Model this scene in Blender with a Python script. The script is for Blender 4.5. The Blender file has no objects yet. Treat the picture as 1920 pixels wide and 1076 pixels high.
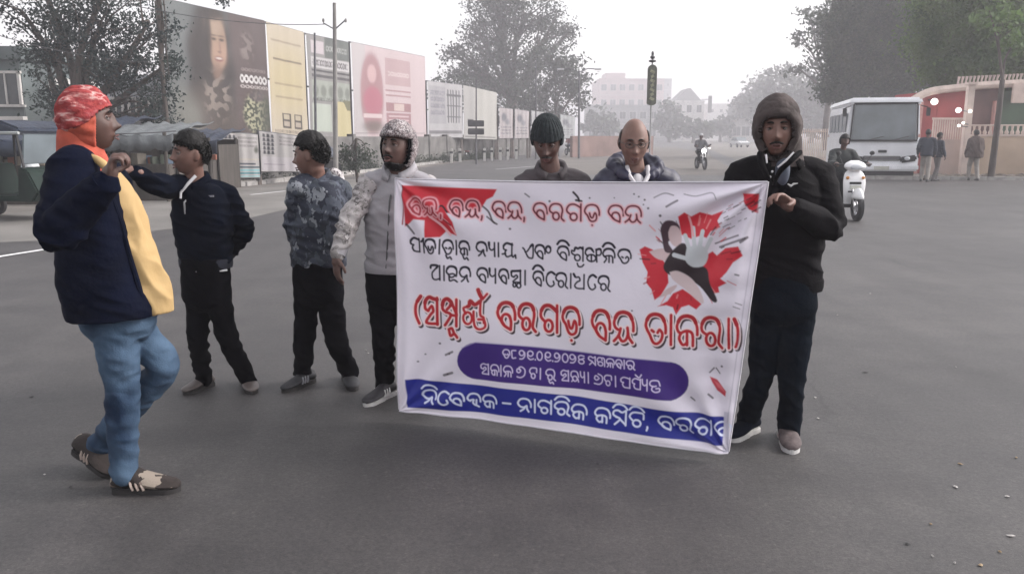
import bpy, bmesh, math, random
import numpy as np
from mathutils import Vector, Matrix, noise as mnoise
from math import radians, sin, cos, pi, atan, tan, sqrt, exp
random.seed(7); RNG = np.random.default_rng(11)
SC = bpy.context.scene
COL = SC.collection
# ------------------------------------------------------------------ camera
CAM_H, PITCH, FPX = 1.57, radians(10.6), 1507.0
cam_data = bpy.data.cameras.new('camera'); cam = bpy.data.objects.new('camera', cam_data); COL.objects.link(cam)
cam.location = (0, 0, CAM_H); cam.rotation_euler = (pi/2 - PITCH, 0, 0)
cam_data.sensor_width = 36; cam_data.lens = 36*FPX/1920; cam_data.clip_end = 3000; cam_data.clip_start = 0.05
SC.camera = cam
# ------------------------------------------------------------------ sky, sun, exposure
world = bpy.data.worlds.new('World'); SC.world = world; world.use_nodes = True
nt = world.node_tree; nt.nodes.clear()
sky = nt.nodes.new('ShaderNodeTexSky'); sky.sky_type = 'NISHITA'; sky.sun_disc = False
SUN_EL, SUN_AZ = radians(36), radians(84)
sky.sun_elevation = SUN_EL; sky.sun_rotation = SUN_AZ
sky.air_density = 1.4; sky.dust_density = 3.0; sky.ozone_density = 1.0
hsv = nt.nodes.new('ShaderNodeHueSaturation'); hsv.inputs['Saturation'].default_value = 0.12
tint = nt.nodes.new('ShaderNodeMix'); tint.data_type = 'RGBA'; tint.blend_type = 'MULTIPLY'
tint.inputs[0].default_value = 1.0; tint.inputs[7].default_value = (1.0, 0.978, 0.995, 1)
bg = nt.nodes.new('ShaderNodeBackground'); bg.inputs['Strength'].default_value = 0.12
wo = nt.nodes.new('ShaderNodeOutputWorld')
nt.links.new(sky.outputs[0], hsv.inputs['Color']); nt.links.new(hsv.outputs[0], tint.inputs[6])
nt.links.new(tint.outputs[2], bg.inputs['Color']); nt.links.new(bg.outputs[0], wo.inputs[0])
sun_data = bpy.data.lights.new('sun', 'SUN'); sun = bpy.data.objects.new('sun', sun_data); COL.objects.link(sun)
sun_data.energy = 0.8; sun_data.angle = radians(18); sun_data.color = (1.0, 0.93, 0.86)
# light travels from azimuth SUN_AZ (clockwise from +Y) towards the scene
sd = Vector((sin(SUN_AZ)*cos(SUN_EL), cos(SUN_AZ)*cos(SUN_EL), sin(SUN_EL)))
sun.rotation_euler = sd.to_track_quat('Z', 'Y').to_euler()
SC.view_settings.view_transform = 'Standard'; SC.view_settings.look = 'None'
SC.view_settings.exposure = 1.42; SC.view_settings.gamma = 1.0
SC.view_settings.use_curve_mapping = False
SC.render.engine = 'CYCLES'
SC.cycles.use_denoising = True
SC.cycles.max_bounces = 6; SC.cycles.volume_bounces = 1; SC.cycles.transparent_max_bounces = 6
SC.cycles.caustics_reflective = False; SC.cycles.caustics_refractive = False

# ------------------------------------------------------------------ measuring helpers
def W(px, py, Y):
    """world point seen at photo pixel (px,py) at distance Y in front of the camera"""
    a, b = (px-960)/FPX, -(py-538)/FPX
    dy = cos(PITCH)+b*sin(PITCH); dz = -sin(PITCH)+b*cos(PITCH)
    return Vector((a*Y/dy, Y, CAM_H + dz*Y/dy))
def G(px, py):
    a, b = (px-960)/FPX, -(py-538)/FPX
    dy = cos(PITCH)+b*sin(PITCH); dz = -sin(PITCH)+b*cos(PITCH)
    t = -CAM_H/dz
    return Vector((a*t, dy*t, 0))
def H(py, Y): return W(960, py, Y).z
def X(px, Y, py=256): return W(px, py, Y).x

# ------------------------------------------------------------------ materials
MATS = {}
def mat(name, col, rough=0.7, var=0.12, scale=6.0, bump=0.0, bscale=60.0, metal=0.0, spec=0.5, sheen=0.0,
        emit=None, estr=0.0, trans=0.0, col2=None, detail=4.0, stretch=None, coat=0.0, bdist=0.004, wr=0.0):
    if name in MATS: return MATS[name]
    m = bpy.data.materials.new(name); m.use_nodes = True; MATS[name] = m
    t = m.node_tree; b = t.nodes['Principled BSDF']
    tc = t.nodes.new('ShaderNodeTexCoord'); src = tc.outputs['Object']
    if stretch:
        mp = t.nodes.new('ShaderNodeMapping'); mp.inputs['Scale'].default_value = stretch
        t.links.new(src, mp.inputs['Vector']); src = mp.outputs[0]
    n = t.nodes.new('ShaderNodeTexNoise'); n.inputs['Scale'].default_value = scale; n.inputs['Detail'].default_value = detail
    t.links.new(src, n.inputs['Vector'])
    mx = t.nodes.new('ShaderNodeMix'); mx.data_type = 'RGBA'
    c = Vector(col[:3])
    lo = c*(1-var); hi = Vector(col2[:3]) if col2 else c*(1+var)
    mx.inputs[6].default_value = (*lo, 1); mx.inputs[7].default_value = (*[min(1, x) for x in hi], 1)
    mr = t.nodes.new('ShaderNodeMapRange'); mr.inputs[1].default_value = .32; mr.inputs[2].default_value = .68
    t.links.new(n.outputs[0], mr.inputs[0]); t.links.new(mr.outputs[0], mx.inputs[0])
    t.links.new(mx.outputs[2], b.inputs['Base Color'])
    b.inputs['Roughness'].default_value = rough; b.inputs['Metallic'].default_value = metal
    b.inputs['Specular IOR Level'].default_value = spec
    if sheen: b.inputs['Sheen Weight'].default_value = sheen; b.inputs['Sheen Roughness'].default_value = .5
    if coat: b.inputs['Coat Weight'].default_value = coat; b.inputs['Coat Roughness'].default_value = .15
    if emit: b.inputs['Emission Color'].default_value = (*emit, 1); b.inputs['Emission Strength'].default_value = estr
    if trans: b.inputs['Transmission Weight'].default_value = trans
    if bump:
        n2 = t.nodes.new('ShaderNodeTexNoise'); n2.inputs['Scale'].default_value = bscale; n2.inputs['Detail'].default_value = 5
        t.links.new(src, n2.inputs['Vector'])
        bp = t.nodes.new('ShaderNodeBump'); bp.inputs['Strength'].default_value = bump; bp.inputs['Distance'].default_value = bdist
        t.links.new(n2.outputs[0], bp.inputs['Height']); t.links.new(bp.outputs[0], b.inputs['Normal'])
        if wr:                                                     # creases of worn cloth
            mp2 = t.nodes.new('ShaderNodeMapping'); mp2.inputs['Scale'].default_value = (1, 1, 2.2); mp2.inputs['Rotation'].default_value = (.4, .3, 0); t.links.new(tc.outputs['Object'], mp2.inputs['Vector'])
            n3 = t.nodes.new('ShaderNodeTexNoise'); n3.noise_type = 'RIDGED_MULTIFRACTAL'; n3.inputs['Scale'].default_value = 5.5; n3.inputs['Detail'].default_value = 3; n3.inputs['Distortion'].default_value = .6
            t.links.new(mp2.outputs[0], n3.inputs['Vector']); b3 = t.nodes.new('ShaderNodeBump'); b3.inputs['Strength'].default_value = wr; b3.inputs['Distance'].default_value = .018
            t.links.new(n3.outputs[0], b3.inputs['Height']); t.links.new(bp.outputs[0], b3.inputs['Normal']); t.links.new(b3.outputs[0], b.inputs['Normal'])
    return m
def pattern(name, stops, scale=20, kind='voronoi', rough=.85, detail=3, stretch=(1, 1, 1), bump=.25):
    """printed or knitted cloth: stops = [(pos, colour)] with hard steps on a noise or cell texture"""
    m = bpy.data.materials.new(name); m.use_nodes = True; t = m.node_tree; b = t.nodes['Principled BSDF']
    tc = t.nodes.new('ShaderNodeTexCoord'); mp = t.nodes.new('ShaderNodeMapping'); mp.inputs['Scale'].default_value = stretch
    t.links.new(tc.outputs['Object'], mp.inputs['Vector'])
    if kind == 'voronoi':
        n = t.nodes.new('ShaderNodeTexVoronoi'); n.inputs['Scale'].default_value = scale; out = n.outputs['Color']
        sp = t.nodes.new('ShaderNodeSeparateColor'); t.links.new(out, sp.inputs[0]); val = sp.outputs[0]
        w = t.nodes.new('ShaderNodeTexNoise'); w.inputs['Scale'].default_value = scale*1.3; w.inputs['Detail'].default_value = 2
        t.links.new(mp.outputs[0], w.inputs['Vector'])
        ad = t.nodes.new('ShaderNodeMix'); ad.data_type = 'RGBA'; ad.blend_type = 'LINEAR_LIGHT'; ad.inputs[0].default_value = .06
        t.links.new(mp.outputs[0], ad.inputs[6]); t.links.new(w.outputs[1], ad.inputs[7]); t.links.new(ad.outputs[2], n.inputs['Vector'])
    else:
        n = t.nodes.new('ShaderNodeTexNoise'); n.inputs['Scale'].default_value = scale; n.inputs['Detail'].default_value = detail
        t.links.new(mp.outputs[0], n.inputs['Vector']); val = n.outputs[0]
    r = t.nodes.new('ShaderNodeValToRGB'); r.color_ramp.interpolation = 'CONSTANT' if kind == 'voronoi' else 'LINEAR'
    while len(r.color_ramp.elements) < len(stops): r.color_ramp.elements.new(.5)
    for e, (p, c) in zip(r.color_ramp.elements, stops): e.position = p; e.color = (*c, 1)
    t.links.new(val, r.inputs[0]); t.links.new(r.outputs[0], b.inputs['Base Color'])
    b.inputs['Roughness'].default_value = rough
    n2 = t.nodes.new('ShaderNodeTexNoise'); n2.inputs['Scale'].default_value = 90; t.links.new(tc.outputs['Object'], n2.inputs['Vector'])
    bp = t.nodes.new('ShaderNodeBump'); bp.inputs['Strength'].default_value = bump; bp.inputs['Distance'].default_value = .004
    t.links.new(n2.outputs[0], bp.inputs['Height']); t.links.new(bp.outputs[0], b.inputs['Normal'])
    return m
def print_mat(name, rough=.45, spec=.4):
    m = bpy.data.materials.new(name); m.use_nodes = True; t = m.node_tree; b = t.nodes['Principled BSDF']
    a = t.nodes.new('ShaderNodeVertexColor'); a.layer_name = 'print'
    t.links.new(a.outputs[0], b.inputs['Base Color']); b.inputs['Roughness'].default_value = rough
    b.inputs['Specular IOR Level'].default_value = spec
    tc = t.nodes.new('ShaderNodeTexCoord')
    n2 = t.nodes.new('ShaderNodeTexNoise'); n2.inputs['Scale'].default_value = 7; n2.inputs['Detail'].default_value = 4
    t.links.new(tc.outputs['Object'], n2.inputs['Vector'])
    bp = t.nodes.new('ShaderNodeBump'); bp.inputs['Strength'].default_value = .35; bp.inputs['Distance'].default_value = .02
    t.links.new(n2.outputs[0], bp.inputs['Height']); t.links.new(bp.outputs[0], b.inputs['Normal'])
    return m

# ------------------------------------------------------------------ object helpers
def tag(o, label=None, cat=None, group=None, kind=None):
    if label: o['label'] = label
    if cat: o['category'] = cat
    if group: o['group'] = group
    if kind: o['kind'] = kind
    return o
def thing(name, label, cat, loc=(0, 0, 0), rz=0, group=None):
    o = bpy.data.objects.new(name, None); COL.objects.link(o); o.location = loc; o.rotation_euler = (0, 0, rz)
    o.empty_display_size = .2
    return tag(o, label, cat, group)
def rawmesh(name, V, F, smooth=False):
    """V (n,3), F (m,k) uniform numpy or list of lists"""
    me = bpy.data.meshes.new(name)
    if isinstance(F, np.ndarray):
        V = np.asarray(V, dtype=np.float32); m, k = F.shape
        me.vertices.add(len(V)); me.vertices.foreach_set('co', V.ravel())
        me.loops.add(m*k); me.loops.foreach_set('vertex_index', F.astype(np.int32).ravel())
        me.polygons.add(m); me.polygons.foreach_set('loop_start', np.arange(0, m*k, k, dtype=np.int32))
        me.update(calc_edges=True); me.validate()
    else:
        me.from_pydata([tuple(v) for v in V], [], F); me.update()
    if smooth: me.polygons.foreach_set('use_smooth', [True]*len(me.polygons))
    return me
def put(name, me, m, parent=None, loc=None, rot=None, **tags):
    o = bpy.data.objects.new(name, me); COL.objects.link(o)
    if m is not None:
        me.materials.clear(); me.materials.append(m)
    if parent is not None: o.parent = parent
    if loc is not None: o.location = loc
    if rot is not None: o.rotation_euler = rot
    tag(o, **tags)
    return o
class MB:
    """collects simple shapes in one mesh"""
    def __init__(s): s.V = []; s.F = []
    def add(s, V, F):
        n = len(s.V); s.V += [tuple(v) for v in V]; s.F += [[i+n for i in f] for f in F]; return s
    def box(s, c, d, rz=0, R=None, taper=1.0):
        hx, hy, hz = d[0]/2, d[1]/2, d[2]/2; c = Vector(c)
        M = R if R is not None else Matrix.Rotation(rz, 3, 'Z')
        V = []
        for z in (-1, 1):
            t = taper if z > 0 else 1
            for x, y in ((-1, -1), (1, -1), (1, 1), (-1, 1)): V.append(c + M @ Vector((x*hx*t, y*hy*t, z*hz)))
        return s.add(V, [[3, 2, 1, 0], [4, 5, 6, 7], [0, 1, 5, 4], [1, 2, 6, 5], [2, 3, 7, 6], [3, 0, 4, 7]])
    def tube(s, pts, rad, seg=8):
        V, F = tube(pts, rad, seg); return s.add(V, F)
    def quad(s, a, b, c, d): return s.add([a, b, c, d], [[0, 1, 2, 3]])
    def prism(s, poly, axis, t0, t1):
        """poly in 2D, extruded along axis 0/1/2"""
        n = len(poly); V = []
        for t in (t0, t1):
            for p in poly:
                v = [p[0], p[1]]; v.insert(axis, t); V.append(v)
        F = [list(range(n))[::-1], list(range(n, 2*n))] + [[i, (i+1) % n, n+(i+1) % n, n+i] for i in range(n)]
        return s.add(V, F)
    def build(s, name, m, parent=None, smooth=False, bevel=0, loc=None, rot=None, **tags):
        me = rawmesh(name, s.V, s.F, smooth)
        bm = bmesh.new(); bm.from_mesh(me); bmesh.ops.recalc_face_normals(bm, faces=bm.faces)
        if bevel:
            bmesh.ops.bevel(bm, geom=[e for e in bm.edges if len(e.link_faces) == 2 and e.calc_face_angle(0) > .5], offset=bevel, segments=2, affect='EDGES', clamp_overlap=True)
        bm.to_mesh(me); bm.free()
        if smooth or bevel:
            me.polygons.foreach_set('use_smooth', [True]*len(me.polygons))
            try: me.set_sharp_from_angle(angle=radians(40))
            except Exception: pass
        return put(name, me, m, parent, loc, rot, **tags)
def frames(pts):
    pts = [Vector(p) for p in pts]; n = len(pts); T = []
    for i in range(n):
        d = pts[min(i+1, n-1)] - pts[max(i-1, 0)]
        T.append(d.normalized() if d.length > 1e-9 else Vector((0, 0, 1)))
    up = Vector((0, -1, 0)) if abs(T[0].y) < .8 else Vector((0, 0, 1))
    A = []; a = (up - T[0]*up.dot(T[0])).normalized()
    for t in T:
        a = (a - t*a.dot(t)).normalized(); A.append((a, t.cross(a).normalized()))
    return pts, T, A
def tube(pts, rad, seg=8):
    pts, T, A = frames(pts); n = len(pts); V = []; F = []
    if not hasattr(rad, '__len__'): rad = [rad]*n
    for p, (a, b), r in zip(pts, A, rad):
        for k in range(seg):
            t = 2*pi*k/seg; V.append(p + a*r*cos(t) + b*r*sin(t))
    for i in range(n-1):
        for k in range(seg):
            k2 = (k+1) % seg; F.append([i*seg+k, i*seg+k2, (i+1)*seg+k2, (i+1)*seg+k])
    F.append(list(range(seg))[::-1]); F.append([(n-1)*seg+k for k in range(seg)])
    return V, F
def catmull(pts, n=6):
    P = [np.array(p, float) for p in pts]; out = []
    for i in range(len(P)-1):
        p0 = P[max(i-1, 0)]; p1 = P[i]; p2 = P[i+1]; p3 = P[min(i+2, len(P)-1)]
        for k in range(n):
            t = k/n
            out.append(.5*((2*p1)+(-p0+p2)*t+(2*p0-5*p1+4*p2-p3)*t*t+(-p0+3*p1-3*p2+p3)*t**3))
    out.append(P[-1]); return out
def limb(pts, rad, seg=16, sub=6, cap=True, flat=1.0):
    """smooth tapered limb with round ends; points carry radii"""
    Q = catmull([tuple(p)+(r,) for p, r in zip(pts, rad)], sub)
    if cap:
        a = Q[0]; b = Q[-1]
        d0 = a[:3]-Q[1][:3]; d0 /= max(1e-6, np.linalg.norm(d0)); d1 = b[:3]-Q[-2][:3]; d1 /= max(1e-6, np.linalg.norm(d1))
        pre = [np.append(a[:3]+d0*a[3]*sin(t), a[3]*max(.02, cos(t))) for t in (1.5, 1.1, .7, .35)]
        post = [np.append(b[:3]+d1*b[3]*sin(t), b[3]*max(.02, cos(t))) for t in (.35, .7, 1.1, 1.5)]
        Q = pre+Q+post
    return tube([q[:3] for q in Q], [q[3] for q in Q], seg)
def ring_loft(secs, seg=32):
    """secs: (centre, half width along side axis, half depth along forward axis, yaw, exponent)"""
    V = []; F = []; n = len(secs)
    for (c, a, b, yaw, ex) in secs:
        L = Vector((cos(yaw), sin(yaw), 0)); Fw = Vector((sin(yaw), -cos(yaw), 0)); c = Vector(c)
        for k in range(seg):
            t = 2*pi*k/seg; ct, st = cos(t), sin(t)
            V.append(c + L*(a*math.copysign(abs(ct)**(2/ex), ct)) + Fw*(b*math.copysign(abs(st)**(2/ex), st)))
    for i in range(n-1):
        for k in range(seg):
            k2 = (k+1) % seg; F.append([i*seg+k, i*seg+k2, (i+1)*seg+k2, (i+1)*seg+k])
    F.append(list(range(seg))[::-1]); F.append([(n-1)*seg+k for k in range(seg)])
    return V, F
def smooth_secs(secs, n=5):
    Q = catmull([tuple(s[0])+(s[1], s[2], s[3], s[4]) for s in secs], n)
    return [(q[:3], max(q[3], .004), max(q[4], .004), q[5], q[6]) for q in Q]
def ellip(c, r, M=None, nu=20, nv=14):
    V = []; F = []; c = Vector(c)
    for j in range(nv+1):
        ph = pi*j/nv
        for i in range(nu):
            th = 2*pi*i/nu
            v = Vector((r[0]*sin(ph)*cos(th), r[1]*sin(ph)*sin(th), r[2]*cos(ph)))
            V.append(c + (M @ v if M is not None else v))
    for j in range(nv):
        for i in range(nu):
            i2 = (i+1) % nu; F.append([j*nu+i, j*nu+i2, (j+1)*nu+i2, (j+1)*nu+i])
    return V, F
def fuse(name, shapes, voxel, m, parent, smooth=4, origin=Vector(), folds=None, base=0.0, freq=(5, 5, 15)):
    """unite closed shapes in one continuous skin; folds displace it like cloth"""
    mb = MB()
    for V, F in shapes: mb.add(V, F)
    me0 = rawmesh('tmp', mb.V, mb.F)
    bm = bmesh.new(); bm.from_mesh(me0); bmesh.ops.recalc_face_normals(bm, faces=bm.faces); bm.to_mesh(me0); bm.free()
    o = bpy.data.objects.new('tmp', me0); COL.objects.link(o)
    r = o.modifiers.new('r', 'REMESH'); r.mode = 'VOXEL'; r.voxel_size = voxel
    if smooth:
        s = o.modifiers.new('s', 'SMOOTH'); s.factor = .5; s.iterations = smooth
    dg = bpy.context.evaluated_depsgraph_get(); dg.update()
    me = bpy.data.meshes.new_from_object(o.evaluated_get(dg)); me.name = name
    bpy.data.objects.remove(o); bpy.data.meshes.remove(me0)
    n = len(me.vertices); co = np.empty(n*3, np.float32); me.vertices.foreach_get('co', co); co = co.reshape(-1, 3)
    if folds or base:
        no = np.empty(n*3, np.float32); me.vertices.foreach_get('normal', no); no = no.reshape(-1, 3)
        amp = np.full(n, base, np.float32)
        for (c, rad, a) in (folds or []):
            d2 = ((co-np.array(c, np.float32))**2).sum(1); amp += a*np.exp(-d2/(rad*rad))
        fx, fy, fz = freq; off = random.random()*50
        val = np.zeros(n, np.float32); big = np.nonzero(amp > 1e-4)[0]
        for i in big:
            p = co[i]
            q = Vector((p[0]*fx+off, p[1]*fy, p[2]*fz + 2.2*p[0]*fx*.4))
            a = mnoise.noise(q); b = mnoise.noise(q*2.1+Vector((7, 3, 1)))
            val[i] = (1-2*abs(a)) - .55 + .4*b
        co = co + no*(amp*val)[:, None]
    co = co - np.array(origin, np.float32)
    me.vertices.foreach_set('co', co.astype(np.float32).ravel())
    me.polygons.foreach_set('use_smooth', [True]*len(me.polygons)); me.update()
    return put(name, me, m, parent)
def copy_tree(o, parent=None, data=False):
    c = o.copy(); COL.objects.link(c)
    if parent is not None: c.parent = parent
    for ch in list(o.children): copy_tree(ch, c)
    return c
# ------------------------------------------------------------------ ground and haze
def asphalt_mat():
    m = bpy.data.materials.new('asphalt'); m.use_nodes = True; t = m.node_tree; b = t.nodes['Principled BSDF']
    tc = t.nodes.new('ShaderNodeTexCoord')
    def nz(s, d=5, r=.55):
        n = t.nodes.new('ShaderNodeTexNoise'); n.inputs['Scale'].default_value = s; n.inputs['Detail'].default_value = d
        n.inputs['Roughness'].default_value = r; t.links.new(tc.outputs['Object'], n.inputs['Vector']); return n
    def ramp(src, a, b_, ca, cb):
        r = t.nodes.new('ShaderNodeValToRGB'); r.color_ramp.elements[0].position = a; r.color_ramp.elements[1].position = b_
        r.color_ramp.elements[0].color = (*ca, 1); r.color_ramp.elements[1].color = (*cb, 1); t.links.new(src, r.inputs[0]); return r
    def mul(a, b_, f=1):
        x = t.nodes.new('ShaderNodeMix'); x.data_type = 'RGBA'; x.blend_type = 'MULTIPLY'; x.inputs[0].default_value = f
        t.links.new(a, x.inputs[6]); t.links.new(b_, x.inputs[7]); return x.outputs[2]
    big = ramp(nz(.35, 4).outputs[0], .3, .7, (.035, .0325, .034), (.066, .062, .061))
    mid = ramp(nz(1.9, 6, .65).outputs[0], .3, .72, (.72, .72, .74), (1.16, 1.15, 1.13))
    fine = ramp(nz(140, 3, .7).outputs[0], .35, .7, (.70, .70, .70), (1.3, 1.3, 1.3))
    stain = ramp(nz(.9, 3, .5).outputs[0], .56, .66, (1, 1, 1), (.78, .77, .78))
    c = mul(mul(mul(big.outputs[0], mid.outputs[0]), fine.outputs[0]), stain.outputs[0])
    mp = t.nodes.new('ShaderNodeMapping'); mp.inputs['Scale'].default_value = (2.2, .12, 1); mp.inputs['Rotation'].default_value = (0, 0, .25); t.links.new(tc.outputs['Object'], mp.inputs['Vector'])
    st = t.nodes.new('ShaderNodeTexNoise'); st.inputs['Scale'].default_value = 1.2; st.inputs['Detail'].default_value = 4; t.links.new(mp.outputs[0], st.inputs['Vector'])
    c = mul(c, ramp(st.outputs[0], .35, .7, (.86, .86, .86), (1.10, 1.10, 1.10)).outputs[0])              # tyre-polished lanes
    wv = t.nodes.new('ShaderNodeMix'); wv.data_type = 'RGBA'; wv.blend_type = 'LINEAR_LIGHT'; wv.inputs[0].default_value = .25
    t.links.new(tc.outputs['Object'], wv.inputs[6]); t.links.new(nz(1.6, 5, .6).outputs[1], wv.inputs[7])
    vo = t.nodes.new('ShaderNodeTexVoronoi'); vo.feature = 'DISTANCE_TO_EDGE'; vo.inputs['Scale'].default_value = .42; t.links.new(wv.outputs[2], vo.inputs['Vector'])
    crack = ramp(vo.outputs['Distance'], .002, .010, (.55, .55, .55), (1, 1, 1)); msk = ramp(nz(.23, 2).outputs[0], .50, .60, (0, 0, 0), (1, 1, 1))
    cm = t.nodes.new('ShaderNodeMix'); cm.data_type = 'RGBA'; t.links.new(msk.outputs[0], cm.inputs[0]); cm.inputs[6].default_value = (1, 1, 1, 1); t.links.new(crack.outputs[0], cm.inputs[7])
    c = mul(c, cm.outputs[2])
    pt = ramp(nz(26, 2, .5).outputs[0], .66, .70, (1, 1, 1), (1.45, 1.42, 1.38)); c = mul(c, pt.outputs[0], .8); c = mul(c, ramp(nz(48, 3, .8).outputs[0], .32, .70, (.68, .68, .69), (1.34, 1.33, 1.31)).outputs[0])        # pale chips in the aggregate
    t.links.new(c, b.inputs['Base Color'])
    b.inputs['Roughness'].default_value = .62; b.inputs['Specular IOR Level'].default_value = .6
    bp = t.nodes.new('ShaderNodeBump'); bp.inputs['Strength'].default_value = .5; bp.inputs['Distance'].default_value = .004
    t.links.new(nz(160, 4, .7).outputs[0], bp.inputs['Height'])
    bp2 = t.nodes.new('ShaderNodeBump'); bp2.inputs['Strength'].default_value = .25; bp2.inputs['Distance'].default_value = .02
    t.links.new(nz(3, 4, .6).outputs[0], bp2.inputs['Height']); t.links.new(bp.outputs[0], bp2.inputs['Normal'])
    t.links.new(bp2.outputs[0], b.inputs['Normal'])
    return m
ASPH = asphalt_mat()
def sheet(name, pts, z, m, label=None, kind='structure'):
    V = [(x, y, z) for x, y in pts]
    return put(name, rawmesh(name, V, [list(range(len(V)))]), m, kind=kind, label=label)
DIRT = mat('dusty ground', (.15, .138, .125), .9, .25, .8, bump=.5, bscale=14, detail=8, bdist=.02)
sheet('ground', [(-420, -60), (420, -60), (420, 640), (-420, 640)], 0, DIRT)
sheet('road', [(-30, -20), (30, -20), (30, 27), (22.5, 28.5), (12, 30), (13, 44), (17, 64), (34, 150), (60, 300), (70, 500), (50, 500),
               (26, 300), (6, 150), (-1.5, 62), (-4.5, 42), (-7.5, 26), (-10.5, 15.8), (-30, 14.6)], .004, ASPH)
# worn lighter lane of old concrete running away, seen beyond the group
CONC = mat('old concrete road', (.15, .142, .132), .85, .2, .7, bump=.3, bscale=30, detail=7)
sheet('side_road', [(-30, 10.9), (-9.2, 11.4), (-6.6, 12.4), (-5.2, 15), (-4.6, 20), (-3.2, 30), (-6.3, 30), (-8.6, 24), (-10.6, 15.9), (-30, 14.8)], .008, CONC)
sheet('dusty_shoulder', [(2.0, 34), (9.6, 33), (12, 46), (18, 75), (24, 120), (8, 120), (3.5, 60), (1.6, 44)], .008, mat('sandy road surface', (.125, .113, .103), .9, .2, .5, bump=.3, bscale=20, detail=7))
PAINT = mat('worn road paint', (.62, .62, .62), .7, .25, 18, detail=8)
pa, pb = G(-60, 492), G(84, 469)
d = (pb-pa).normalized(); nrm = Vector((-d.y, d.x, 0))*.055
put('road_marking', rawmesh('road_marking', [(*((pa-nrm).to_2d()), .012), (*((pb-nrm).to_2d()), .012), (*((pb+nrm).to_2d()), .012), (*((pa+nrm).to_2d()), .012)], [[0, 1, 2, 3]]), PAINT, kind='structure')
for (x0, y0, x1, y1) in ((470, 366, 535, 359), (930, 318, 1010, 312)):
    pa, pb = G(x0, y0), G(x1, y1); d = (pb-pa).normalized(); nrm = Vector((-d.y, d.x, 0))*.06
    put('road_marking', rawmesh('road_marking', [(*((pa-nrm).to_2d()), .012), (*((pb-nrm).to_2d()), .012), (*((pb+nrm).to_2d()), .012), (*((pa+nrm).to_2d()), .012)], [[0, 1, 2, 3]]), PAINT, kind='structure')
# kerbs
KERB = mat('kerb concrete', (.28, .27, .26), .85, .25, 5, bump=.4, bscale=25)
def kerb(pts, label, h=.14, w=.18):
    t = thing('kerb', label, 'kerb', (pts[0][0], pts[0][1], 0))
    stone = None
    for a, b in zip(pts[:-1], pts[1:]):
        a = Vector((*a, 0)); b = Vector((*b, 0)); L = (b-a).length; n = max(1, int(L/1.2)); d = (b-a)/n
        for k in range(n):
            c = a + d*(k+.5) - t.location
            MB().box((0, 0, h/2-.02), (d.length-.015, w, h+.04)).build('kerb_stone', KERB, t, bevel=.012, loc=(c.x, c.y, random.uniform(-.012, .008)), rot=(0, 0, math.atan2(d.y, d.x)+random.uniform(-.01, .01)))
    tag(t, kind='structure')
kerb([(12.2, 30.3), (16, 29.6), (23.5, 28.8), (31, 28.0)], 'low concrete kerb below the beige wall behind the walkers')
kerb([(-12.5, 22.2), (-8.6, 26.0), (-6.0, 38), (-2.8, 60)], 'low concrete kerb along the foot of the hoardings')
# litter and stones on the asphalt
LIT = mat('pale litter', (.42, .40, .38), .8, .1, 10); STO = mat('dark grit', (.05, .05, .05), .9, .2, 10); LEAF = mat('dry leaf', (.30, .22, .13), .8, .2, 30)
spots = [(1570, 592, 0, 'pale scrap on the asphalt just right of the black jacket hem'), (1632, 552, 0, 'thin white scrap on the asphalt below the white scooter'), (1792, 690, 0, 'lone pale scrap halfway down the right side of the road'),
         (1528, 747, 0, 'thin pale scrap beside the hooded man\'s trouser leg'), (1533, 786, 0, 'tiny pale scrap beside the hooded man\'s shoe'), (1800, 872, 2, 'brown dry leaf, topmost of the bits at the lower right'),
         (1792, 915, 0, 'flat pale scrap below the topmost dry leaf at the lower right'), (1888, 933, 0, 'white scrap nearest the right edge of the picture'), (1745, 985, 2, 'brown dry leaf leftmost among the lower right litter'), (1894, 1007, 0, 'largest white scrap in the lower right corner'),
         (1700, 1022, 1, 'dark pebble left of the lower right litter'), (1875, 1037, 2, 'brown dry leaf below the largest white scrap'), (1748, 1045, 0, 'small pale scrap left of the lowest bits at the lower right'), (1790, 1058, 0, 'bright scrap lowest in the lower right litter'),
         (1121, 872, 1, 'dark pebble on the asphalt below the banner'), (686, 658, 0, 'pale scrap between the camouflage jacket man and the grey jacket man'), (690, 664, 0, 'tiny scrap just under the one beside the camouflage man\'s leg'), (133, 915, 1, 'dark pebble below the walking man\'s raised heel'),
         (84, 892, 0, 'white speck left of the walking man\'s shoes'), (60, 746, 1, 'flat dark grit patch at the left edge of the road'), (1838, 1062, 2, 'dry leaf lowest at the bottom right'), (1622, 700, 1, 'single dark pebble on the bare asphalt right of the hooded man'), (1905, 860, 2, 'dry leaf at the far right edge of the road')]
for i, (x, y, k, lb) in enumerate(spots):
    g = G(x, y); s = random.uniform(.004, .009) if k != 1 else random.uniform(.006, .012)
    mb = MB()
    n = 6; V = []
    for j in range(n):
        a = 2*pi*j/n + random.uniform(-.3, .3); rr = s*random.uniform(.6, 1.4); V.append((rr*cos(a)*1.7, rr*sin(a), .001+random.uniform(0, .004)))
    V.append((0, 0, .007)); V2 = [(0, 0, -.001)]
    F = [[j, (j+1) % n, n] for j in range(n)] + [[(j+1) % n, j, n+1] for j in range(n)]
    mb.add(V+V2, F)
    nm = ('paper_scrap', 'pebble', 'dry_leaf')[k]
    mb.build(nm, (LIT, STO, LEAF)[k], loc=(g.x, g.y, .006), rot=(0, 0, random.uniform(0, 6)), label=lb, cat=('litter', 'pebble', 'leaf')[k], group=('scraps of litter on the asphalt', 'pebbles on the asphalt', 'dry leaves on the asphalt')[k])
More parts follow.
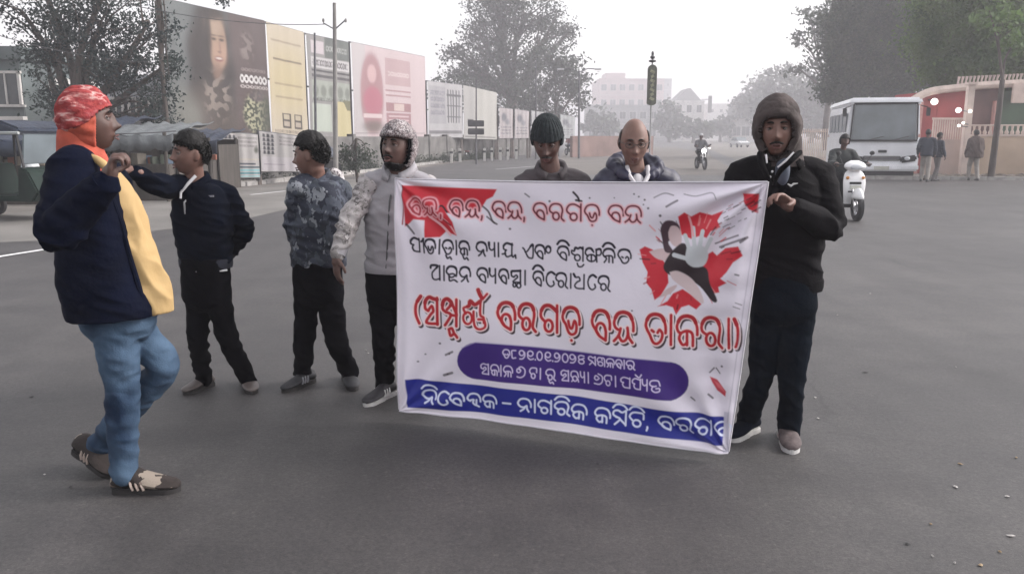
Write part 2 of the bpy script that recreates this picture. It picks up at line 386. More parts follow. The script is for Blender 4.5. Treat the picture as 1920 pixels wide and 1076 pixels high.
# haze
hz = bpy.data.materials.new('morning haze'); hz.use_nodes = True; t = hz.node_tree
for n in list(t.nodes):
    if n.type == 'BSDF_PRINCIPLED': t.nodes.remove(n)
pv = t.nodes.new('ShaderNodeVolumePrincipled'); pv.inputs['Color'].default_value = (.93, .92, .97, 1)
pv.inputs['Density'].default_value = HAZE_D if 'HAZE_D' in globals() else .0024; pv.inputs['Anisotropy'].default_value = .2
out = [n for n in t.nodes if n.type == 'OUTPUT_MATERIAL'][0]; t.links.new(pv.outputs[0], out.inputs['Volume'])
MB().box((0, 290, 14), (860, 720, 32)).build('haze', hz, kind='stuff')

# ------------------------------------------------------------------ trees
def leafmesh(pts, size, seed=1):
    """one leaf-sized kite per point, random orientation"""
    rng = np.random.default_rng(seed); n = len(pts)
    a = rng.normal(size=(n, 3)); a /= np.linalg.norm(a, axis=1)[:, None]
    b = rng.normal(size=(n, 3)); b -= a*(a*b).sum(1)[:, None]; b /= np.linalg.norm(b, axis=1)[:, None]
    s = size*rng.uniform(.6, 1.4, n)[:, None]
    V = np.empty((n, 4, 3)); V[:, 0] = pts-a*s; V[:, 1] = pts-b*s*.5; V[:, 2] = pts+a*s; V[:, 3] = pts+b*s*.5
    F = np.arange(n*4).reshape(n, 4)
    return V.reshape(-1, 3), F
def leafmat(name, c, c2, tr=.35):
    m = bpy.data.materials.new(name); m.use_nodes = True; t = m.node_tree; b = t.nodes['Principled BSDF']
    tc = t.nodes.new('ShaderNodeTexCoord'); n = t.nodes.new('ShaderNodeTexNoise'); n.inputs['Scale'].default_value = .9; n.inputs['Detail'].default_value = 6
    t.links.new(tc.outputs['Object'], n.inputs['Vector'])
    r = t.nodes.new('ShaderNodeValToRGB'); r.color_ramp.elements[0].position = .35; r.color_ramp.elements[1].position = .65
    r.color_ramp.elements[0].color = (*c, 1); r.color_ramp.elements[1].color = (*c2, 1)
    t.links.new(n.outputs[0], r.inputs[0]); t.links.new(r.outputs[0], b.inputs['Base Color']); b.inputs['Roughness'].default_value = .6
    b.inputs['Specular IOR Level'].default_value = .25
    tl = t.nodes.new('ShaderNodeBsdfTranslucent'); t.links.new(r.outputs[0], tl.inputs[0])
    mx = t.nodes.new('ShaderNodeMixShader'); mx.inputs[0].default_value = tr
    o = [x for x in t.nodes if x.type == 'OUTPUT_MATERIAL'][0]
    t.links.new(b.outputs[0], mx.inputs[1]); t.links.new(tl.outputs[0], mx.inputs[2]); t.links.new(mx.outputs[0], o.inputs[0])
    return m
L_BLUE = leafmat('dark leaves', (.016, .028, .030), (.040, .058, .050))
L_GRAY = leafmat('dusty leaves', (.035, .048, .040), (.075, .09, .065))
L_GREEN = leafmat('green leaves', (.055, .105, .035), (.14, .21, .075))
L_DEEP = leafmat('deep green leaves', (.025, .045, .028), (.06, .085, .045))
BARK = mat('bark', (.075, .062, .055), .9, .3, 6, bump=.6, bscale=30, stretch=(1, 1, .25), bdist=.02)
def tree(name, label, base, trunk_r, blobs, lm, dens=1.0, leaf=.13, group='trees behind the road', cat='tree', seed=3, fork=None, hollow=.45):
    """blobs: (x,y,z, rx,ry,rz) world ellipsoids of foliage; every blob is fed by a limb"""
    rnd = random.Random(seed); rng = np.random.default_rng(seed)
    t = thing(name, label, cat, base, group=group); b = Vector(base)
    mb = MB(); fork = Vector(fork) if fork else b + Vector((0, 0, max(1.5, (min(q[2] for q in blobs)-b.z)*.8)))
    mid = (b+fork)/2 + Vector((rnd.uniform(-.2, .2), 0, 0))
    mb.tube(catmull([b-b, mid-b, fork-b], 4), list(np.linspace(trunk_r*1.25, trunk_r*.85, 9)), 10)
    allp = []
    for (x, y, z, rx, ry, rz) in blobs:
        c = Vector((x, y, z)); s = fork
        m1 = s.lerp(c, .5)+Vector((rnd.uniform(-.25, .25)*rx, rnd.uniform(-.2, .2)*ry, rnd.uniform(.0, .3)*rz))
        L = (c-s).length
        pp = catmull([s-b, m1-b, c-b], 4); mb.tube(pp, list(np.linspace(trunk_r*.55, trunk_r*.16, len(pp))), 6)
        nsub = max(4, int(dens*7*(rx*rz)**.6))
        for k in range(nsub):
            u = rng.normal(size=3); u /= np.linalg.norm(u); rr = rnd.random()**.35
            if rr < hollow: rr = hollow
            q = np.array([x+u[0]*rx*rr, y+u[1]*ry*rr, z+u[2]*rz*rr])
            start = Vector(pp[rnd.randrange(len(pp)//2, len(pp))])
            e = Vector(q)-b; mm = start.lerp(e, .5)+Vector((rnd.uniform(-.2, .2), rnd.uniform(-.2, .2), rnd.uniform(-.1, .25)))
            mb.tube([start, mm, e], [trunk_r*.13, trunk_r*.09, trunk_r*.035], 4)
            cs = (.24+.3*rnd.random())*min(rx, rz)**.75
            nl = int(dens*150*cs*cs/(leaf*leaf)*.032*rnd.uniform(.5, 1.4))+12
            g = rng.normal(size=(nl, 3))*np.array([cs, cs, cs*.62]); allp.append(q+g)
    mb.build('trunk', BARK, t, smooth=True)
    P = np.concatenate(allp)-np.array(b)
    V, F = leafmesh(P, leaf, seed); put('crown', rawmesh('crown', V, F), lm, t)
    return t
def blob(px, py, Y, rpx, rpy, dy=None):
    c = W(px, py, Y); k = Y/FPX; return (c.x, c.y, c.z, rpx*k, (dy or rpx*k), rpy*k)
# left dark tree with lacy edge behind the stalls
Yt = 27
tree('roadside_tree', 'dark lacy tree behind the stalls at the left, against the big brown hoarding', (X(150, Yt), Yt, 0), .3,
     [blob(40, 20, Yt, 60, 42), blob(110, 60, Yt, 62, 55), blob(190, 40, Yt, 70, 55), blob(160, 130, Yt, 75, 55), blob(235, 110, Yt, 60, 55), blob(90, 120, Yt, 42, 36),
      blob(280, 40, Yt, 50, 45), blob(225, 190, Yt, 70, 40), blob(130, 195, Yt, 55, 38), blob(300, 130, Yt, 32, 60), blob(290, 215, Yt, 34, 45), blob(210, -40, Yt, 120, 50), blob(75, -30, Yt, 70, 30)], L_BLUE, 1.15, .062, seed=5, hollow=.6)
tree('roadside_tree', 'slender dark tree trunk and twigs touching the left edge of the big hoarding', (X(322, 26), 26, 0), .065,
     [blob(312, 60, 26, 20, 60), blob(318, 150, 26, 16, 55), blob(305, 215, 26, 24, 40), blob(425, -2, 26, 26, 12), blob(350, -22, 26, 50, 20)], L_BLUE, 1.3, .055, seed=8, fork=(X(318, 26), 26, H(-30, 26)))
# tall tree behind the white hoardings
Yt = 108
tree('roadside_tree', 'tallest grey-green tree with open branches behind the white hoardings', (X(960, Yt), Yt, 0), .9,
     [blob(930, 20, Yt, 62, 40), blob(985, 25, Yt, 66, 45), blob(900, 65, Yt, 42, 34), blob(1040, 40, Yt, 38, 30), blob(1068, 58, Yt, 16, 16), blob(960, 95, Yt, 55, 40),
      blob(890, 118, Yt, 46, 34), blob(848, 98, Yt, 22, 18), blob(905, 160, Yt, 50, 34), blob(960, 165, Yt, 50, 38), blob(1000, 120, Yt, 30, 36), blob(950, -20, Yt, 80, 30), blob(870, 140, Yt, 40, 26)], L_GRAY, .8, .21, seed=12, hollow=.55)
tree('roadside_tree', 'lower rounded grey tree right of the tallest one, above the small hoardings', (X(1040, 100), 100, 0), .35,
     [blob(1035, 105, 100, 42, 32), blob(1060, 140, 100, 38, 40), blob(1010, 175, 100, 44, 38), blob(1070, 185, 100, 26, 32), blob(985, 205, 100, 36, 26), blob(1040, 215, 100, 45, 22), blob(950, 215, 100, 45, 22), blob(1090, 160, 100, 14, 22)], L_GRAY, .95, .25, seed=13, hollow=.3)
tree('roadside_tree', 'low hazy bush of leaves between the pink and white hoardings', (X(830, 92), 92, 0), .3,
     [blob(825, 165, 92, 30, 22), blob(860, 175, 92, 30, 26), blob(895, 200, 92, 40, 26)], L_GRAY, .8, .24, seed=14)
# hazy far trees down the road
for i, (px, py, Y, w, h, lb) in enumerate([(1425, 175, 230, 42, 30, 'faint far tree in the haze left of the hooded man'), (1470, 165, 200, 46, 40, 'faint far tree in the haze just behind the hooded man'),
                                           (1520, 175, 180, 44, 42, 'hazy far tree right of the hooded man above the bus side'), (1395, 205, 290, 26, 18, 'faintest low far tree where the road vanishes'), (1128, 222, 200, 30, 20, 'hazy low tree left of the bald man before the pink building'), (1255, 212, 210, 22, 24, 'hazy low tree just right of the tall sign pole'), (1300, 236, 190, 34, 12, 'faint roadside bush above the distant motorcyclist'), (1350, 232, 230, 24, 14, 'faint low bush right of the distant motorcyclist')]):
    tree('far_tree', lb, (X(px, Y), Y, 0), .4, [blob(px, py, Y, w, h), blob(px-w*.5, py+h*.7, Y, w*.8, h*.7), blob(px+w*.5, py+h*.7, Y, w*.8, h*.7), blob(px, py+h*1.3, Y, w*1.1, h*.6)], L_GRAY, .7, .7, seed=20+i, group='far trees in the haze', hollow=.3)
# right hand trees
tree('roadside_tree', 'pale twisted tree with crooked branches left of the big tree mass', (X(1550, 92), 92, 0), .32,
     [blob(1520, 30, 92, 30, 24), blob(1560, 35, 92, 40, 30), blob(1500, 62, 92, 18, 22), blob(1545, 75, 92, 34, 18), blob(1520, 120, 92, 26, 14), blob(1575, 110, 92, 20, 22), blob(1490, 125, 92, 22, 14), blob(1545, 150, 92, 34, 18), blob(1590, 20, 92, 30, 24)], L_GRAY, .75, .24, seed=31, hollow=.5)
tree('roadside_tree', 'big dense grey-green tree rising above the white bus', (X(1680, 62), 62, 0), .5,
     [blob(1660, 60, 62, 70, 50), blob(1600, 60, 62, 50, 50), blob(1620, 120, 62, 50, 50), blob(1580, 170, 62, 40, 24), blob(1790, 60, 62, 50, 60), blob(1610, 95, 62, 40, 36), blob(1630, 140, 62, 55, 40), blob(1700, 120, 62, 70, 50), blob(1700, 30, 62, 60, 46), blob(1740, 80, 62, 55, 50), blob(1600, 150, 62, 36, 30), blob(1650, 10, 62, 70, 40), blob(1700, -30, 62, 100, 40), blob(1760, 140, 62, 50, 40)], L_DEEP, 2.6, .14, seed=32, hollow=.1)
tree('roadside_tree', 'bright green leafy tree at the top right corner', (X(1850, 37), 37, 0), .45,
     [blob(1790, 60, 37, 60, 50), blob(1850, 40, 37, 60, 50), blob(1905, 60, 37, 60, 60), blob(1800, 120, 37, 60, 40), blob(1870, 115, 37, 60, 45), blob(1790, 0, 37, 70, 45), blob(1880, -10, 37, 80, 50), blob(1950, 20, 37, 60, 60), blob(1930, 130, 37, 50, 40), blob(1830, 170, 39, 70, 30)], L_GREEN, 3.0, .085, seed=33, hollow=.1)
# slim tree in front of the beige wall
tree('roadside_tree', 'slim dark trunk standing in front of the beige wall, right of the brown shawl', (X(1866, 29.5), 29.5, 0), .10,
     [blob(1870, 60, 29.5, 40, 30), blob(1855, 20, 29.5, 40, 30), blob(1895, 90, 29.5, 30, 25)], L_GREEN, 1.0, .1, seed=34, fork=(X(1868, 29.5), 29.5, H(150, 29.5)))
# scraggy shrub by the wall under the hoardings
tree('shrub', 'scraggy shrub growing by the low wall between the two men on the left', (X(668, 28), 28, 0), .05,
     [blob(660, 295, 28, 22, 18), blob(685, 285, 28, 18, 18), blob(670, 312, 28, 26, 12), blob(648, 285, 28, 10, 14)], L_GRAY, 1.6, .05, cat='shrub', group=None, seed=41)

# weeds and dry scrub along the foot of the boundary wall
rng = np.random.default_rng(77); pts = []
for k in range(120):
    f = rng.random(); A = np.array((-11.6, 24.6)); Bq = np.array((-1.9, 60.0)); c = A+(Bq-A)*f**1.3+np.array((.35, 0)); s_ = .12+.28*rng.random()
    pts.append(rng.normal(size=(150, 3))*np.array((s_, s_*1.3, s_*.55))+np.array((c[0], c[1], s_*.7)))
P_ = np.concatenate(pts); P_ = P_[P_[:, 2] > .01]; V, F = leafmesh(P_, .05, 5)
put('undergrowth', rawmesh('undergrowth', V, F), L_GRAY, kind='stuff', label='dusty weeds and dry scrub along the foot of the grey wall')
# ------------------------------------------------------------------ posters: flat print on a gridded sheet
def lin(c):
    """0-255 print colour to linear"""
    return np.array([((v/255+.055)/1.055)**2.4 if v > 10 else v/255/12.92 for v in c])
PRINT = print_mat('printed vinyl', .5, .4)
def setprint(me, colors):
    n = len(me.vertices); a = me.color_attributes.new('print', 'FLOAT_COLOR', 'POINT')
    c = np.ones((n, 4), np.float32); c[:, :3] = colors; a.data.foreach_set('color', c.ravel())
def poster(name, parent, P0, P1, z0a, z1a, z0b, z1b, art, nu=110, nv=80, origin=Vector(), m=None, dim=.60):
    """sheet from P0 (left) to P1 (right) in plan, heights z0..z1 at either end; art(u,v)->(n,3) print colour, v from the top"""
    u, v = np.meshgrid(np.linspace(0, 1, nu), np.linspace(0, 1, nv)); u = u.ravel(); v = v.ravel()
    x = P0[0]+(P1[0]-P0[0])*u; y = P0[1]+(P1[1]-P0[1])*u
    top = z1a+(z1b-z1a)*u; bot = z0a+(z0b-z0a)*u; z = top+(bot-top)*v
    nx, ny = (P1[1]-P0[1]), -(P1[0]-P0[0]); L = sqrt(nx*nx+ny*ny); nx /= L; ny /= L
    w = .025*np.sin(u*9+3*v)*np.sin(v*3.1)+.015*np.sin(u*23+1)
    V = np.stack([x+nx*w-origin[0], y+ny*w-origin[1], z-origin[2]], 1)
    i, j = np.meshgrid(np.arange(nu-1), np.arange(nv-1)); k = (j*nu+i).ravel()
    F = np.stack([k, k+nu, k+nu+1, k+1], 1)
    me = rawmesh(name, V, F, True); setprint(me, art(u, v)*dim); return put(name, me, m or PRINT, parent)
def boxm(u, v, u0, v0, u1, v1): return ((u >= u0) & (u <= u1) & (v >= v0) & (v <= v1))
def soft(d, s): return 1/(1+np.exp(np.clip(d/s, -30, 30)))
def ell(u, v, cu, cv, ru, rv, s=.08, rot=0):
    du, dv = u-cu, v-cv; c, n = cos(rot), sin(rot); a = (du*c+dv*n)/ru; b = (-du*n+dv*c)/rv
    return soft(np.sqrt(a*a+b*b)-1, s)
def blend(C, m, col):
    c = lin(col); m = np.asarray(m, float)[:, None]; return C*(1-m)+c*m
def lines(C, u, v, u0, u1, v0, n, dv, col, seed=0, fill=.6):
    r = random.Random(seed)
    for k in range(n):
        x = u0
        while x < u1-.01:
            w = r.uniform(.012, .05); a = min(u1, x+w)
            rr = np.sqrt(((u-(x+a)/2)/((a-x)/2+.004))**2+((v-(v0+k*dv+dv*fill/2))/(dv*fill/2+.004))**2); C = blend(C, ((rr < 1.05) & ((rr > .5) | (u > a-.006)))*.85, col); x = a+.010
    return C
def art_face(u, v):
    fn = lambda k, s: np.array([mnoise.noise(Vector((a*k, b*k, s))) for a, b in zip(u, v)])
    n1 = fn(5, 1.); n2 = fn(16, 4.)
    C = np.tile(lin((96, 98, 98)), (len(u), 1)); C = blend(C, soft(v-.55+n1*.1, .2)*soft(u-.3, .1)*.7, (128, 136, 136))
    C = blend(C, soft(.585-u, .012), (92, 78, 76))                                                # brown field on the right
    C = blend(C, ell(u+n1*.03, v, .40, .52, .21, .62, .07), (58, 50, 48))                          # dark hair and shawl
    C = blend(C, ell(u+n1*.02, v, .36, .95, .30, .34, .08), (84, 74, 68))
    C = blend(C, ell(u, v, .475, .27, .082, .215, .05), (170, 142, 122))                            # face turned half right
    C = blend(C, ell(u, v, .455, .12, .075, .10, .2)*.8, (188, 166, 146)); C = blend(C, ell(u, v, .50, .36, .055, .09, .2)*.5, (186, 150, 132))
    C = blend(C, ell(u, v, .39, .22, .035, .20, .15)*.9, (52, 44, 42)); C = blend(C, ell(u, v, .43, .035, .10, .05, .15)*.9, (54, 46, 44))
    for cu in (.445, .515): C = blend(C, ell(u, v, cu, .235, .021, .011, .2)*.9, (48, 36, 32)); C = blend(C, ell(u, v, cu-.002, .205, .027, .006, .3)*.7, (62, 46, 40))
    C = blend(C, ell(u, v, .497, .30, .010, .045, .3)*.45, (120, 92, 78)); C = blend(C, ell(u, v, .490, .335, .016, .008, .3)*.6, (100, 70, 60))
    C = blend(C, ell(u, v, .482, .392, .036, .020, .15), (128, 62, 60)); C = blend(C, ell(u, v, .482, .388, .027, .008, .2), (222, 214, 206))
    C = blend(C, ell(u, v, .46, .50, .04, .07, .2)*.8, (150, 120, 104))
    C = blend(C, ell(u, v, .44, .70, .12, .20, .1)*(n2 > .05)*.75, (150, 138, 128)); C = blend(C, ell(u, v, .14, .86, .12, .2, .2, -.3)*.7, (140, 142, 134))
    C = blend(C, ell(u, v, .77, .26, .07, .12, .1)*(fn(22, 9.) > .0)*.55, (150, 138, 132))
    C = lines(C, u, v, .70, .97, .44, 1, .03, (150, 138, 134), 3)
    C = lines(C, u, v, .68, .99, .50, 1, .065, (240, 238, 236), 5, .9); C = lines(C, u, v, .68, .99, .585, 1, .03, (200, 192, 188), 6)
    g = ell(u, v, .87, .82, .17, .19, .05); C = blend(C, g, (66, 70, 54)); C = blend(C, g*(fn(34, 2.) > .02)*soft(u-.9, .03), (178, 176, 146))
    C = blend(C, ell(u, v, .86, .67, .09, .05, .1)*.8, (92, 78, 82)); return C*(1+.25*n1)[:, None]
def art_cream(u, v):
    C = np.tile(lin((204, 192, 172)), (len(u), 1))
    C = blend(C, ell(u, v, .5, .5, .6, .28, .3)*.7, (204, 188, 140))
    for k, (a, b) in enumerate(((.13, .02), (.295, .025), (.52, .02), (.64, .012))):
        C = blend(C, boxm(u, v, .1+.02*k, a, .88, a+b)*(.75 if k == 1 else .4), (96, 84, 70))
    for cu in (.42, .72):
        C = blend(C, boxm(u, v, cu-.12, .79, cu+.1, .93), (70, 62, 56)); C = blend(C, boxm(u, v, cu-.09, .805, cu+.07, .85), (196, 184, 160)); C = blend(C, boxm(u, v, cu-.09, .87, cu+.07, .915), (188, 176, 160))
    return lines(C, u, v, .1, .9, .955, 1, .03, (120, 110, 100), 9)
def art_many(u, v):
    C = np.tile(lin((150, 148, 146)), (len(u), 1))
    C = blend(C, boxm(u, v, .1, .05, .38, .17), (206, 196, 200)); C = blend(C, boxm(u, v, .42, .0, 1, .20), (104, 110, 106)); C = lines(C, u, v, .45, .95, .08, 1, .08, (176, 178, 174), 2)
    C = blend(C, boxm(u, v, .08, .21, 1, .31), (204, 202, 202)); C = lines(C, u, v, .12, .95, .23, 1, .07, (86, 80, 82), 4, .8)
    C = blend(C, boxm(u, v, .08, .325, 1, .345), (70, 68, 70)); C = blend(C, boxm(u, v, .08, .37, 1, .40), (84, 82, 84))
    C = blend(C, boxm(u, v, .06, .43, 1, .62), (168, 174, 164))
    for k in range(5): C = blend(C, ell(u, v, .16+.19*k, .53, .07, .06, .1)*.7, (108, 112, 104))
    C = lines(C, u, v, .1, .95, .60, 1, .04, (70, 72, 70), 8)
    C = blend(C, boxm(u, v, .06, .66, .5, .93), (192, 200, 188)); C = blend(C, boxm(u, v, .55, .62, 1, .99), (206, 194, 150))
    C = blend(C, ((u > .5) & (v < .70) & (v > .60) & (u-.5 > (v-.6)*1.2+.28)), (120, 118, 90))
    return C
def art_pink(u, v):
    C = np.tile(lin((214, 196, 198)), (len(u), 1))
    C = blend(C, boxm(u, v, 0, 0, .17, 1)*.6, (196, 196, 196)); C = blend(C, ell(u, v, .24, .52, .15, .44, .04), (176, 136, 140))
    C = blend(C, ell(u, v, .24, .30, .055, .10, .06)*.8, (224, 190, 190)); C = blend(C, ell(u, v, .25, .60, .12, .16, .06)*.8, (190, 110, 128)); C = blend(C, boxm(u, v, .13, .74, .36, .78), (224, 204, 204))
    C = blend(C, ell(u, v, .25, .88, .13, .06, .2)*.8, (110, 104, 96))
    C = blend(C, boxm(u, v, .42, .10, .76, .40)*.75, (188, 156, 158)); C = lines(C, u, v, .46, .74, .25, 1, .07, (224, 208, 208), 3); C = blend(C, boxm(u, v, .42, .45, .76, .475), (176, 140, 144)); C = blend(C, boxm(u, v, .42, .51, .76, .53), (176, 140, 144))
    C = blend(C, boxm(u, v, .42, .60, .76, .70), (168, 128, 132)); C = blend(C, boxm(u, v, .52, .61, .66, .69), (216, 196, 190)); C = blend(C, boxm(u, v, .42, .72, .76, .88), (172, 132, 138))
    for k in range(3): C = blend(C, boxm(u, v, .45, .745+.045*k, .73, .765+.045*k), (222, 200, 200))
    return blend(C, boxm(u, v, .02, .945, .98, .96)*.7, (120, 112, 112))
def art_white(seed):
    def f(u, v):
        r = random.Random(seed); C = np.tile(lin((198, 196, 198)), (len(u), 1))
        C = blend(C, boxm(u, v, .05, .08, .5, .75)*.6, (168, 166, 172)); C = lines(C, u, v, .08, .48, .15, 4, .12, (140, 138, 146), seed)
        for k in range(5): C = blend(C, boxm(u, v, .55+.08*k, .12, .585+.08*k, .72), (104, 104, 108))
        for k in range(3): C = blend(C, boxm(u, v, .53, .2+.2*k, .96, .225+.2*k), (96, 96, 100))
        return blend(C, boxm(u, v, .03, .86, .97, .92), (128, 126, 130))
    return f
def art_plain(seed):
    def f(u, v):
        C = np.tile(lin((206, 204, 198)), (len(u), 1)); C = blend(C, boxm(u, v, 0, 0, .35, 1)*.5, (172, 170, 172))
        C = blend(C, boxm(u, v, .12, .62, .30, .74), (60, 60, 60)); C = blend(C, boxm(u, v, .12, .84, .30, .90), (70, 70, 70)); return blend(C, boxm(u, v, .05, .95, .95, .97), (110, 108, 106))
    return f
def art_small(seed):
    def f(u, v):
        r = random.Random(seed); C = np.tile(lin((188+r.randint(-10, 10), 188, 190)), (len(u), 1))
        C = blend(C, ell(u, v, .35, .3, .18, .14, .15), (120, 122, 130)); C = blend(C, ell(u, v, .6, .45, .14, .10, .15), (150, 150, 156))
        C = lines(C, u, v, .15, .85, .6, 3, .1, (130, 130, 136), seed); return C
    return f
def art_grid(seed):
    def f(u, v):
        C = np.tile(lin((196, 192, 190)), (len(u), 1)); r = random.Random(seed)
        for j in range(5):
            for i in range(4 if seed == 1 else 3):
                cu = .09+.105*i+(.0 if seed == 1 else .02); cv = .08+.105*j
                C = blend(C, ell(u, v, cu, cv, .034, .036, .12), (46, 48, 58)); C = blend(C, ell(u, v, cu, cv+.038, .045, .018, .15), (60, 62, 70))
        C = lines(C, u, v, .5, .97, .07, 3, .09, (140, 134, 134), seed+4, .5); C = blend(C, ell(u, v, .93, .36, .06, .07, .2), (90, 94, 84))
        if seed == 1:
            C = blend(C, boxm(u, v, 0, .56, 1, .60), (206, 198, 186)); C = blend(C, boxm(u, v, .08, .66, .9, .70), (90, 92, 104)); C = blend(C, boxm(u, v, 0, .74, 1, .78), (70, 92, 104))
            C = blend(C, boxm(u, v, 0, .80, 1, .86), (150, 200, 206)); C = blend(C, boxm(u, v, .1, .88, 1, .92), (70, 150, 160)); C = blend(C, boxm(u, v, .1, .95, 1, .98), (140, 204, 210))
        else:
            C = blend(C, boxm(u, v, .02, .62, .98, .98), (206, 200, 204)); C = blend(C, boxm(u, v, .08, .80, .6, .82), (150, 140, 150))
        return C
    return f
STEEL = mat('dark steel frame', (.07, .07, .075), .6, .3, 4, metal=.3)
RUST = mat('weathered steel', (.12, .10, .09), .75, .3, 5)
def hoarding(label, segs, frame_depth=.12, posts=(), group='advertising hoardings along the left side of the road', back=True):
    """segs: (px0,Y0,top0,bot0, px1,Y1,top1,bot1, art, nu, nv)"""
    px0, Y0 = segs[0][0], segs[0][1]; o = Vector((X(px0, Y0), Y0, 0))
    t = thing('hoarding', label, 'hoarding', o, group=group)
    for (a, Ya, ta, ba, b, Yb, tb, bb, art, nu, nv) in segs:
        P0 = (X(a, Ya), Ya); P1 = (X(b, Yb), Yb)
        poster('printed_sheet', t, P0, P1, H(ba, Ya), H(ta, Ya), H(bb, Yb), H(tb, Yb), art, nu, nv, o)
        A = Vector((*P0, 0))-o; B = Vector((*P1, 0))-o; off = Vector(((B-A).y, -(B-A).x, 0)).normalized()*-.10
        mb = MB()
        for (q, zt, zb) in ((A, H(ta, Ya), H(ba, Ya)), (B, H(tb, Yb), H(bb, Yb)), ((A+B)/2, (H(ta, Ya)+H(tb, Yb))/2, (H(ba, Ya)+H(bb, Yb))/2)):
            mb.tube([q+off+Vector((0, 0, zb-.1)), q+off+Vector((0, 0, zt+.03))], .045, 6)
        for f in (0, .5, 1):
            mb.tube([A+off+Vector((0, 0, H(ba, Ya)*(1-f)+H(ta, Ya)*f)), B+off+Vector((0, 0, H(bb, Yb)*(1-f)+H(tb, Yb)*f))], .04, 6)
        mb.build('frame', STEEL, t)
        for q, zt in ((A, H(ta, Ya)), (B, H(tb, Yb))):
            MB().tube([q+off*1.5, q+off*1.5+Vector((0, 0, zt-.1))], .07, 8).build('post', RUST, t, smooth=True)
    return t
hoarding('tallest brown hoarding with a smiling woman in a shawl and a cream panel beside it',
         [(320, 28.2, -4, 246, 509, 34.8, 40, 252, art_face, 150, 140), (509.8, 34.9, 41, 252, 579, 37.9, 61, 258, art_cream, 60, 110)])
hoarding('patchwork hoarding of many small notices between cream panel and pink hoarding', [(582, 38.2, 63, 259, 660, 42.2, 80, 262, art_many, 70, 110)])
hoarding('pale pink hoarding with a rose figure and text blocks', [(664, 42.4, 79, 258, 800, 49.7, 107, 257, art_pink, 100, 110)])
hoarding('white hoarding with black barred drawing, right of the pink hoarding', [(803, 50.5, 152, 259, 868, 53.4, 160, 258, art_white(3), 60, 50)])
hoarding('blank white hoarding behind the thin pole with black traffic plates', [(869, 53.5, 160, 260, 932, 56.6, 174, 262, art_plain(2), 60, 50)])
for k, (a, ya, b, yb, t0, t1, lb) in enumerate(((936, 57, 962, 58.6, 202, 205, 'small grey hoarding beside the blank white hoarding'), (965, 58.8, 992, 60.4, 205, 209, 'small hoarding with two round pictures left of the black cap'),
                                               (996, 60.6, 1030, 62.4, 208, 212, 'small white hoarding directly behind the black knitted cap'), (1050, 63.6, 1078, 65.4, 215, 219, 'farthest small hoarding right of the black knitted cap'))):
    hoarding(lb, [(a, ya, t0, 260, b, yb, t1, 259, art_small(k+5), 34, 40)])
# lower row of notices with portrait grids in front of the big hoarding
hoarding('low notice board with rows of small dark portraits and teal stripes', [(407, 25.6, 247, 334, 484, 26.6, 253, 333, art_grid(1), 90, 80)], group='notice boards at the foot of the big hoarding')
hoarding('low white notice board with portrait rows behind the camouflage jacket', [(486, 26.7, 246, 322, 560, 27.6, 256, 322, art_grid(2), 80, 70)], group='notice boards at the foot of the big hoarding')
# ------------------------------------------------------------------ walls
def wallrun(name, label, pts, h, th, m, cat='wall', cope=None, posts=None, bot=0):
    t = thing(name, label, cat, (pts[0][0], pts[0][1], 0)); o = Vector((pts[0][0], pts[0][1], 0))
    for a, b in zip(pts[:-1], pts[1:]):
        a = Vector((*a, 0))-o; b = Vector((*b, 0))-o; d = b-a; r = math.atan2(d.y, d.x); c = (a+b)/2
        MB().box((0, 0, (h+bot)/2), (d.length, th, h-bot)).build('wall_panel', m, t, loc=c, rot=(0, 0, r), bevel=.01)
        if cope: MB().box((0, 0, h+.04), (d.length+.04, th+.08, .085)).build('coping', cope, t, loc=c, rot=(0, 0, r), bevel=.01)
        if posts:
            n = max(1, int(d.length/posts))
            for k in range(n+1):
                p = a+d*k/n; MB().box((0, 0, h/2+.06), (.28, th+.12, h+.12)).build('pier', m, t, loc=p, rot=(0, 0, r), bevel=.01)
    return t
WALLG = mat('stained grey wall', (.13, .125, .12), .9, .35, 1.2, bump=.4, bscale=12, detail=8)
WALLR = mat('stained reddish wall', (.22, .15, .135), .9, .3, .7, bump=.4, bscale=12, detail=8)
wallrun('boundary_wall', 'stained grey boundary wall running below the hoardings', [(-12.4, 24.5), (-9.4, 31), (-6.6, 42), (-2.6, 58), (1.5, 71)], 1.56, .22, WALLG, posts=3.2)
wallrun('boundary_wall', 'faint reddish low wall in the haze behind the bald man', [(4.5, 62), (12, 70), (13.8, 90)], 1.6, .25, WALLR)
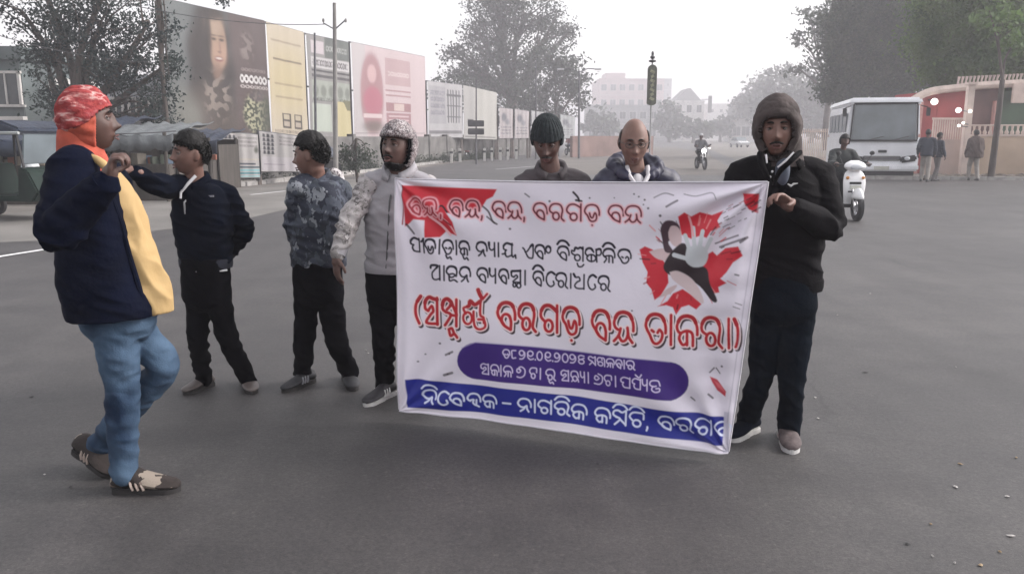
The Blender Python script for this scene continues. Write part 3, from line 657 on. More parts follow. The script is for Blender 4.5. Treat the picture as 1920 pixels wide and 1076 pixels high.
# ------------------------------------------------------------------ buildings
GLASSD = mat('dark window glass', (.05, .055, .06), .2, .2, 3, spec=.6)
def building(label, x0, x1, y0, depth, z1, m, rows, cols, win=(1.1, 1.3), roofbox=None, name='building', yaw=0, parapet=True, trim=None):
    cx = (x0+x1)/2; t = thing(name, label, 'building', (cx, y0, 0), yaw); w = x1-x0
    MB().box((0, depth/2, z1/2), (w, depth, z1)).build('wall', m, t, bevel=.03)
    if parapet: MB().box((0, depth/2, z1+.25), (w+.3, depth+.3, .5)).build('parapet', trim or m, t, bevel=.02)
    fh = z1/max(rows, 1); fr = trim or mat('pale plaster trim', (.5, .48, .46), .8, .1, 3)
    for j in range(rows):
        for i in range(cols):
            x = -w/2+w*(i+.5)/cols; z = fh*(j+.5)
            f = MB(); a, b = win
            for (dx, dz, sx, sz) in ((0, b/2, a+.2, .1), (0, -b/2, a+.3, .1), (-a/2, 0, .1, b), (a/2, 0, .1, b), (0, 0, .05, b)): f.box((dx, -.05, dz), (sx, .12, sz))
            fo = f.build('window', fr, t, loc=(x, -.01, z)); MB().box((0, .0, 0), (a-.08, .05, b-.08)).build('pane', GLASSD, fo, loc=(0, -.02, 0))
        if j: MB().box((0, -.12, fh*j), (w+.1, .3, .14)).build('ledge', fr, t)
    if roofbox:
        for (a, b, h) in roofbox: MB().box((a, depth*.4, z1+h/2), (b, depth*.5, h)).build('roof_room', m, t, bevel=.03)
    return t
PINK = mat('faded pink plaster', (.42, .33, .32), .9, .12, .4, bump=.2, bscale=4, detail=6)
WHITEP = mat('dirty white plaster', (.55, .54, .52), .9, .15, .5, bump=.2, bscale=4, detail=6)
GREYP = mat('grey plaster', (.27, .27, .27), .9, .15, .5, bump=.2, bscale=4, detail=6)
building('broad faded pink building blurred by haze behind the bald man', X(1122, 330), X(1242, 330), 330, 30, H(150, 330), PINK, 4, 7, win=(2.2, 2.4), roofbox=[(-6, 8, 3)])
building('narrow faint tower block end right of the hanging pole sign', X(1228, 380), X(1256, 380), 380, 20, H(150, 380), GREYP, 6, 2)
building('low faint grey houses below the pink building', X(1100, 250), X(1252, 250), 250, 10, H(200, 250), GREYP, 2, 8, win=(1.9, 2.2))
b3 = building('hazy white two-storey house with dark roof signboard beside the road', X(1262, 250), X(1318, 250), 250, 14, H(192, 250), WHITEP, 3, 3, win=(1.5, 2.2), roofbox=[(-.8, 3, 1.4)])
MB().box((0, 0, 0), (1.1, .3, 5)).build('signboard', STEEL, b3, loc=((X(1318, 250)-X(1262, 250))/2+1.6, -.4, H(196, 250)), bevel=.02); MB().box((0, 0, 0), (3, .15, .22)).build('signboard_arm', STEEL, b3, loc=((X(1318, 250)-X(1262, 250))/2+.5, -.4, H(187, 250)))
mb = MB(); zr = H(192, 250)+.5; mb.prism([(-4.4, zr), (-.6, zr+3.6), (.6, zr+3.8), (4.2, zr)], 1, 2, 10); mb.build('roof', GREYP, b3)
building('faint far block closing the end of the road', X(1325, 330), X(1375, 330), 330, 20, H(197, 330), WHITEP, 3, 3)
building('low pale shops in the haze left of the hooded man', X(1372, 230), X(1440, 230), 230, 10, H(226, 230), WHITEP, 1, 4, win=(2.2, 2.6))
# left side: buildings and stalls
TEAL = mat('grey green plaster', (.09, .11, .11), .9, .2, .7, bump=.3, bscale=6, detail=6)
building('grey-green plastered building at the far left edge behind the stalls', X(-120, 33), X(52, 33), 33, 8, H(112, 33), TEAL, 2, 3)
building('pale building with barred white windows behind the red cap', X(56, 35), X(112, 35), 35, 6, H(168, 35), WHITEP, 2, 2, win=(.9, .8))
building('low dusty shop block glimpsed through the lacy tree', X(205, 34), X(318, 34), 34, 6, H(165, 34), mat('pale shop wall', (.34, .35, .37), .9, .2, 1), 2, 3, win=(1.1, .9))
TARP = mat('dark blue tarpaulin', (.012, .020, .040), .55, .3, 3, bump=.6, bscale=7, bdist=.05)
TARPG = mat('grey plastic sheet', (.10, .11, .115), .6, .3, 2, bump=.6, bscale=6, bdist=.05)
WOODD = mat('dark stall timber', (.05, .042, .036), .85, .3, 6, stretch=(1, 1, .2))
GREEN = mat('dark green paint', (.007, .018, .014), .7, .3, 3, spec=.2); BLACKR = mat('black rubber', (.018, .018, .02), .75, .2, 10)
def stall(label, x0, x1, y, depth, zr, m, side=WOODD, group='market stalls under tarpaulins on the left'):
    w = x1-x0; t = thing('market_stall', label, 'stall', ((x0+x1)/2, y, 0), group=group)
    n = 24; V = []; F = []
    for j in range(7):
        for i in range(n+1):
            u = i/n; v = j/6; V.append((-w/2-.25+(w+.5)*u, -.5+v*(depth+.5), zr+.35*v-.06*abs(sin(u*pi*4))-.05*sin(v*9)+.03*random.random()))
    for j in range(6):
        for i in range(n): k = j*(n+1)+i; F.append([k, k+1, k+n+2, k+n+1])
    o = put('roof_sheet', rawmesh('roof_sheet', V, F, True), m, t); s = o.modifiers.new('s', 'SOLIDIFY'); s.thickness = .02
    V = []; F = []
    for i in range(n+1):
        u = i/n; x = -w/2-.25+(w+.5)*u; z = zr-.06*abs(sin(u*pi*4)); V += [(x, -.51, z), (x, -.53+.03*sin(u*30), z-.32-.06*random.random())]
    for i in range(n): F.append([2*i, 2*i+2, 2*i+3, 2*i+1])
    o = put('valance', rawmesh('valance', V, F, True), m, t); s = o.modifiers.new('s', 'SOLIDIFY'); s.thickness = .012
    for sx in (-1, 1):
        for yy in (-.35, depth-.1): MB().tube([(sx*(w/2-.05), yy, 0), (sx*(w/2-.05)+random.uniform(-.04, .04), yy, zr+.05)], .045, 7).build('post', WOODD, t, smooth=True)
    MB().box((0, depth, zr*.5), (w, .06, zr)).build('back_panel', side, t)
    for sx in (-1, 1): MB().box((sx*(w/2-.02), depth*.55, zr*.45), (.05, depth*.85, zr*.9)).build('side_panel', side, t)
    MB().box((0, .25, .45), (w*.86, .7, .9)).build('counter', side, t, bevel=.015)
    for k in range(9): 
        s = random.uniform(.12, .3); c = random.choice([(.25, .22, .18), (.10, .14, .2), (.3, .12, .08), (.35, .34, .3), (.08, .1, .07)])
        x = -w*.38+w*.76*k/8; MB().box((x, random.uniform(.05, .3), .9+s/2), (s, s*.8, s), rz=random.random()).build('goods_box', mat('goods %d' % int(c[0]*100), c, .7), t, bevel=.01)
    return t
stall('long stall under a dark blue tarpaulin at the far left edge', X(-70, 19), X(105, 19), 19, 2.2, H(262, 19), TARP)
stall('stall under a grey plastic sheet between the red cap and the dark-haired young man', X(225, 20), X(322, 20), 20, 2.2, H(252, 20), TARPG)
stall('dark stall roof just behind the red patterned cap', X(112, 21.5), X(222, 21.5), 21.5, 2.2, H(238, 21.5), TARP)
stall('low dark stall with timber sides left of the portrait notices', X(330, 23.5), X(402, 23.5), 23.5, 2, H(262, 23.5), TARP)
# white sack on the stall post
mb = MB(); V, F = limb([(0, 0, 0), (.02, -.02, .35), (0, 0, .62), (.03, 0, .85)], [.13, .19, .14, .05]); mb.add(V, F)
p = W(60, 345, 17.6); mb.build('hanging_sack', mat('white woven sack', (.5, .52, .54), .8, .3, 12), smooth=True, loc=(p.x, p.y, p.z-.1), label='white sack hanging from the stall front beside the navy jacket', cat='sack')
# ------------------------------------------------------------------ poles
POLEM = mat('galvanised pole', (.10, .10, .11), .6, .3, 5); CONCP = mat('concrete pole', (.22, .21, .2), .85, .2, 3)
def pole(label, bx, by, Y, top, r, bits, name='utility_pole', cat='pole', m=None, lean=None, group=None):
    """bits: list of (part name, list of (kind, args in pixel space))"""
    z1 = H(top, Y); x0 = X(bx, Y, by); x1 = lean if lean is not None else X(bx, Y, top); t = thing(name, label, cat, (x0, Y, 0), group=group)
    MB().tube([(0, 0, 0), ((x1-x0)*.5, 0, z1*.5), (x1-x0, 0, z1)], [r, r*.85, r*.65], 10).build('pole', m or POLEM, t, smooth=True)
    return t, (x1-x0), z1
t, dx, z1 = pole('tall thin utility pole with small crossed arms in front of the patchwork hoarding', 627, 270, 27, 6, .085, None, m=CONCP)
zc = H(45, 27)
for a, b in (((-.36, 0, .02), (.0, 0, -.18)), ((.0, 0, -.18), (.36, 0, .12))): MB().tube([Vector(a)+Vector((dx*.9, 0, zc)), Vector(b)+Vector((dx*.9, 0, zc))], .022, 6).build('cross_arm', POLEM, t)
for s in (-.36, .36): MB().add(*ellip((dx*.9+s, 0, zc+.1), (.04, .04, .07), nu=10, nv=8)).build('insulator', CONCP, t, smooth=True)
t, dx, z1 = pole('thin pole at the seam of cream and patchwork hoardings', 590, 270, 33, 62, .06, None)
t, dx, z1 = pole('thin pole carrying two black traffic plates before the blank white hoarding', 893, 300, 46, 150, .055, None)
for zz in (232, 247): MB().box((dx*.2, -.08, H(zz, 46)), (.9, .04, .34)).build('plate', STEEL, t, bevel=.02)
t, dx, z1 = pole('street lamp with two small arms right of the black knitted cap', 1086, 262, 58, 133, .09, None, name='street_lamp', cat='street lamp')
for s in (-1, 1):
    MB().tube([(dx, 0, z1-.1), (dx+s*.6, 0, z1+.15), (dx+s*1.1, 0, z1+.12)], .035, 6).build('arm', POLEM, t)
    MB().box((dx+s*1.3, 0, z1+.1), (.5, .18, .12)).build('lamp_head', mat('lamp cover', (.5, .5, .52), .4), t, bevel=.03)
t, dx, z1 = pole('pole rising before the tall grey tree', 1005, 262, 57, 118, .06, None)
# pole with tall hanging sign and crown lantern
Y = 30; xs = X(1219, Y); t = thing('sign_pole', 'slender pole with tall narrow dark sign and crown ornament above the bald man', 'pole', (xs, Y, 0))
MB().tube([(0, 0, 0), (0, 0, H(100, Y))], .028, 8).build('pole', mat('pale grey pole', (.3, .3, .3), .6), t, smooth=True)
zt, zb = H(122, Y), H(198, Y); mb = MB(); n = 12; w = .165; poly = []
for k in range(n+1): a = pi*k/n; poly.append((w*cos(a), zt-w+w*sin(a)*1.0))
for k in range(n+1): a = pi+pi*k/n; poly.append((w*cos(a), zb+w*.5+w*.5*sin(a)))
mb.prism(poly, 1, -.10, .02); mb.build('sign_body', mat('olive dark sign', (.09, .095, .07), .6, .35, 9), t, bevel=.01)
mb = MB()
for k in range(7): zz = zt-.25-(zt-zb-.4)*k/6.5; mb.box((0, -.115, zz), (.17-.05*(k % 2), .02, .10), R=Matrix.Rotation(.5*(-1)**k, 3, 'Y'))
mb.build('sign_emblem', mat('faded gold print', (.26, .26, .17), .6, .4, 20), t, bevel=.005)
mb = MB(); mb.add(*ellip((0, 0, H(115, Y)), (.14, .14, .05), nu=14, nv=8)); mb.add(*ellip((0, 0, H(108, Y)), (.09, .09, .07), nu=14, nv=8)); mb.add(*ellip((0, 0, H(101, Y)), (.05, .05, .09), nu=12, nv=8)); mb.build('finial', STEEL, t, smooth=True)
# overhead wires
def wire(label, a, b, sag, group='overhead wires'):
    a = W(*a); b = W(*b); P = [a.lerp(b, k/14)-Vector((0, 0, 4*sag*(k/14)*(1-k/14)))-a for k in range(15)]
    tag(MB().tube(P, .012, 5).build('overhead_wire', STEEL, smooth=True, loc=a), label, 'wire', group)
wire('thin wire slanting down across the bright sky at the far left', (-40, 55, 24), (330, 118, 27), .25)
wire('upper wire running from the thin utility pole towards the left', (612, 46, 27), (-60, -80, 22), .5)
wire('dark cable sagging above the stall roofs', (-40, 236, 18.4), (330, 246, 19.4), .12)
# ------------------------------------------------------------------ right side: temple-garden gate, beige wall, red building
REDW = mat('faded red wall', (.33, .07, .07), .85, .25, .8, bump=.3, bscale=8, detail=6); MAROON = mat('brown red wall', (.13, .075, .07), .85, .3, 1, bump=.3, bscale=8, detail=6)
CREAM = mat('cream painted concrete', (.55, .45, .40), .8, .15, 2, bump=.2, bscale=15); BEIGE = mat('beige plaster wall', (.48, .37, .28), .85, .18, .8, bump=.25, bscale=10, detail=6)
LAMPW = mat('lit white globe', (.9, .88, .85), .3, emit=(1, .93, .88), estr=1.1)
Y = 35; z1 = H(166, Y)
t = thing('building', 'red and maroon building with cream arch band behind the right wall', 'building', (X(1800, Y), Y, 0)); o = t.location.x
for (a, b, za, m, nm) in ((1700, 1752, H(185, Y), REDW, 'wall'), (1752.4, 1812, H(170, Y), REDW, 'wall'), (1812.4, 1868, H(166, Y), MAROON, 'wall'), (1868.4, 2060, H(170, Y), mat('dark green wall', (.05, .09, .055), .8, .3, 1), 'wall')):
    xa, xb = X(a, Y)-o, X(b, Y)-o; MB().box(((xa+xb)/2, 2, za/2), (xb-xa, 4, za)).build(nm, m, t, bevel=.02)
pts = [W(1698, 200, Y-.3), W(1715, 186, Y-.3), W(1745, 172, Y-.3), W(1790, 166, Y-.3), W(1850, 160, Y-.3), W(2000, 152, Y-.3)]
MB().tube([Vector(p)-t.location for p in catmull(pts, 4)], .16, 8).build('cornice', CREAM, t, smooth=True)
for px in (1722, 1866): MB().box((X(px, Y-.25, 220)-o, -.25, H(190, Y)/2), (.24, .24, H(190, Y))).build('column', mat('pink column', (.5, .28, .25), .8), t, bevel=.02)
# row of balusters on the cornice
for k in range(19):
    px = 1796+k*7.3; 
    if px > 1925: break
    p = W(px, 160-(px-1796)*.05, Y-.3)-t.location; mb = MB(); mb.tube([p, p+Vector((0, 0, .16)), p+Vector((.03, 0, .34))], [.06, .035, .06], 6); mb.build('baluster', CREAM, t, smooth=True)
# cream entrance panel and square frame
MB().box((X(1908, 34.4)-o, -.5, H(175, 34.4)), (.75, .1, .8)).build('signboard', CREAM, t, bevel=.02)
# slatted cream gate panel
Yg = 33; t = thing('gate', 'cream slatted gate between the navy-jacketed pair and the brown shawl', 'gate', (X(1778, Yg), Yg, 0)); o = t.location.x
zt = H(222, Yg)
for k in range(15):
    x = X(1748+k*4.3, Yg)-o; MB().box((x, 0, zt/2), (.055, .04, zt)).build('slat', CREAM, t)
MB().box((0, -.03, zt-.02), (X(1812, Yg)-X(1745, Yg), .06, .08)).build('rail', CREAM, t); MB().box((0, -.03, .9), (X(1812, Yg)-X(1745, Yg), .06, .08)).build('rail', CREAM, t)
# pillar with lamps
Yp = 31.5; t = thing('lamp_pillar', 'cream pillar with three round white lamps beside the brown shawl', 'pillar', (X(1811, Yp), Yp, 0))
zt = H(160, Yp); MB().box((0, 0, zt/2), (.24, .24, zt)).build('shaft', CREAM, t, bevel=.02); MB().box((0, 0, zt+.05), (.36, .36, .1)).build('cap', CREAM, t, bevel=.02)
for (px, py, r) in ((1797, 207, .10), (1819, 209, .065), (1806, 231, .05), (1798, 236, .055)):
    p = W(px, py, Yp-.25)-t.location; q = Vector((0, -.1, p.z-.05)); MB().tube([q, p], .018, 6).build('bracket', STEEL, t)
    MB().add(*ellip(p, (r, r, r), nu=14, nv=10)).build('globe', LAMPW, t, smooth=True)
t = thing('wall_lamp', 'large round white lamp high on the red wall beside the bus', 'lamp', (X(1752, 34.6), 34.6, 0))
p = W(1752, 191, 34.5)-t.location; MB().add(*ellip(p, (.14, .14, .14), nu=14, nv=10)).build('globe', LAMPW, t, smooth=True); MB().tube([p, p+Vector((0, .5, .1))], .03, 6).build('bracket', STEEL, t)
# beige wall with ornamental railing
Yw = 32.2; t = wallrun('garden_wall', 'beige wall with white ornamental balusters at the right edge', [(X(1815, Yw), Yw), (X(1868, 32), 31.9), (X(2080, 30.5), 30.5)], H(256, Yw), .3, BEIGE, cope=CREAM)
o = t.location; mbz = H(256, Yw)+.08; MB().tube([Vector((X(1815, Yw), Yw, mbz+.34))-o, Vector((X(2080, 30.5), 30.5, mbz+.34))-o], .035, 6).build('rail', CREAM, t)
for k in range(26):
    f = k/25; p = Vector((X(1815, Yw), Yw, mbz-.03)).lerp(Vector((X(2080, 30.5), 30.5, mbz-.03)), f)-o
    MB().tube([p, p+Vector((0, 0, .1)), p+Vector((0, 0, .2)), p+Vector((0, 0, .36))], [.05, .08, .035, .05], 7).build('baluster', CREAM, t, smooth=True)
wallrun('boundary_wall', 'low light concrete wall behind the navy-jacketed pair', [(X(1735, 32.8), 32.8), (X(1814, 32.6), 32.6)], H(262, 32.7), .2, mat('pinkish render', (.46, .36, .32), .85, .2, 1, bump=.2, bscale=10))
# rubble and dark plant bed along the wall foot
mb = MB()
for k in range(260):
    px = random.uniform(1738, 1925); Yk = random.uniform(29.7, 31.4); s = random.uniform(.05, .17); mb.add(*ellip((X(px, Yk), Yk, s*.4), (s*random.uniform(.8, 1.6), s, s*.7), nu=6, nv=4))
mb.build('rubble', mat('dark rubble and dry leaves', (.09, .075, .062), .9, .5, 3), kind='stuff', label='dark rubble and leaves heaped along the foot of the beige wall')
# fence panel seen between hooded man and bus
t = thing('fence', 'pale vertical-bar fence in the haze left of the bus', 'fence', (X(1500, 48), 48, 0)); o = t.location.x
for k in range(28):
    x = X(1497+k*3.6, 48)-o; MB().box((x, 0, 1.0), (.05, .04, 2.0)).build('bar', CREAM, t)
for zz in (.25, 1.85): MB().box(((X(1497+27*3.6, 48)-o)/2, -.04, zz), (X(1497+27*3.6, 48)-o, .04, .06)).build('rail', CREAM, t)

ORDW = ('first', 'second', 'third', 'fourth', 'fifth', 'sixth', 'seventh')
TRIMP = mat('dull black band', (.03, .03, .03), .7)
# short white guard posts in front of the wall under the white hoardings
for k, px in enumerate((846, 862, 908, 922, 938, 952, 968)):
    Yk = 49+k*1.3; t_ = thing('guard_post', ORDW[k]+' white guard post from the left, below the white hoardings', 'post', (X(px, Yk), Yk, 0), group='white guard posts below the hoardings')
    MB().box((0, 0, .42), (.16, .16, .84)).build('shaft', WHITEP, t_, bevel=.02); MB().box((0, 0, .62), (.17, .17, .14)).build('painted_band', TRIMP, t_, bevel=.005)
# handcart covered with a sheet below the pink hoarding
Yk = 31; t_ = thing('handcart', 'low handcart covered with a dark sheet below the patchwork hoarding', 'cart', (X(600, Yk)-.2, Yk, 0), radians(20))
MB().box((0, 0, .75), (1.7, 1.0, .10)).build('deck', WOODD, t_, bevel=.02); V, F = ring_loft(smooth_secs([((0, 0, .78), .84, .5, 0, 3), ((.05, 0, 1.0), .74, .44, 0, 2.6), ((.1, 0, 1.22), .45, .28, 0, 2.2)], 4), 24); MB().add(V, F).build('sheet_cover', TARP, t_, smooth=True)
for sx in (-.6, .6):
    for sy in (-.5, .5): MB().tube([(sx, sy, .36), (sx, sy*1.02, .36), (sx, sy*1.12, .36)], .30, 16).build('wheel', BLACKR, t_, smooth=True)
MB().tube([(.85, -.3, .8), (1.35, -.3, .95), (1.35, .3, .95), (.85, .3, .8)], .025, 6).build('push_bar', STEEL, t_, smooth=True)
# ------------------------------------------------------------------ vehicles
WBUS = mat('white bus paint', (.80, .81, .84), .35, .08, 2, coat=.3); GLASSB = mat('bus windscreen', (.13, .155, .17), .08, .25, 1.2, spec=.8); TRIMB = mat('black rubber trim', (.02, .02, .022), .6)
CHROME = mat('dull chrome', (.5, .5, .52), .25, metal=.9); LENS = mat('clear lamp lens', (.6, .62, .65), .1, spec=.8)
def wheel(parent, loc, r, w, axis='X', rim=None, name='wheel', seg=24):
    """tyre with a rim as sub-part, axle along X"""
    prof = [(-w/2, r*.62), (-w/2, r*.9), (-w*.36, r*.985), (0, r), (w*.36, r*.985), (w/2, r*.9), (w/2, r*.62)]
    def lathe(prof, seg, close=True):
        V = []; F = []; n = len(prof)
        for k in range(seg):
            a = 2*pi*k/seg
            for (x, q) in prof: V.append((x, q*cos(a), q*sin(a)))
        for k in range(seg):
            k2 = (k+1) % seg
            for i in range(n if close else n-1): j = (i+1) % n; F.append([k*n+i, k2*n+i, k2*n+j, k*n+j])
        return V, F
    V, F = lathe(prof, seg); rot = (0, 0, 0) if axis == 'X' else (0, 0, pi/2)
    t = MB().add(V, F).build(name, BLACKR, parent, smooth=True, loc=loc, rot=rot)
    mb = MB(); V, F = lathe([(-w*.3, r*.64), (-w*.3, r*.52), (w*.3, r*.52), (w*.3, r*.64)], seg); mb.add(V, F)
    mb.tube([(-w*.45, 0, 0), (w*.45, 0, 0)], r*.16, 10)
    for k in range(6): a = 2*pi*k/6; mb.tube([(0, r*.12*cos(a), r*.12*sin(a)), (0, r*.56*cos(a), r*.56*sin(a))], r*.055, 6)
    mb.build('rim', rim or CHROME, t, smooth=True); return t
# bus: its nose towards the camera, its left side seen at a slant
Yb = 30.2; xb0, xb1 = X(1592, Yb), X(1720, Yb); wb = xb1-xb0; cxb = (xb0+xb1)/2; zb = H(183, Yb)
bus = thing('bus', 'white minibus with wide windscreen parked facing the camera beside the red building', 'bus', (cxb, Yb, 0), radians(-15))
skew = 0.0
def bshell(z0, z1, y0, y1, inset0=0, inset1=0):
    V = []
    for z, ins in ((z0, inset0), (z1, inset1)):
        for x, y in ((-1, y0), (1, y0), (1, y1), (-1, y1)): V.append((x*(wb/2-ins)+skew*y, y+(ins*.6 if y == y0 else 0), z))
    return V, [[3, 2, 1, 0], [4, 5, 6, 7], [0, 1, 5, 4], [1, 2, 6, 5], [2, 3, 7, 6], [3, 0, 4, 7]]
mb = MB(); mb.add(*bshell(.34, 1.62, 0, 6.4, 0, .0)); mb.build('lower_body', WBUS, bus, bevel=.08)
mb = MB(); mb.add(*bshell(1.60, zb-.22, .03, 6.35, .01, .09)); mb.build('upper_body', WBUS, bus, bevel=.05)
mb = MB(); mb.add(*bshell(zb-.24, zb, -.10, 6.4, .0, .08)); mb.build('roof', WBUS, bus, bevel=.07)
zw0, zw1 = H(262, Yb), H(196, Yb)
V = [(-wb/2+.16, -.0, zw0), (wb/2-.16, -.0, zw0), (wb/2-.22, .05, zw1), (-wb/2+.22, .05, zw1)]; mb = MB(); mb.add([(x, y-.05, z) for x, y, z in V]+[(x, y+.05, z) for x, y, z in V], [[0, 1, 2, 3], [4, 7, 6, 5], [0, 4, 5, 1], [1, 5, 6, 2], [2, 6, 7, 3], [3, 7, 4, 0]])
mb.build('windscreen', GLASSB, bus, bevel=.02)
mb = MB(); mb.tube([(-wb/2+.12, -.07, zw0-.03), (wb/2-.12, -.07, zw0-.03)], .04, 6); mb.tube([(-wb/2+.12, -.06, zw0), (-wb/2+.18, 0, zw1)], .03, 6); mb.tube([(wb/2-.12, -.06, zw0), (wb/2-.18, 0, zw1)], .03, 6); mb.tube([(-wb/2+.18, -.02, zw1+.03), (wb/2-.18, -.02, zw1+.03)], .035, 6); mb.build('windscreen_seal', TRIMB, bus, smooth=True)
for s in (-.45, .4): MB().tube([(s, -.09, zw0), (s+.45, -.085, zw0+.12)], .014, 5).build('wiper', TRIMB, bus)
MB().box((0, -.03, H(297, Yb)), (wb*.52, .08, .17)).build('grille', TRIMB, bus, bevel=.03)
for k in range(3): MB().box((0, -.08, H(297, Yb)+.05-.05*k), (wb*.48, .02, .014)).build('grille_bar', CHROME, bus)
for s in (-1, 1):
    h = MB().box((s*wb*.36, -.05, H(298, Yb)), (.56, .1, .22), R=Matrix.Rotation(-.16*s, 3, 'Y')).build('headlight', TRIMB, bus, bevel=.05)
    MB().add(*ellip((s*wb*.34, -.12, H(297, Yb)), (.10, .04, .07), nu=12, nv=8)).build('lamp_lens', LENS, h, smooth=True)
MB().box((0, -.06, .44), (wb*1.0, .22, .26)).build('bumper', WBUS, bus, bevel=.06)
MB().box((0, -.185, .42), (.52, .02, .13)).build('number_plate', mat('plate white', (.5, .5, .45), .6), bus)
MB().box((0, -.10, H(284, Yb)), (.30, .03, .10)).build('emblem', TRIMB, bus, bevel=.02)
MB().box((0, 1.5, .26), (wb*.92, 2.8, .30)).build('underbody', TRIMB, bus)
for s in (-1, 1):
    for y in (1.0, 4.8): wheel(bus, (s*(wb/2-.16)+skew*y, y, .40), .40, .24)
    MB().tube([(s*wb*.47, -.02, zw1-.05), (s*(wb/2+.13), -.16, zw1-.12)], .02, 6).build('mirror_arm', TRIMB, bus)
    MB().box((s*(wb/2+.15), -.17, zw1-.28), (.14, .06, .30)).build('mirror', TRIMB, bus, bevel=.02)
for k in range(5):
    y = .9+k*1.1; x = -wb/2+skew*y+.02
    MB().box((x, y, (zw0+zw1)/2-.02), (.05, .9, .72), R=Matrix.Rotation(-skew*.0, 3, 'Z')).build('side_window', GLASSB, bus, bevel=.02)
# scooter from the front
WSC = mat('white scooter plastic', (.8, .8, .81), .35, .05, 5, coat=.4)
def scooter(label, loc, rz, s=1.0):
    t = thing('scooter', label, 'scooter', loc, rz); t.scale = (s, s, s)
    wheel(t, (0, -.62, .26), .26, .10); wheel(t, (0, .62, .25), .25, .11)
    V, F = ring_loft(smooth_secs([((0, -.30, .30), .15, .05, 0, 2.6), ((0, -.36, .50), .19, .06, 0, 2.6), ((0, -.35, .72), .205, .06, 0, 2.8), ((0, -.30, .88), .17, .05, 0, 2.5), ((0, -.27, .95), .09, .03, 0, 2.2)], 4), 28)
    MB().add(V, F).build('front_apron', WSC, t, smooth=True)
    V, F = ellip((0, -.60, .42), (.085, .24, .20), nu=18, nv=12); F = [f for f in F if sum(V[i].z for i in f)/4 > .40]
    o = MB().add(V, F).build('front_fender', WSC, t, smooth=True); sd_ = o.modifiers.new('s', 'SOLIDIFY'); sd_.thickness = .015
    V, F = ring_loft(smooth_secs([((0, -.30, .92), .09, .07, 0, 2.2), ((0, -.33, .99), .20, .10, 0, 2.2), ((0, -.31, 1.07), .17, .09, 0, 2.2), ((0, -.28, 1.12), .07, .04, 0, 2)], 4), 24)
    MB().add(V, F).build('handlebar_cowl', WSC, t, smooth=True)
    MB().add(*ellip((0, -.43, 1.00), (.12, .03, .055), nu=16, nv=10)).build('headlight', LENS, t, smooth=True)
    MB().box((0, -.425, .70), (.22, .02, .045)).build('grille', TRIMB, t, bevel=.008); MB().box((0, -.425, .54), (.26, .02, .03)).build('grille', TRIMB, t, bevel=.006)
    for sx in (-1, 1):
        MB().tube([(sx*.15, -.30, 1.04), (sx*.34, -.22, 1.05)], .016, 8).build('handlebar', TRIMB, t, smooth=True)
        m_ = MB().tube([(sx*.22, -.27, 1.06), (sx*.30, -.28, 1.22)], .007, 5).build('mirror_stem', TRIMB, t); MB().add(*ellip((sx*.31, -.29, 1.26), (.05, .02, .04), nu=12, nv=8)).build('mirror', TRIMB, m_, smooth=True)
        MB().add(*ellip((sx*.145, -.405, .80), (.035, .02, .03), nu=10, nv=6)).build('indicator', mat('amber lens', (.6, .25, .05), .3), t, smooth=True)
        MB().tube([(sx*.045, -.40, .62), (sx*.055, -.62, .26)], .02, 7).build('fork', CHROME, t, smooth=True)
    MB().box((0, .02, .26), (.30, .52, .08)).build('floorboard', TRIMB, t, bevel=.02)
    V, F = ring_loft(smooth_secs([((0, .50, .34), .15, .36, 0, 2.6), ((0, .50, .52), .17, .40, 0, 2.6), ((0, .50, .66), .14, .38, 0, 2.4)], 4), 28); MB().add(V, F).build('rear_body', WSC, t, smooth=True)
    V, F = ring_loft(smooth_secs([((0, .45, .66), .13, .36, 0, 2.6), ((0, .45, .74), .14, .37, 0, 2.6), ((0, .45, .78), .10, .33, 0, 2.4)], 4), 28); MB().add(V, F).build('seat', TRIMB, t, smooth=True)
    MB().box((0, -.435, .62), (.20, .012, .07)).build('number_plate', mat('plate white', (.5, .5, .45), .6), t)
    return t
gs = G(1607, 414)
scooter('white scooter ridden towards the camera just right of the black jacket elbow', (gs.x, gs.y+.55, 0), radians(-4))
def motorbike(label, loc, rz, col, lit=False, group=None, s=1.0):
    t = thing('motorcycle', label, 'motorcycle', loc, rz, group=group); t.scale = (s, s, s)
    wheel(t, (0, -.66, .30), .30, .09, seg=18); wheel(t, (0, .66, .30), .30, .11, seg=18)
    V, F = limb([(0, -.22, .82), (0, 0, .84), (0, .22, .76)], [.12, .15, .09], 12, 4); MB().add(V, F).build('fuel_tank', col, t, smooth=True)
    V, F = limb([(0, .15, .80), (0, .45, .78), (0, .80, .84)], [.10, .12, .08], 10, 4); MB().add(V, F).build('seat', TRIMB, t, smooth=True)
    MB().add(*ellip((0, 0, .45), (.14, .22, .18), nu=12, nv=8)).build('engine', mat('engine metal', (.12, .12, .12), .5, metal=.6), t, smooth=True)
    mb = MB(); mb.tube([(0, -.3, .8), (0, -.1, .4), (0, .4, .35), (0, .66, .3)], .03, 6); mb.build('frame', TRIMB, t, smooth=True)
    for sx in (-1, 1):
        MB().tube([(sx*.08, -.36, .92), (sx*.07, -.66, .30)], .022, 7).build('fork', CHROME, t, smooth=True)
        MB().tube([(0, -.34, .98), (sx*.20, -.32, 1.02), (sx*.36, -.22, 1.0)], .014, 6).build('handlebar', CHROME, t, smooth=True)
        MB().add(*ellip((sx*.34, -.3, 1.18), (.055, .02, .035), nu=10, nv=6)).build('mirror', TRIMB, t, smooth=True)
    h = MB().add(*ellip((0, -.46, .90), (.10, .07, .10), nu=14, nv=10)).build('headlight', LAMPH if lit else LENS, t, smooth=True)
    MB().add(*ellip((0, -.66, .56), (.06, .22, .09), nu=12, nv=8)).build('front_fender', col, t, smooth=True)
    MB().tube([(.14, .05, .3), (.15, .5, .3), (.15, .9, .38)], [.03, .045, .05], 8).build('exhaust', CHROME, t, smooth=True)
    return t
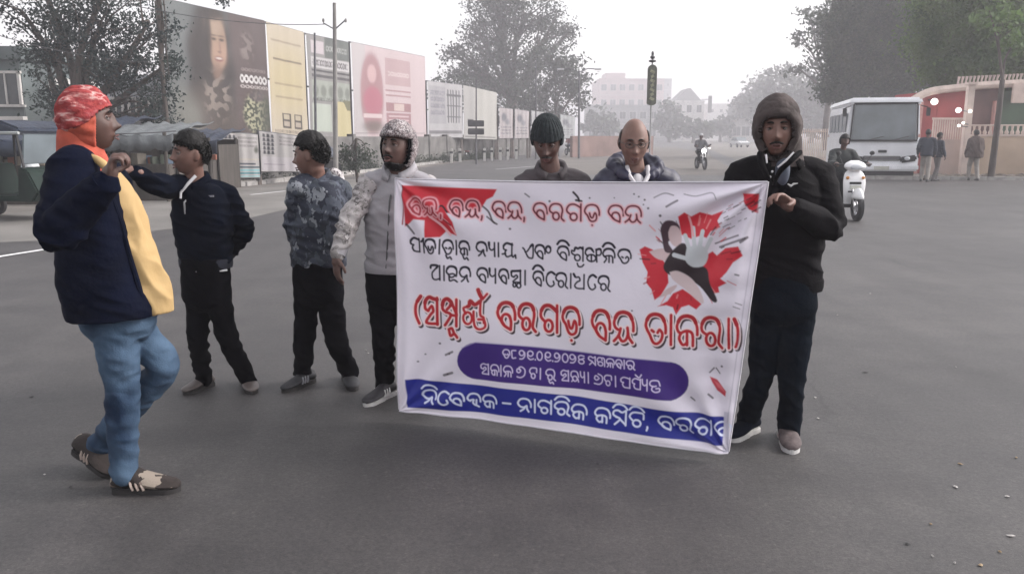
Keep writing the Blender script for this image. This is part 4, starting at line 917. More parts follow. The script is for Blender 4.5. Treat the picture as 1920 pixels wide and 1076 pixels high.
LAMPH = mat('lit headlamp', (1, 1, 1), .2, emit=(1, .98, .95), estr=9)
REDP = mat('dark red paint', (.20, .02, .02), .35, coat=.4); BLUEP = mat('dark blue paint', (.02, .03, .09), .35, coat=.4); BLKP = mat('black paint', (.015, .015, .017), .35, coat=.4)
gm = G(1320, 319)
motorbike('distant motorcycle with bright lit headlamp riding towards the camera', (gm.x, gm.y+.7, 0), radians(3), BLKP, lit=True)
PK = 'motorcycles parked along the hoardings'
for i, (px, py, rz, c, lb) in enumerate([(858, 300, 70, REDP, 'parked dark red motorcycle below the blank white hoarding'),                                         (1068, 292, 20, BLUEP, 'blurred motorcycle right of the black knitted cap')]):
    g = G(px, py); motorbike(lb, (g.x, g.y, 0), radians(rz), c, group=PK)
# cars in the haze
def car(label, loc, rz, m):
    t = thing('car', label, 'car', loc, rz); 
    mb = MB(); mb.prism([(-2.0, .35), (-2.05, .7), (-1.2, .92), (1.6, .95), (2.0, .75), (2.0, .35)], 0, -.82, .82); mb.build('body', m, t, bevel=.08)
    mb = MB(); mb.prism([(-1.15, .92), (-.55, 1.42), (.9, 1.45), (1.55, .95)], 0, -.72, .72); mb.build('cabin', GLASSB, t, bevel=.06); MB().box((0, .2, 1.45), (1.3, 1.35, .05)).build('roof', m, t, bevel=.02)
    for s in (-1, 1):
        for y in (-1.25, 1.25): wheel(t, (s*.76, y, .31), .31, .18, seg=16)
        MB().add(*ellip((s*.6, -2.02, .68), (.16, .06, .08), nu=10, nv=6)).build('headlight', LENS, t, smooth=True)
    return t
g = G(1150, 283); car('small dark red car in the haze behind the bald man', (g.x, g.y, 0), radians(35), mat('red car paint', (.30, .05, .05), .4))
g = G(1393, 277); car('pale car in the haze left of the hooded man', (g.x, g.y+2, 0), radians(5), mat('white car paint', (.55, .55, .56), .4))
# auto-rickshaw at the left edge
gr = G(10, 417); t = thing('auto_rickshaw', 'dark green auto-rickshaw with pale roof edge cut by the left border', 'rickshaw', (gr.x-.35, gr.y+.75, 0), radians(78))
mb = MB(); mb.prism([(-1.25, .55), (-1.05, .95), (-.85, 1.0), (-.80, .42), (.2, .40), (.3, .42), (1.25, .45), (1.28, 1.05), (.35, 1.05), (.3, .5), (-.7, .5), (-.75, .95), (-.95, 1.02)][:2]+[(-.85, 1.02), (-.78, .48), (.25, .46), (.35, 1.05), (1.28, 1.05), (1.25, .40), (-1.1, .38)], 0, -.62, .62); mb.build('body', GREEN, t, bevel=.03)
mb = MB(); mb.prism([(-1.0, 1.72), (-.6, 1.86), (.9, 1.86), (1.3, 1.70), (1.3, 1.62), (-1.0, 1.62)], 0, -.66, .66); mb.build('canopy', TARP, t, bevel=.05)
mb = MB(); mb.tube([(-.68, -1.02, 1.63), (-.68, 1.3, 1.63)], .03, 6); mb.tube([(.68, -1.02, 1.63), (.68, 1.3, 1.63)], .03, 6); mb.build('roof_rail', mat('pale roof trim', (.3, .32, .32), .5), t)
for sx in (-.6, .6):
    for (y0, y1) in ((-.98, -.88), (.32, .30), (1.25, 1.22)): MB().tube([(sx, y0, 1.0), (sx, y1, 1.65)], .025, 6).build('roof_post', TRIMB, t)
MB().box((0, -.94, 1.34), (1.1, .03, .56), R=Matrix.Rotation(.15, 3, 'X')).build('windscreen', GLASSB, t, bevel=.02)
MB().box((0, .95, .85), (1.05, .5, .2)).build('seat', mat('brown seat vinyl', (.12, .05, .03), .5), t, bevel=.04); MB().box((0, 1.22, 1.2), (1.1, .06, .7)).build('back_panel', TARP, t, bevel=.02)
wheel(t, (0, -1.12, .22), .22, .1, seg=18); wheel(t, (-.56, .85, .22), .22, .1, seg=18); wheel(t, (.56, .85, .22), .22, .1, seg=18)
MB().add(*ellip((0, -1.22, .78), (.08, .05, .08), nu=12, nv=8)).build('headlight', TRIMB, t, smooth=True); V, F = ellip((0, -1.12, .35), (.10, .3, .2), nu=14, nv=8); MB().add(V, [f for f in F if sum(V[i].z for i in f)/4 > .32]).build('front_fender', GREEN, t, smooth=True)
# ------------------------------------------------------------------ the protest banner
# artwork traced in the photograph's own pixel grid, printed on the cloth sheet
def ell_s(cx, cy, rx, ry, a0=0, a1=360, n=10): return [(cx+rx*cos(radians(a0+(a1-a0)*k/n)), cy+ry*sin(radians(a0+(a1-a0)*k/n))) for k in range(n+1)]
DOME = [(1, .62), (.99, .36), (.82, .08), (.5, 0), (.18, .08), (.01, .34), (.06, .52)]
GL = {
 'ba': [DOME+[(.2, .66), (.42, .87), (.76, 1)], [(.76, 1), (.78, .72), (.68, .5), (.48, .43), (.3, .5), (.24, .68), (.36, .82)]],
 'ra': [[(.28, .6), (.04, .48), (.01, .28), (.18, .07), (.5, 0), (.82, .08), (.96, .36), (.90, .68), (.88, .88), (1.06, 1.03)], ell_s(.47, .76, .24, .23)],
 'ga': [[(.24, .62), (.03, .46), (.02, .26), (.18, .05), (.45, 0), (.68, .08), (.88, .2)], ell_s(.44, .77, .22, .22), [(.9, -.02), (.9, 1)]],
 'da': [DOME+[(.2, .66), (.36, .94), (.56, 1.02), (.78, .92), (.82, .66), (.7, .5), (.56, .78), (.42, .74), (.34, .52)]],
 'nda': [DOME+[(.2, .6)], [(0, 1), (.24, .8), (.34, .56)], [(.24, .8), (.4, .98), (.6, .94), (.72, .74), (.7, .52)], [(.72, .7), (.78, .86), (.95, 1.02)]],
 'ta': [DOME+[(.2, .7), (.36, .95), (.56, 1.0), (.76, .88), (.84, .66), (.7, .52), (.6, .62)], [(.3, .55), (.4, .6)]],
 'na': [DOME+[(.22, .66), (.45, .68), (.66, .56)], [(.2, 1), (.44, .82), (.66, .56), (.7, .8), (.82, 1)]],
 'pa': [[(.26, .5), (.04, .42), (.04, .18), (.3, 0), (.65, .04), (.9, .1)], [(.92, 0), (.9, .96)], [(.26, .5), (.18, .7), (.36, .94), (.9, .96)]],
 'ka': [DOME+[(.2, .6)], [(.2, .58), (.12, .78), (.3, .98), (.5, .9)], [(.2, .58), (.5, .5), (.76, .6), (.78, 1)], [(.5, .52), (.5, .98)]],
 'ya': [[(0, .0), (.06, .4), (.4, .55), (.78, .42)], [(.82, 0), (.84, 1)]],
 'yya': [[(.26, .5), (.04, .42), (.04, .18), (.3, 0), (.65, .04), (.85, .1)], [(.84, 0), (.82, .8), (.95, .98), (1.15, .82), (1.2, 1.05)], [(.26, .5), (.15, .72), (.34, .98), (.82, .85)], [(-.1, .8), (.2, .75)]],
 'e': [[(0, .28), (.14, .4), (.44, .9), (.7, 1), (.9, .9), (.92, .1), (.78, .05), (.4, .5), (.2, .55)]],
 'aa': [[(.5, 0), (.5, 1)]],
 'ii': [[(0, .22), (.4, .14), (.62, 0)], [(.62, 0), (.62, 1)]],
 'dot': [[(.5, .95), (.5, 1.0)]], 'comma': [[(.5, .92), (.5, 1.02), (.35, 1.16)]],
 'anus': [ell_s(.5, .3, .42, .24)],
 'sha': [[(.28, .6), (.04, .48), (.02, .26), (.2, .3), (.3, .05), (.5, .1), (.7, .02), (.88, .1)], ell_s(.46, .77, .22, .22), [(.9, -.02), (.9, 1)], [(.45, 1.18), (.55, 1.4), (.8, 1.4), (.95, 1.25)]],
 'nkha': [[(.16, .62), (.0, .4), (.1, .1), (.35, .04), (.52, .3)], ell_s(.38, .74, .28, .25), [(.38, .5), (.38, 1)], [(.68, .1), (.72, 1)], [(.70, .12), (.92, .05), (1.0, .3), (.9, .5), (.7, .5)]],
 'lla': [DOME+[(.2, .6)], [(.15, .58), (.5, .5), (.8, .58), (.84, 1)], [(.52, .52), (.52, .98)], [(.16, .58), (.3, .74), (.12, 1)]],
 'ava': [[(0, .22), (.1, .02), (.7, .02), (.36, .34), (.14, .56), (.18, .9), (.45, 1), (.86, .9)], [(.88, 0), (.88, 1)]],
 'iva': [[(.28, .58), (.04, .46), (.01, .28), (.2, .05), (.5, 0), (.82, .08), (.96, .36), (.9, .66)], [(.2, .6), (.55, .5), (.8, .6), (.5, .76), (.25, .7)], [(.25, .7), (.3, 1), (.7, .92), (1.0, 1.05)]],
 'sa': [[(.26, .5), (.04, .42), (.04, .16), (.3, 0), (.6, .04), (.9, .06)], [(.26, .5), (.5, .32), (.62, .5), (.4, .66), (.15, .95), (.9, .97)], [(.9, 0), (.9, 1)]],
 'stha': [[(.26, .5), (.04, .42), (.04, .12), (.3, .08), (.9, .04)], [(.26, .5), (.5, .36), (.62, .5), (.4, .66), (.2, .85), (.9, .85)], [(.9, 0), (.9, .9)], ell_s(.32, 1.05, .14, .14), ell_s(.75, 1.08, .2, .16)],
 'em': [[(.98, .12), (.6, -.02), (.2, .14), (.02, .5), (.18, .86), (.55, 1), (.9, .84), (.82, .62)]],
 'dha': [[(0, 0), (.18, .22), (.45, .2), (.55, .42), (.3, .55), (.1, .8), (.3, .98), (.9, .97)], [(.9, 0), (.9, 1)]],
 'ma': [[(.24, .48), (.03, .34), (.08, .1), (.35, .02), (.62, .14), (.88, .0)], [(.9, 0), (.9, 1)], [(.24, .48), (.5, .62), (.15, 1)], [(.5, .62), (.88, .95)]],
 'tta': [[(.95, .42), (.93, .06), (.6, 0), (.2, .06), (.01, .34), (.2, .58)], ell_s(.5, .76, .26, .23)],
 'dda': [DOME+[(.2, .6)], [(.22, .55), (.46, .5), (.4, .76), (.62, .92), (.68, .5)], [(.62, .92), (.86, 1.04)]],
 'mpu': [[(.24, .5), (.02, .38), (.08, .1), (.35, 0), (.6, .16), (.3, .4)], [(.92, 0), (.9, 1)], [(.6, .1), (.92, .55)], [(.24, .5), (.55, .6), (.15, 1)], [(.55, .6), (.92, .6)], [(.4, 1.15), (.5, 1.38), (.75, 1.3), (.95, 1.42)], [(.4, 1.15), (.6, 1.1), (.75, 1.3)]],
 'rnna': [[(.12, .5), (.02, .3), (.25, .2), (.3, .02), (.5, .14), (.72, 0)], ell_s(.2, .66, .19, .22), [(.74, 0), (.74, .5), (.88, .6), (.9, .8)], [(.45, .4), (.5, .9), (.7, 1.05), (.95, .95), (.9, .7), (.66, .68)], [(.8, -.1), (.68, -.28), (.62, -.42)], [(.84, -.1), (1.0, -.28)]],
 'paren': [[(.9, 0), (.3, .25), (.15, .5), (.3, .75), (.8, 1)]], 'parenr': [[(.1, 0), (.6, .25), (.7, .5), (.6, .75), (.3, .95)]],
 'nga': [[(.2, .6), (.0, .35), (.2, .04), (.55, .04), (.6, .3)], ell_s(.4, .74, .3, .24), [(.7, 0), (.9, .2), (.9, 1)]],
 'ndhya': [[(.95, .55), (.8, .1), (.45, .0), (.1, .1), (.02, .45), (.2, .6)], ell_s(.5, .72, .28, .24), [(.1, 1), (.3, .85)], [(.85, .7), (.95, 1)]],
 'nta': [[(.95, .45), (.8, .06), (.45, 0), (.1, .1), (.02, .4), (.3, .55), (.6, .5)], [(.3, .55), (.2, .85), (.5, 1.05), (.9, .95), (.9, .7), (.6, .72)]],
 'dash': [[(0, .5), (1, .5)]], 'visarga': [[(.9, .05), (.2, .1), (.2, .5), (.3, .95), (.9, .9)]],
 'n0': [ell_s(.5, .5, .45, .5)], 'n1': [ell_s(.55, .3, .38, .3, 20, 380), [(.17, .3), (.2, .75), (.55, 1), (.98, .9)]],
 'n2': [ell_s(.42, .3, .36, .3), [(.86, .2), (.9, .6), (.6, .95), (.15, 1)]], 'n5': [ell_s(.5, .75, .4, .26), [(.2, .55), (.1, .2), (.4, .02), (.9, .06)], [(.5, .5), (.9, .3)]],
 'n6': [[(.5, .3), (.2, .2), (.08, .5), (.35, .6), (.6, .4)], [(.5, .0), (.95, .2), (.95, .7), (.6, .98), (.05, .95)]],
 'n7': [[(.45, .3), (.15, .2), (.08, .45), (.3, .55), (.5, .35), (.3, .1), (.6, 0), (.95, .25), (.9, .75), (.5, 1), (.1, .95)]],
}
IM = [(0, -.14), (.2, -.36), (.5, -.42), (.8, -.32), (1, -.10)]; UM = [(.35, 1.08), (.5, 1.3), (.72, 1.2), (.85, 1.35)]
TXT = []   # (glyph, x0, x1, ytop fn, height, style, extras)
def row(items, xa, ya, slope, h, style):
    for it in items:
        g, x0, x1 = it[:3]; ex = it[3] if len(it) > 3 else ''
        TXT.append((g, x0, x1, ya+(x0-xa)*slope, h, style, ex, slope))
row([('ba', 771, 794), ('nda', 797, 823), ('comma', 828, 834), ('ba', 845, 869), ('nda', 874, 898), ('comma', 900, 906), ('ba', 922, 947), ('nda', 951, 977), ('comma', 979, 984),
     ('ba', 1000, 1026), ('ra', 1031, 1056), ('ga', 1063, 1092), ('da', 1096, 1123, '.'), ('ba', 1140, 1168), ('nda', 1172, 1202)], 771, 370, .032, 31, 'L1')
row([('pa', 771, 790), ('ii', 792, 801), ('da', 800, 819), ('aa', 823, 829), ('ta', 831, 850, 'u'), ('aa', 853, 859), ('ka', 861, 880, 'u'), ('na', 893, 912), ('ya', 916, 928), ('aa', 930, 936), ('yya', 942, 961),
     ('e', 978, 999), ('ba', 1001, 1020), ('anus', 1021, 1032), ('ba', 1044, 1066, 'i'), ('sha', 1071, 1095), ('nkha', 1097, 1127), ('lla', 1130, 1152, 'i'), ('ta', 1158, 1182)], 771, 445, .052, 26, 'K')
row([('ava', 809, 829), ('aa', 831, 838), ('iva', 839, 858), ('na', 862, 881), ('ba', 893, 913), ('ya', 916, 929), ('ba', 933, 951), ('stha', 956, 975), ('aa', 979, 985), ('ba', 997, 1017, 'i'), ('em', 1022, 1039), ('ra', 1041, 1062),
     ('aa', 1066, 1073), ('dha', 1075, 1097), ('em', 1102, 1118), ('ra', 1122, 1143)], 809, 495, .064, 27, 'K')
row([('paren', 778, 790), ('sa', 797, 823), ('mpu', 830, 859), ('rnna', 869, 912), ('ba', 932, 964), ('ra', 971, 1001), ('ga', 1012, 1047), ('da', 1054, 1087, '.')], 778, 554, .073, 50, 'BIG')
row([('ba', 1111, 1145), ('nda', 1153, 1189), ('ta', 1212, 1249), ('aa', 1254, 1264), ('ka', 1270, 1308), ('ra', 1316, 1352), ('aa', 1362, 1373), ('parenr', 1377, 1388)], 1111, 579, .064, 55, 'BIG')
row([('ta', 942, 955), ('visarga', 957, 967), ('n2', 972, 984), ('n1', 986, 999), ('dot', 1001, 1004), ('n0', 1005, 1016), ('n1', 1019, 1032), ('dot', 1034, 1037), ('n2', 1038, 1050), ('n0', 1053, 1065), ('n2', 1067, 1080), ('n5', 1083, 1096),
     ('ma', 1103, 1118), ('nga', 1120, 1136), ('lla', 1138, 1153), ('ba', 1156, 1168), ('aa', 1170, 1174), ('ra', 1176, 1191)], 942, 654, .081, 16, 'WS')
row([('sa', 899, 915), ('ka', 918, 934), ('aa', 936, 940), ('lla', 943, 960), ('n7', 967, 984), ('tta', 992, 1006), ('aa', 1010, 1015), ('ra', 1023, 1040, 'u'), ('sa', 1051, 1066), ('ndhya', 1069, 1084), ('ya', 1087, 1096), ('aa', 1099, 1105),
     ('n6', 1113, 1130), ('tta', 1133, 1148), ('aa', 1152, 1158), ('pa', 1165, 1184), ('pa', 1187, 1204, 'r'), ('ya', 1206, 1217), ('nta', 1220, 1240)], 899, 681, .088, 20, 'WS')
row([('na', 791, 816, 'i'), ('em', 820, 841), ('ba', 843, 867), ('dda', 873, 896), ('ka', 901, 928), ('dash', 941, 956), ('na', 970, 995), ('aa', 999, 1006), ('ga', 1009, 1036), ('ra', 1040, 1066, 'i')], 791, 730, .093, 24, 'WB')
row([('ka', 1071, 1100), ('ka', 1116, 1145), ('ma', 1150, 1177, 'i'), ('tta', 1181, 1209, 'i'), ('comma', 1211, 1219), ('ba', 1235, 1264), ('ra', 1268, 1298), ('ga', 1304, 1337), ('ba', 1341, 1372)], 1071, 758, .108, 26, 'WB')
NU, NV = 620, 400
TLb, TRb, BRb, BLb = W(742, 335, 4.32), W(1441, 341, 3.60), W(1366, 848, 3.72), W(750, 769, 4.28)
def banner_points(wr=True):
    u, v = np.meshgrid(np.linspace(0, 1, NU), np.linspace(0, 1, NV)); u = u.ravel(); v = v.ravel()
    A = [np.array(p) for p in (TLb, TRb, BRb, BLb)]
    P = (A[0]*((1-u)*(1-v))[:, None]+A[1]*(u*(1-v))[:, None]+A[2]*(u*v)[:, None]+A[3]*((1-u)*v)[:, None])
    if wr:
        n = np.cross(A[1]-A[0], A[3]-A[0]); n /= np.linalg.norm(n); n *= -1 if n[1] > 0 else 1
        w = .016*np.sin(u*7.5+v*2.2+.6)*(.4+v*.6)+.007*np.sin(u*15-v*5+np.sin(v*4))+.005*np.sin(v*11+u*3)
        w += .006*np.sin(u*27+v*9+2*np.sin(u*5))*np.exp(-((v-.92)/.2)**2)+.005*np.sin(u*21-v*17)*np.exp(-((v-.05)/.12)**2)
        w += .022*np.exp(-((u-.955-.02*v)/.022)**2)*(v > -1)*(.35+.65*v)            # turned fold down the right edge
        w += .012*np.exp(-((u-.03)/.02)**2)
        for (cu, cv, a, s) in ((.0, .0, .7, .010), (1.0, .0, 2.5, .014), (1., 1., 4.0, .012), (0., 1., 5.3, .008)):      # pull folds fanning out of the corners
            du, dv = (u-cu)*1.5, v-cv; r = np.sqrt(du*du+dv*dv)+1e-5; th = np.arctan2(dv, du); w += 1.5*s*np.sin(th*13+a)*np.exp(-(r/.42)**2)*np.minimum(1, r*6)
        w += .004*np.sin(u*40+np.sin(v*9)*1.2)*np.exp(-((v-.86)/.16)**2)+.003*np.sin(v*60+u*14)*np.exp(-((u-.95)/.07)**2)
        P = P+n*w[:, None]; P[:, 2] -= .010*np.sin(pi*u)*(1-v)+.004*np.sin(u*9)*(v)
    return P, u, v
def banner_art():
    P, u, v = banner_points(False)
    d = P-np.array([0, 0, CAM_H]); yf = d[:, 1]*cos(PITCH)-d[:, 2]*sin(PITCH); zu = d[:, 1]*sin(PITCH)+d[:, 2]*cos(PITCH)
    PX = 960+FPX*d[:, 0]/yf; PY = 538-FPX*zu/yf
    C = np.tile(lin((240, 233, 243)), (len(u), 1))
    def region(x0, y0, x1, y1): return np.nonzero((PX > x0) & (PX < x1) & (PY > y0) & (PY < y1))[0]
    def poly(pts, col, a=1.0, s=1.1):
        nonlocal C
        xs = [p[0] for p in pts]; ys = [p[1] for p in pts]; I = region(min(xs)-6, min(ys)-6, max(xs)+6, max(ys)+6)
        if not len(I): return
        x, y = PX[I], PY[I]; ins = np.zeros(len(I), bool); dm = np.full(len(I), 1e9); n = len(pts)
        for i in range(n):
            x0, y0 = pts[i]; x1, y1 = pts[(i+1) % n]
            if y0 != y1: ins ^= ((y0 > y) != (y1 > y)) & (x < (x1-x0)*(y-y0)/(y1-y0)+x0)
            t = np.clip(((x-x0)*(x1-x0)+(y-y0)*(y1-y0))/((x1-x0)**2+(y1-y0)**2+1e-9), 0, 1); dm = np.minimum(dm, np.hypot(x-x0-t*(x1-x0), y-y0-t*(y1-y0)))
        sd_ = np.where(ins, -dm, dm); m = np.clip(.5-sd_/(2*s), 0, 1)*a; C[I] = C[I]*(1-m)[:, None]+lin(col)*m[:, None]
    def stroke(pts, w, col, a=1.0, s=.8, cap=0):
        nonlocal C
        xs = [p[0] for p in pts]; ys = [p[1] for p in pts]; I = region(min(xs)-w-3, min(ys)-w-3, max(xs)+w+3, max(ys)+w+3)
        if not len(I): return
        x, y = PX[I], PY[I]; dm = np.full(len(I), 1e9)
        for (x0, y0), (x1, y1) in zip(pts[:-1], pts[1:]):
            t = np.clip(((x-x0)*(x1-x0)+(y-y0)*(y1-y0))/((x1-x0)**2+(y1-y0)**2+1e-9), 0, 1); dm = np.minimum(dm, np.hypot(x-x0-t*(x1-x0), y-y0-t*(y1-y0)))
        m = np.clip(.5-(dm-w/2)/(2*s), 0, 1)*a; C[I] = C[I]*(1-m)[:, None]+lin(col)*m[:, None]
    def curve(pts, n=5): return [(q[0], q[1]) for q in catmull(pts, n)]
    RED, DRED, INK, PINKO = (206, 48, 62), (150, 36, 48), (44, 30, 38), (250, 200, 206)
    poly([(752, 343), (1434, 343), (1368, 838), (756, 762)], (232, 226, 238), .6, 4)
    # red field upper left with torn brush marks
    poly([(757, 347), (932, 352), (924, 366), (912, 372), (898, 394), (872, 388), (858, 402), (840, 396), (852, 414), (858, 440), (838, 432), (826, 443), (800, 444), (798, 412), (780, 410), (762, 424), (760, 400)], RED)
    stroke(curve([(808, 405), (830, 420), (846, 438)]), 5, PINKO, .9); stroke(curve([(822, 400), (842, 414), (856, 436)]), 3, PINKO, .7); stroke(curve([(828, 404), (848, 420)]), 3, DRED); stroke(curve([(824, 390), (832, 384), (842, 396)]), 3, INK)
    stroke([(764, 420), (778, 437)], 4, INK, .8); stroke(curve([(905, 385), (915, 395), (922, 412), (930, 418)]), 3.5, INK, .85); stroke([(912, 404), (926, 416)], 3, INK, .8); stroke([(758, 348), (758, 420)], 2, DRED)
    # red corner upper right, dashes, dots
    poly([(1394, 362), (1424, 363), (1422, 399), (1404, 392), (1396, 378)], RED)
    r = random.Random(4)
    for k in range(26):
        x = r.uniform(1345, 1415); y = 372+(1415-x)*.55+r.uniform(-14, 30); L = r.uniform(4, 16); stroke([(x, y), (x+L, y-L*.5)], r.uniform(1, 3), (r.choice([INK, DRED, (70, 40, 48)])), .8)
    for (x, y, q) in ((1188, 361, 3), (1197, 366, 3), (1208, 372, 3.5), (1215, 388, 4), (1206, 381, 2.5), (1151, 368, 2), (1105, 368, 3), (1031, 374, 4), (1238, 402, 5), (954, 427, 4), (818, 612, 0), (823, 643, 4), (842, 662, 3), (785, 676, 3), (797, 663, 2.5), (838, 700, 3), (1353, 686, 4), (1186, 580, 3), (1333, 605, 4), (1346, 540, 3)): stroke([(x, y), (x+.5, y)], q, INK, .85) if q else None
    stroke(curve([(1075, 357), (1083, 366), (1086, 374)]), 4, INK); stroke([(1080, 372), (1090, 374)], 4, INK); stroke([(985, 360), (993, 366)], 3, INK, .7)
    for (a, b, c, d_, q) in ((835, 664, 848, 658, 4), (832, 702, 846, 698, 5), (1330, 698, 1338, 690, 3), (1295, 744, 1302, 750, 3), (1328, 738, 1336, 746, 3.5), (1342, 690, 1349, 700, 2.5), (1340, 590, 1352, 598, 2), (1380, 565, 1392, 570, 1.5), (1376, 572, 1388, 577, 1.5), (1342, 455, 1385, 440, 3), (1350, 462, 1398, 445, 4), (1390, 452, 1402, 444, 5)): stroke([(a, b), (c, d_)], q, INK, .75)
    poly([(1330, 706), (1344, 712), (1362, 732), (1360, 742), (1344, 732), (1334, 716)], (196, 70, 82)); poly([(1338, 714), (1352, 722), (1360, 734), (1346, 726)], (226, 120, 128), .7)
    stroke(curve([(1226, 368), (1245, 360), (1262, 364)]), 2.5, INK, .6); stroke(curve([(1282, 362), (1305, 366), (1335, 360), (1344, 372)]), 2, INK, .6); stroke(curve([(1250, 385), (1262, 378), (1270, 374)]), 4, INK, .7)
    # red splash
    poly([(1198, 466), (1208, 460), (1222, 466), (1240, 482), (1252, 498), (1254, 528), (1240, 552), (1228, 560), (1222, 540), (1212, 528), (1214, 508), (1204, 490)], RED)
    poly([(1234, 572), (1252, 562), (1262, 548), (1280, 540), (1304, 556), (1316, 568), (1306, 578), (1292, 570), (1278, 574), (1268, 588), (1262, 574), (1250, 570)], RED)
    poly([(1322, 478), (1336, 470), (1344, 478), (1360, 464), (1386, 460), (1394, 478), (1376, 490), (1364, 508), (1352, 520), (1364, 528), (1348, 536), (1350, 546), (1334, 548), (1324, 530), (1316, 505)], RED)
    poly([(1272, 404), (1284, 396), (1296, 404), (1312, 396), (1334, 402), (1356, 394), (1346, 412), (1352, 424), (1334, 432), (1326, 444), (1314, 440), (1296, 446), (1276, 438)], RED)
    for k in range(46):
        a = r.uniform(0, 2*pi); R0 = r.uniform(60, 95); x, y = 1292+cos(a)*R0, 490+sin(a)*R0*.88; L = r.uniform(5, 20)
        stroke([(x, y), (x+cos(a)*L, y+sin(a)*L)], r.uniform(1, 3), r.choice([INK, DRED, RED, (230, 150, 150)]), .75)
    # seated figure with raised stop hand (plain generic silhouette)
    SK = (214, 190, 192)
    poly(curve([(1216, 470), (1240, 464), (1262, 470), (1262, 486), (1240, 486), (1226, 480), (1216, 470)], 3), SK)
    poly(curve([(1240, 445), (1238, 426), (1248, 412), (1264, 413), (1274, 424), (1270, 440), (1252, 452), (1262, 470), (1246, 470), (1240, 445)], 4), (76, 56, 66))
    poly(curve([(1252, 434), (1258, 422), (1270, 424), (1277, 440), (1276, 458), (1264, 460), (1254, 448), (1252, 434)], 4), SK)
    poly(curve([(1258, 470), (1278, 454), (1292, 462), (1290, 478), (1310, 494), (1326, 504), (1332, 530), (1346, 560), (1336, 562), (1312, 535), (1284, 520), (1254, 512), (1244, 496), (1258, 470)], 4), (48, 36, 42))
    poly(curve([(1256, 508), (1272, 506), (1296, 520), (1314, 545), (1320, 566), (1306, 560), (1284, 540), (1262, 522), (1256, 508)], 4), (220, 200, 202))
    poly(curve([(1236, 556), (1250, 540), (1270, 532), (1258, 548), (1236, 556)], 3), SK)
    HG = (206, 210, 214)
    poly(curve([(1288, 464), (1302, 458), (1320, 460), (1328, 476), (1320, 496), (1300, 499), (1286, 486), (1288, 464)], 4), HG)
    for (a, b, c, d_, q) in ((1296, 472, 1284, 440, 8), (1304, 466, 1299, 426, 8), (1312, 466, 1318, 432, 8), (1320, 474, 1334, 446, 7.5), (1294, 484, 1264, 476, 8), (1300, 440, 1292, 404, 4)): stroke([(a, b), (c, d_)], q, HG if q > 4 else (232, 170, 176))
    # blue strip and purple pill
    poly([(766, 708), (1062, 742), (1360, 780), (1357, 832), (1060, 793), (766, 762)], (36, 44, 140), 1, .9)
    pl = ell_s(893, 676, 36, 36, 95, 268, 12)+ell_s(1256, 712, 36, 36, -86, 84, 12); poly(pl, (66, 40, 124), 1, .9)
    stroke([(866, 650), (893, 639), (1256, 676)], 2, (190, 180, 220), .6)
    # lettering
    def place(g, x0, x1, yt, h, ex, sl):
        S = list(GL[g])
        if 'i' in ex: S = S+[IM]
        if 'u' in ex: S = S+[UM]
        if '.' in ex: S = S+[[(.52, 1.24), (.53, 1.25)]]
        if 'r' in ex: S = S+[[(.35, -.35), (.75, -.12), (1.0, -.4)]]
        w = x1-x0; out = []
        for s in S:
            q = s if len(s) < 3 else [(p[0], p[1]) for p in catmull([(a, b) for a, b in s], 4)]
            out.append([(x0+a*w, yt+b*h+a*w*sl) for a, b in q])
        return out
    for (dx, dy, col, wid) in ((3.2, 4, (64, 46, 52), 10), (0, 0, (252, 226, 228), 11), (0, 0, (190, 38, 48), 5.6)):
        for (g, x0, x1, yt, h, st, ex, sl) in TXT:
            if st == 'BIG':
                for s in place(g, x0, x1, yt, h, ex, sl): stroke([(a+dx, b+dy) for a, b in s], wid if g != 'rnna' else wid*.85, col)
    for (g, x0, x1, yt, h, st, ex, sl) in TXT:
        if st != 'BIG': continue                                                   # darker heavy crowns of the letters
        for s in place(g, x0, x1, yt, h, ex, sl):
            t = [p for p in s if p[1] < yt+h*.25]
            if len(t) > 2: stroke(t, 7.5, (176, 38, 48))
    for (g, x0, x1, yt, h, st, ex, sl) in TXT:
        G_ = place(g, x0, x1, yt, h, ex, sl)
        if st == 'L1':
            for s in G_: stroke(s, 8.5, (246, 190, 198), .85, 1.6)
            for s in G_: stroke(s, 3.4, (176, 52, 66) if x0 < 830 else (112, 34, 48))
        elif st == 'K':
            for s in G_: stroke(s, 3.3, (28, 22, 42))
            for s in G_:
                t = [p for p in s if p[1] < yt+h*.2]
                if len(t) > 2: stroke(t, 4.4, (28, 22, 42))
        elif st == 'WS':
            for s in G_: stroke(s, 2.3, (226, 214, 244))
        elif st == 'WB':
            for s in G_: stroke(s, 3.5, (222, 228, 250))
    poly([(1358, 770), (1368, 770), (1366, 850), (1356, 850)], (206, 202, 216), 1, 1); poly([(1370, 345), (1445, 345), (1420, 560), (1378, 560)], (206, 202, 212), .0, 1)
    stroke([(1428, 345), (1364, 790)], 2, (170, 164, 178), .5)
    return C, PX, PY
BAN = print_mat('banner cloth print', .5, .35)
ban = thing('protest_banner', 'wide white protest banner with red, black and white Odia lettering held across the group', 'banner', (TLb.x, TLb.y, 0))
P, u, v = banner_points(True); C, _, _ = banner_art()
i, j = np.meshgrid(np.arange(NU-1), np.arange(NV-1)); k = (j*NU+i).ravel(); F = np.stack([k, k+NU, k+NU+1, k+1], 1)
me = rawmesh('printed_cloth', P-np.array(ban.location), F, True); setprint(me, C); cloth = put('printed_cloth', me, BAN, ban)
# sewn hems along the four edges
HEM = mat('white banner cloth', (.60, .58, .63), .6, .06, 8, bump=.3, bscale=20)
idx = np.arange(NU*NV).reshape(NV, NU)
for edge in (idx[0], idx[-1], idx[:, 0], idx[:, -1]):
    pts = [Vector(P[q])-ban.location for q in edge[::6]]; MB().tube(pts, .0045, 6).build('hem', HEM, ban, smooth=True)
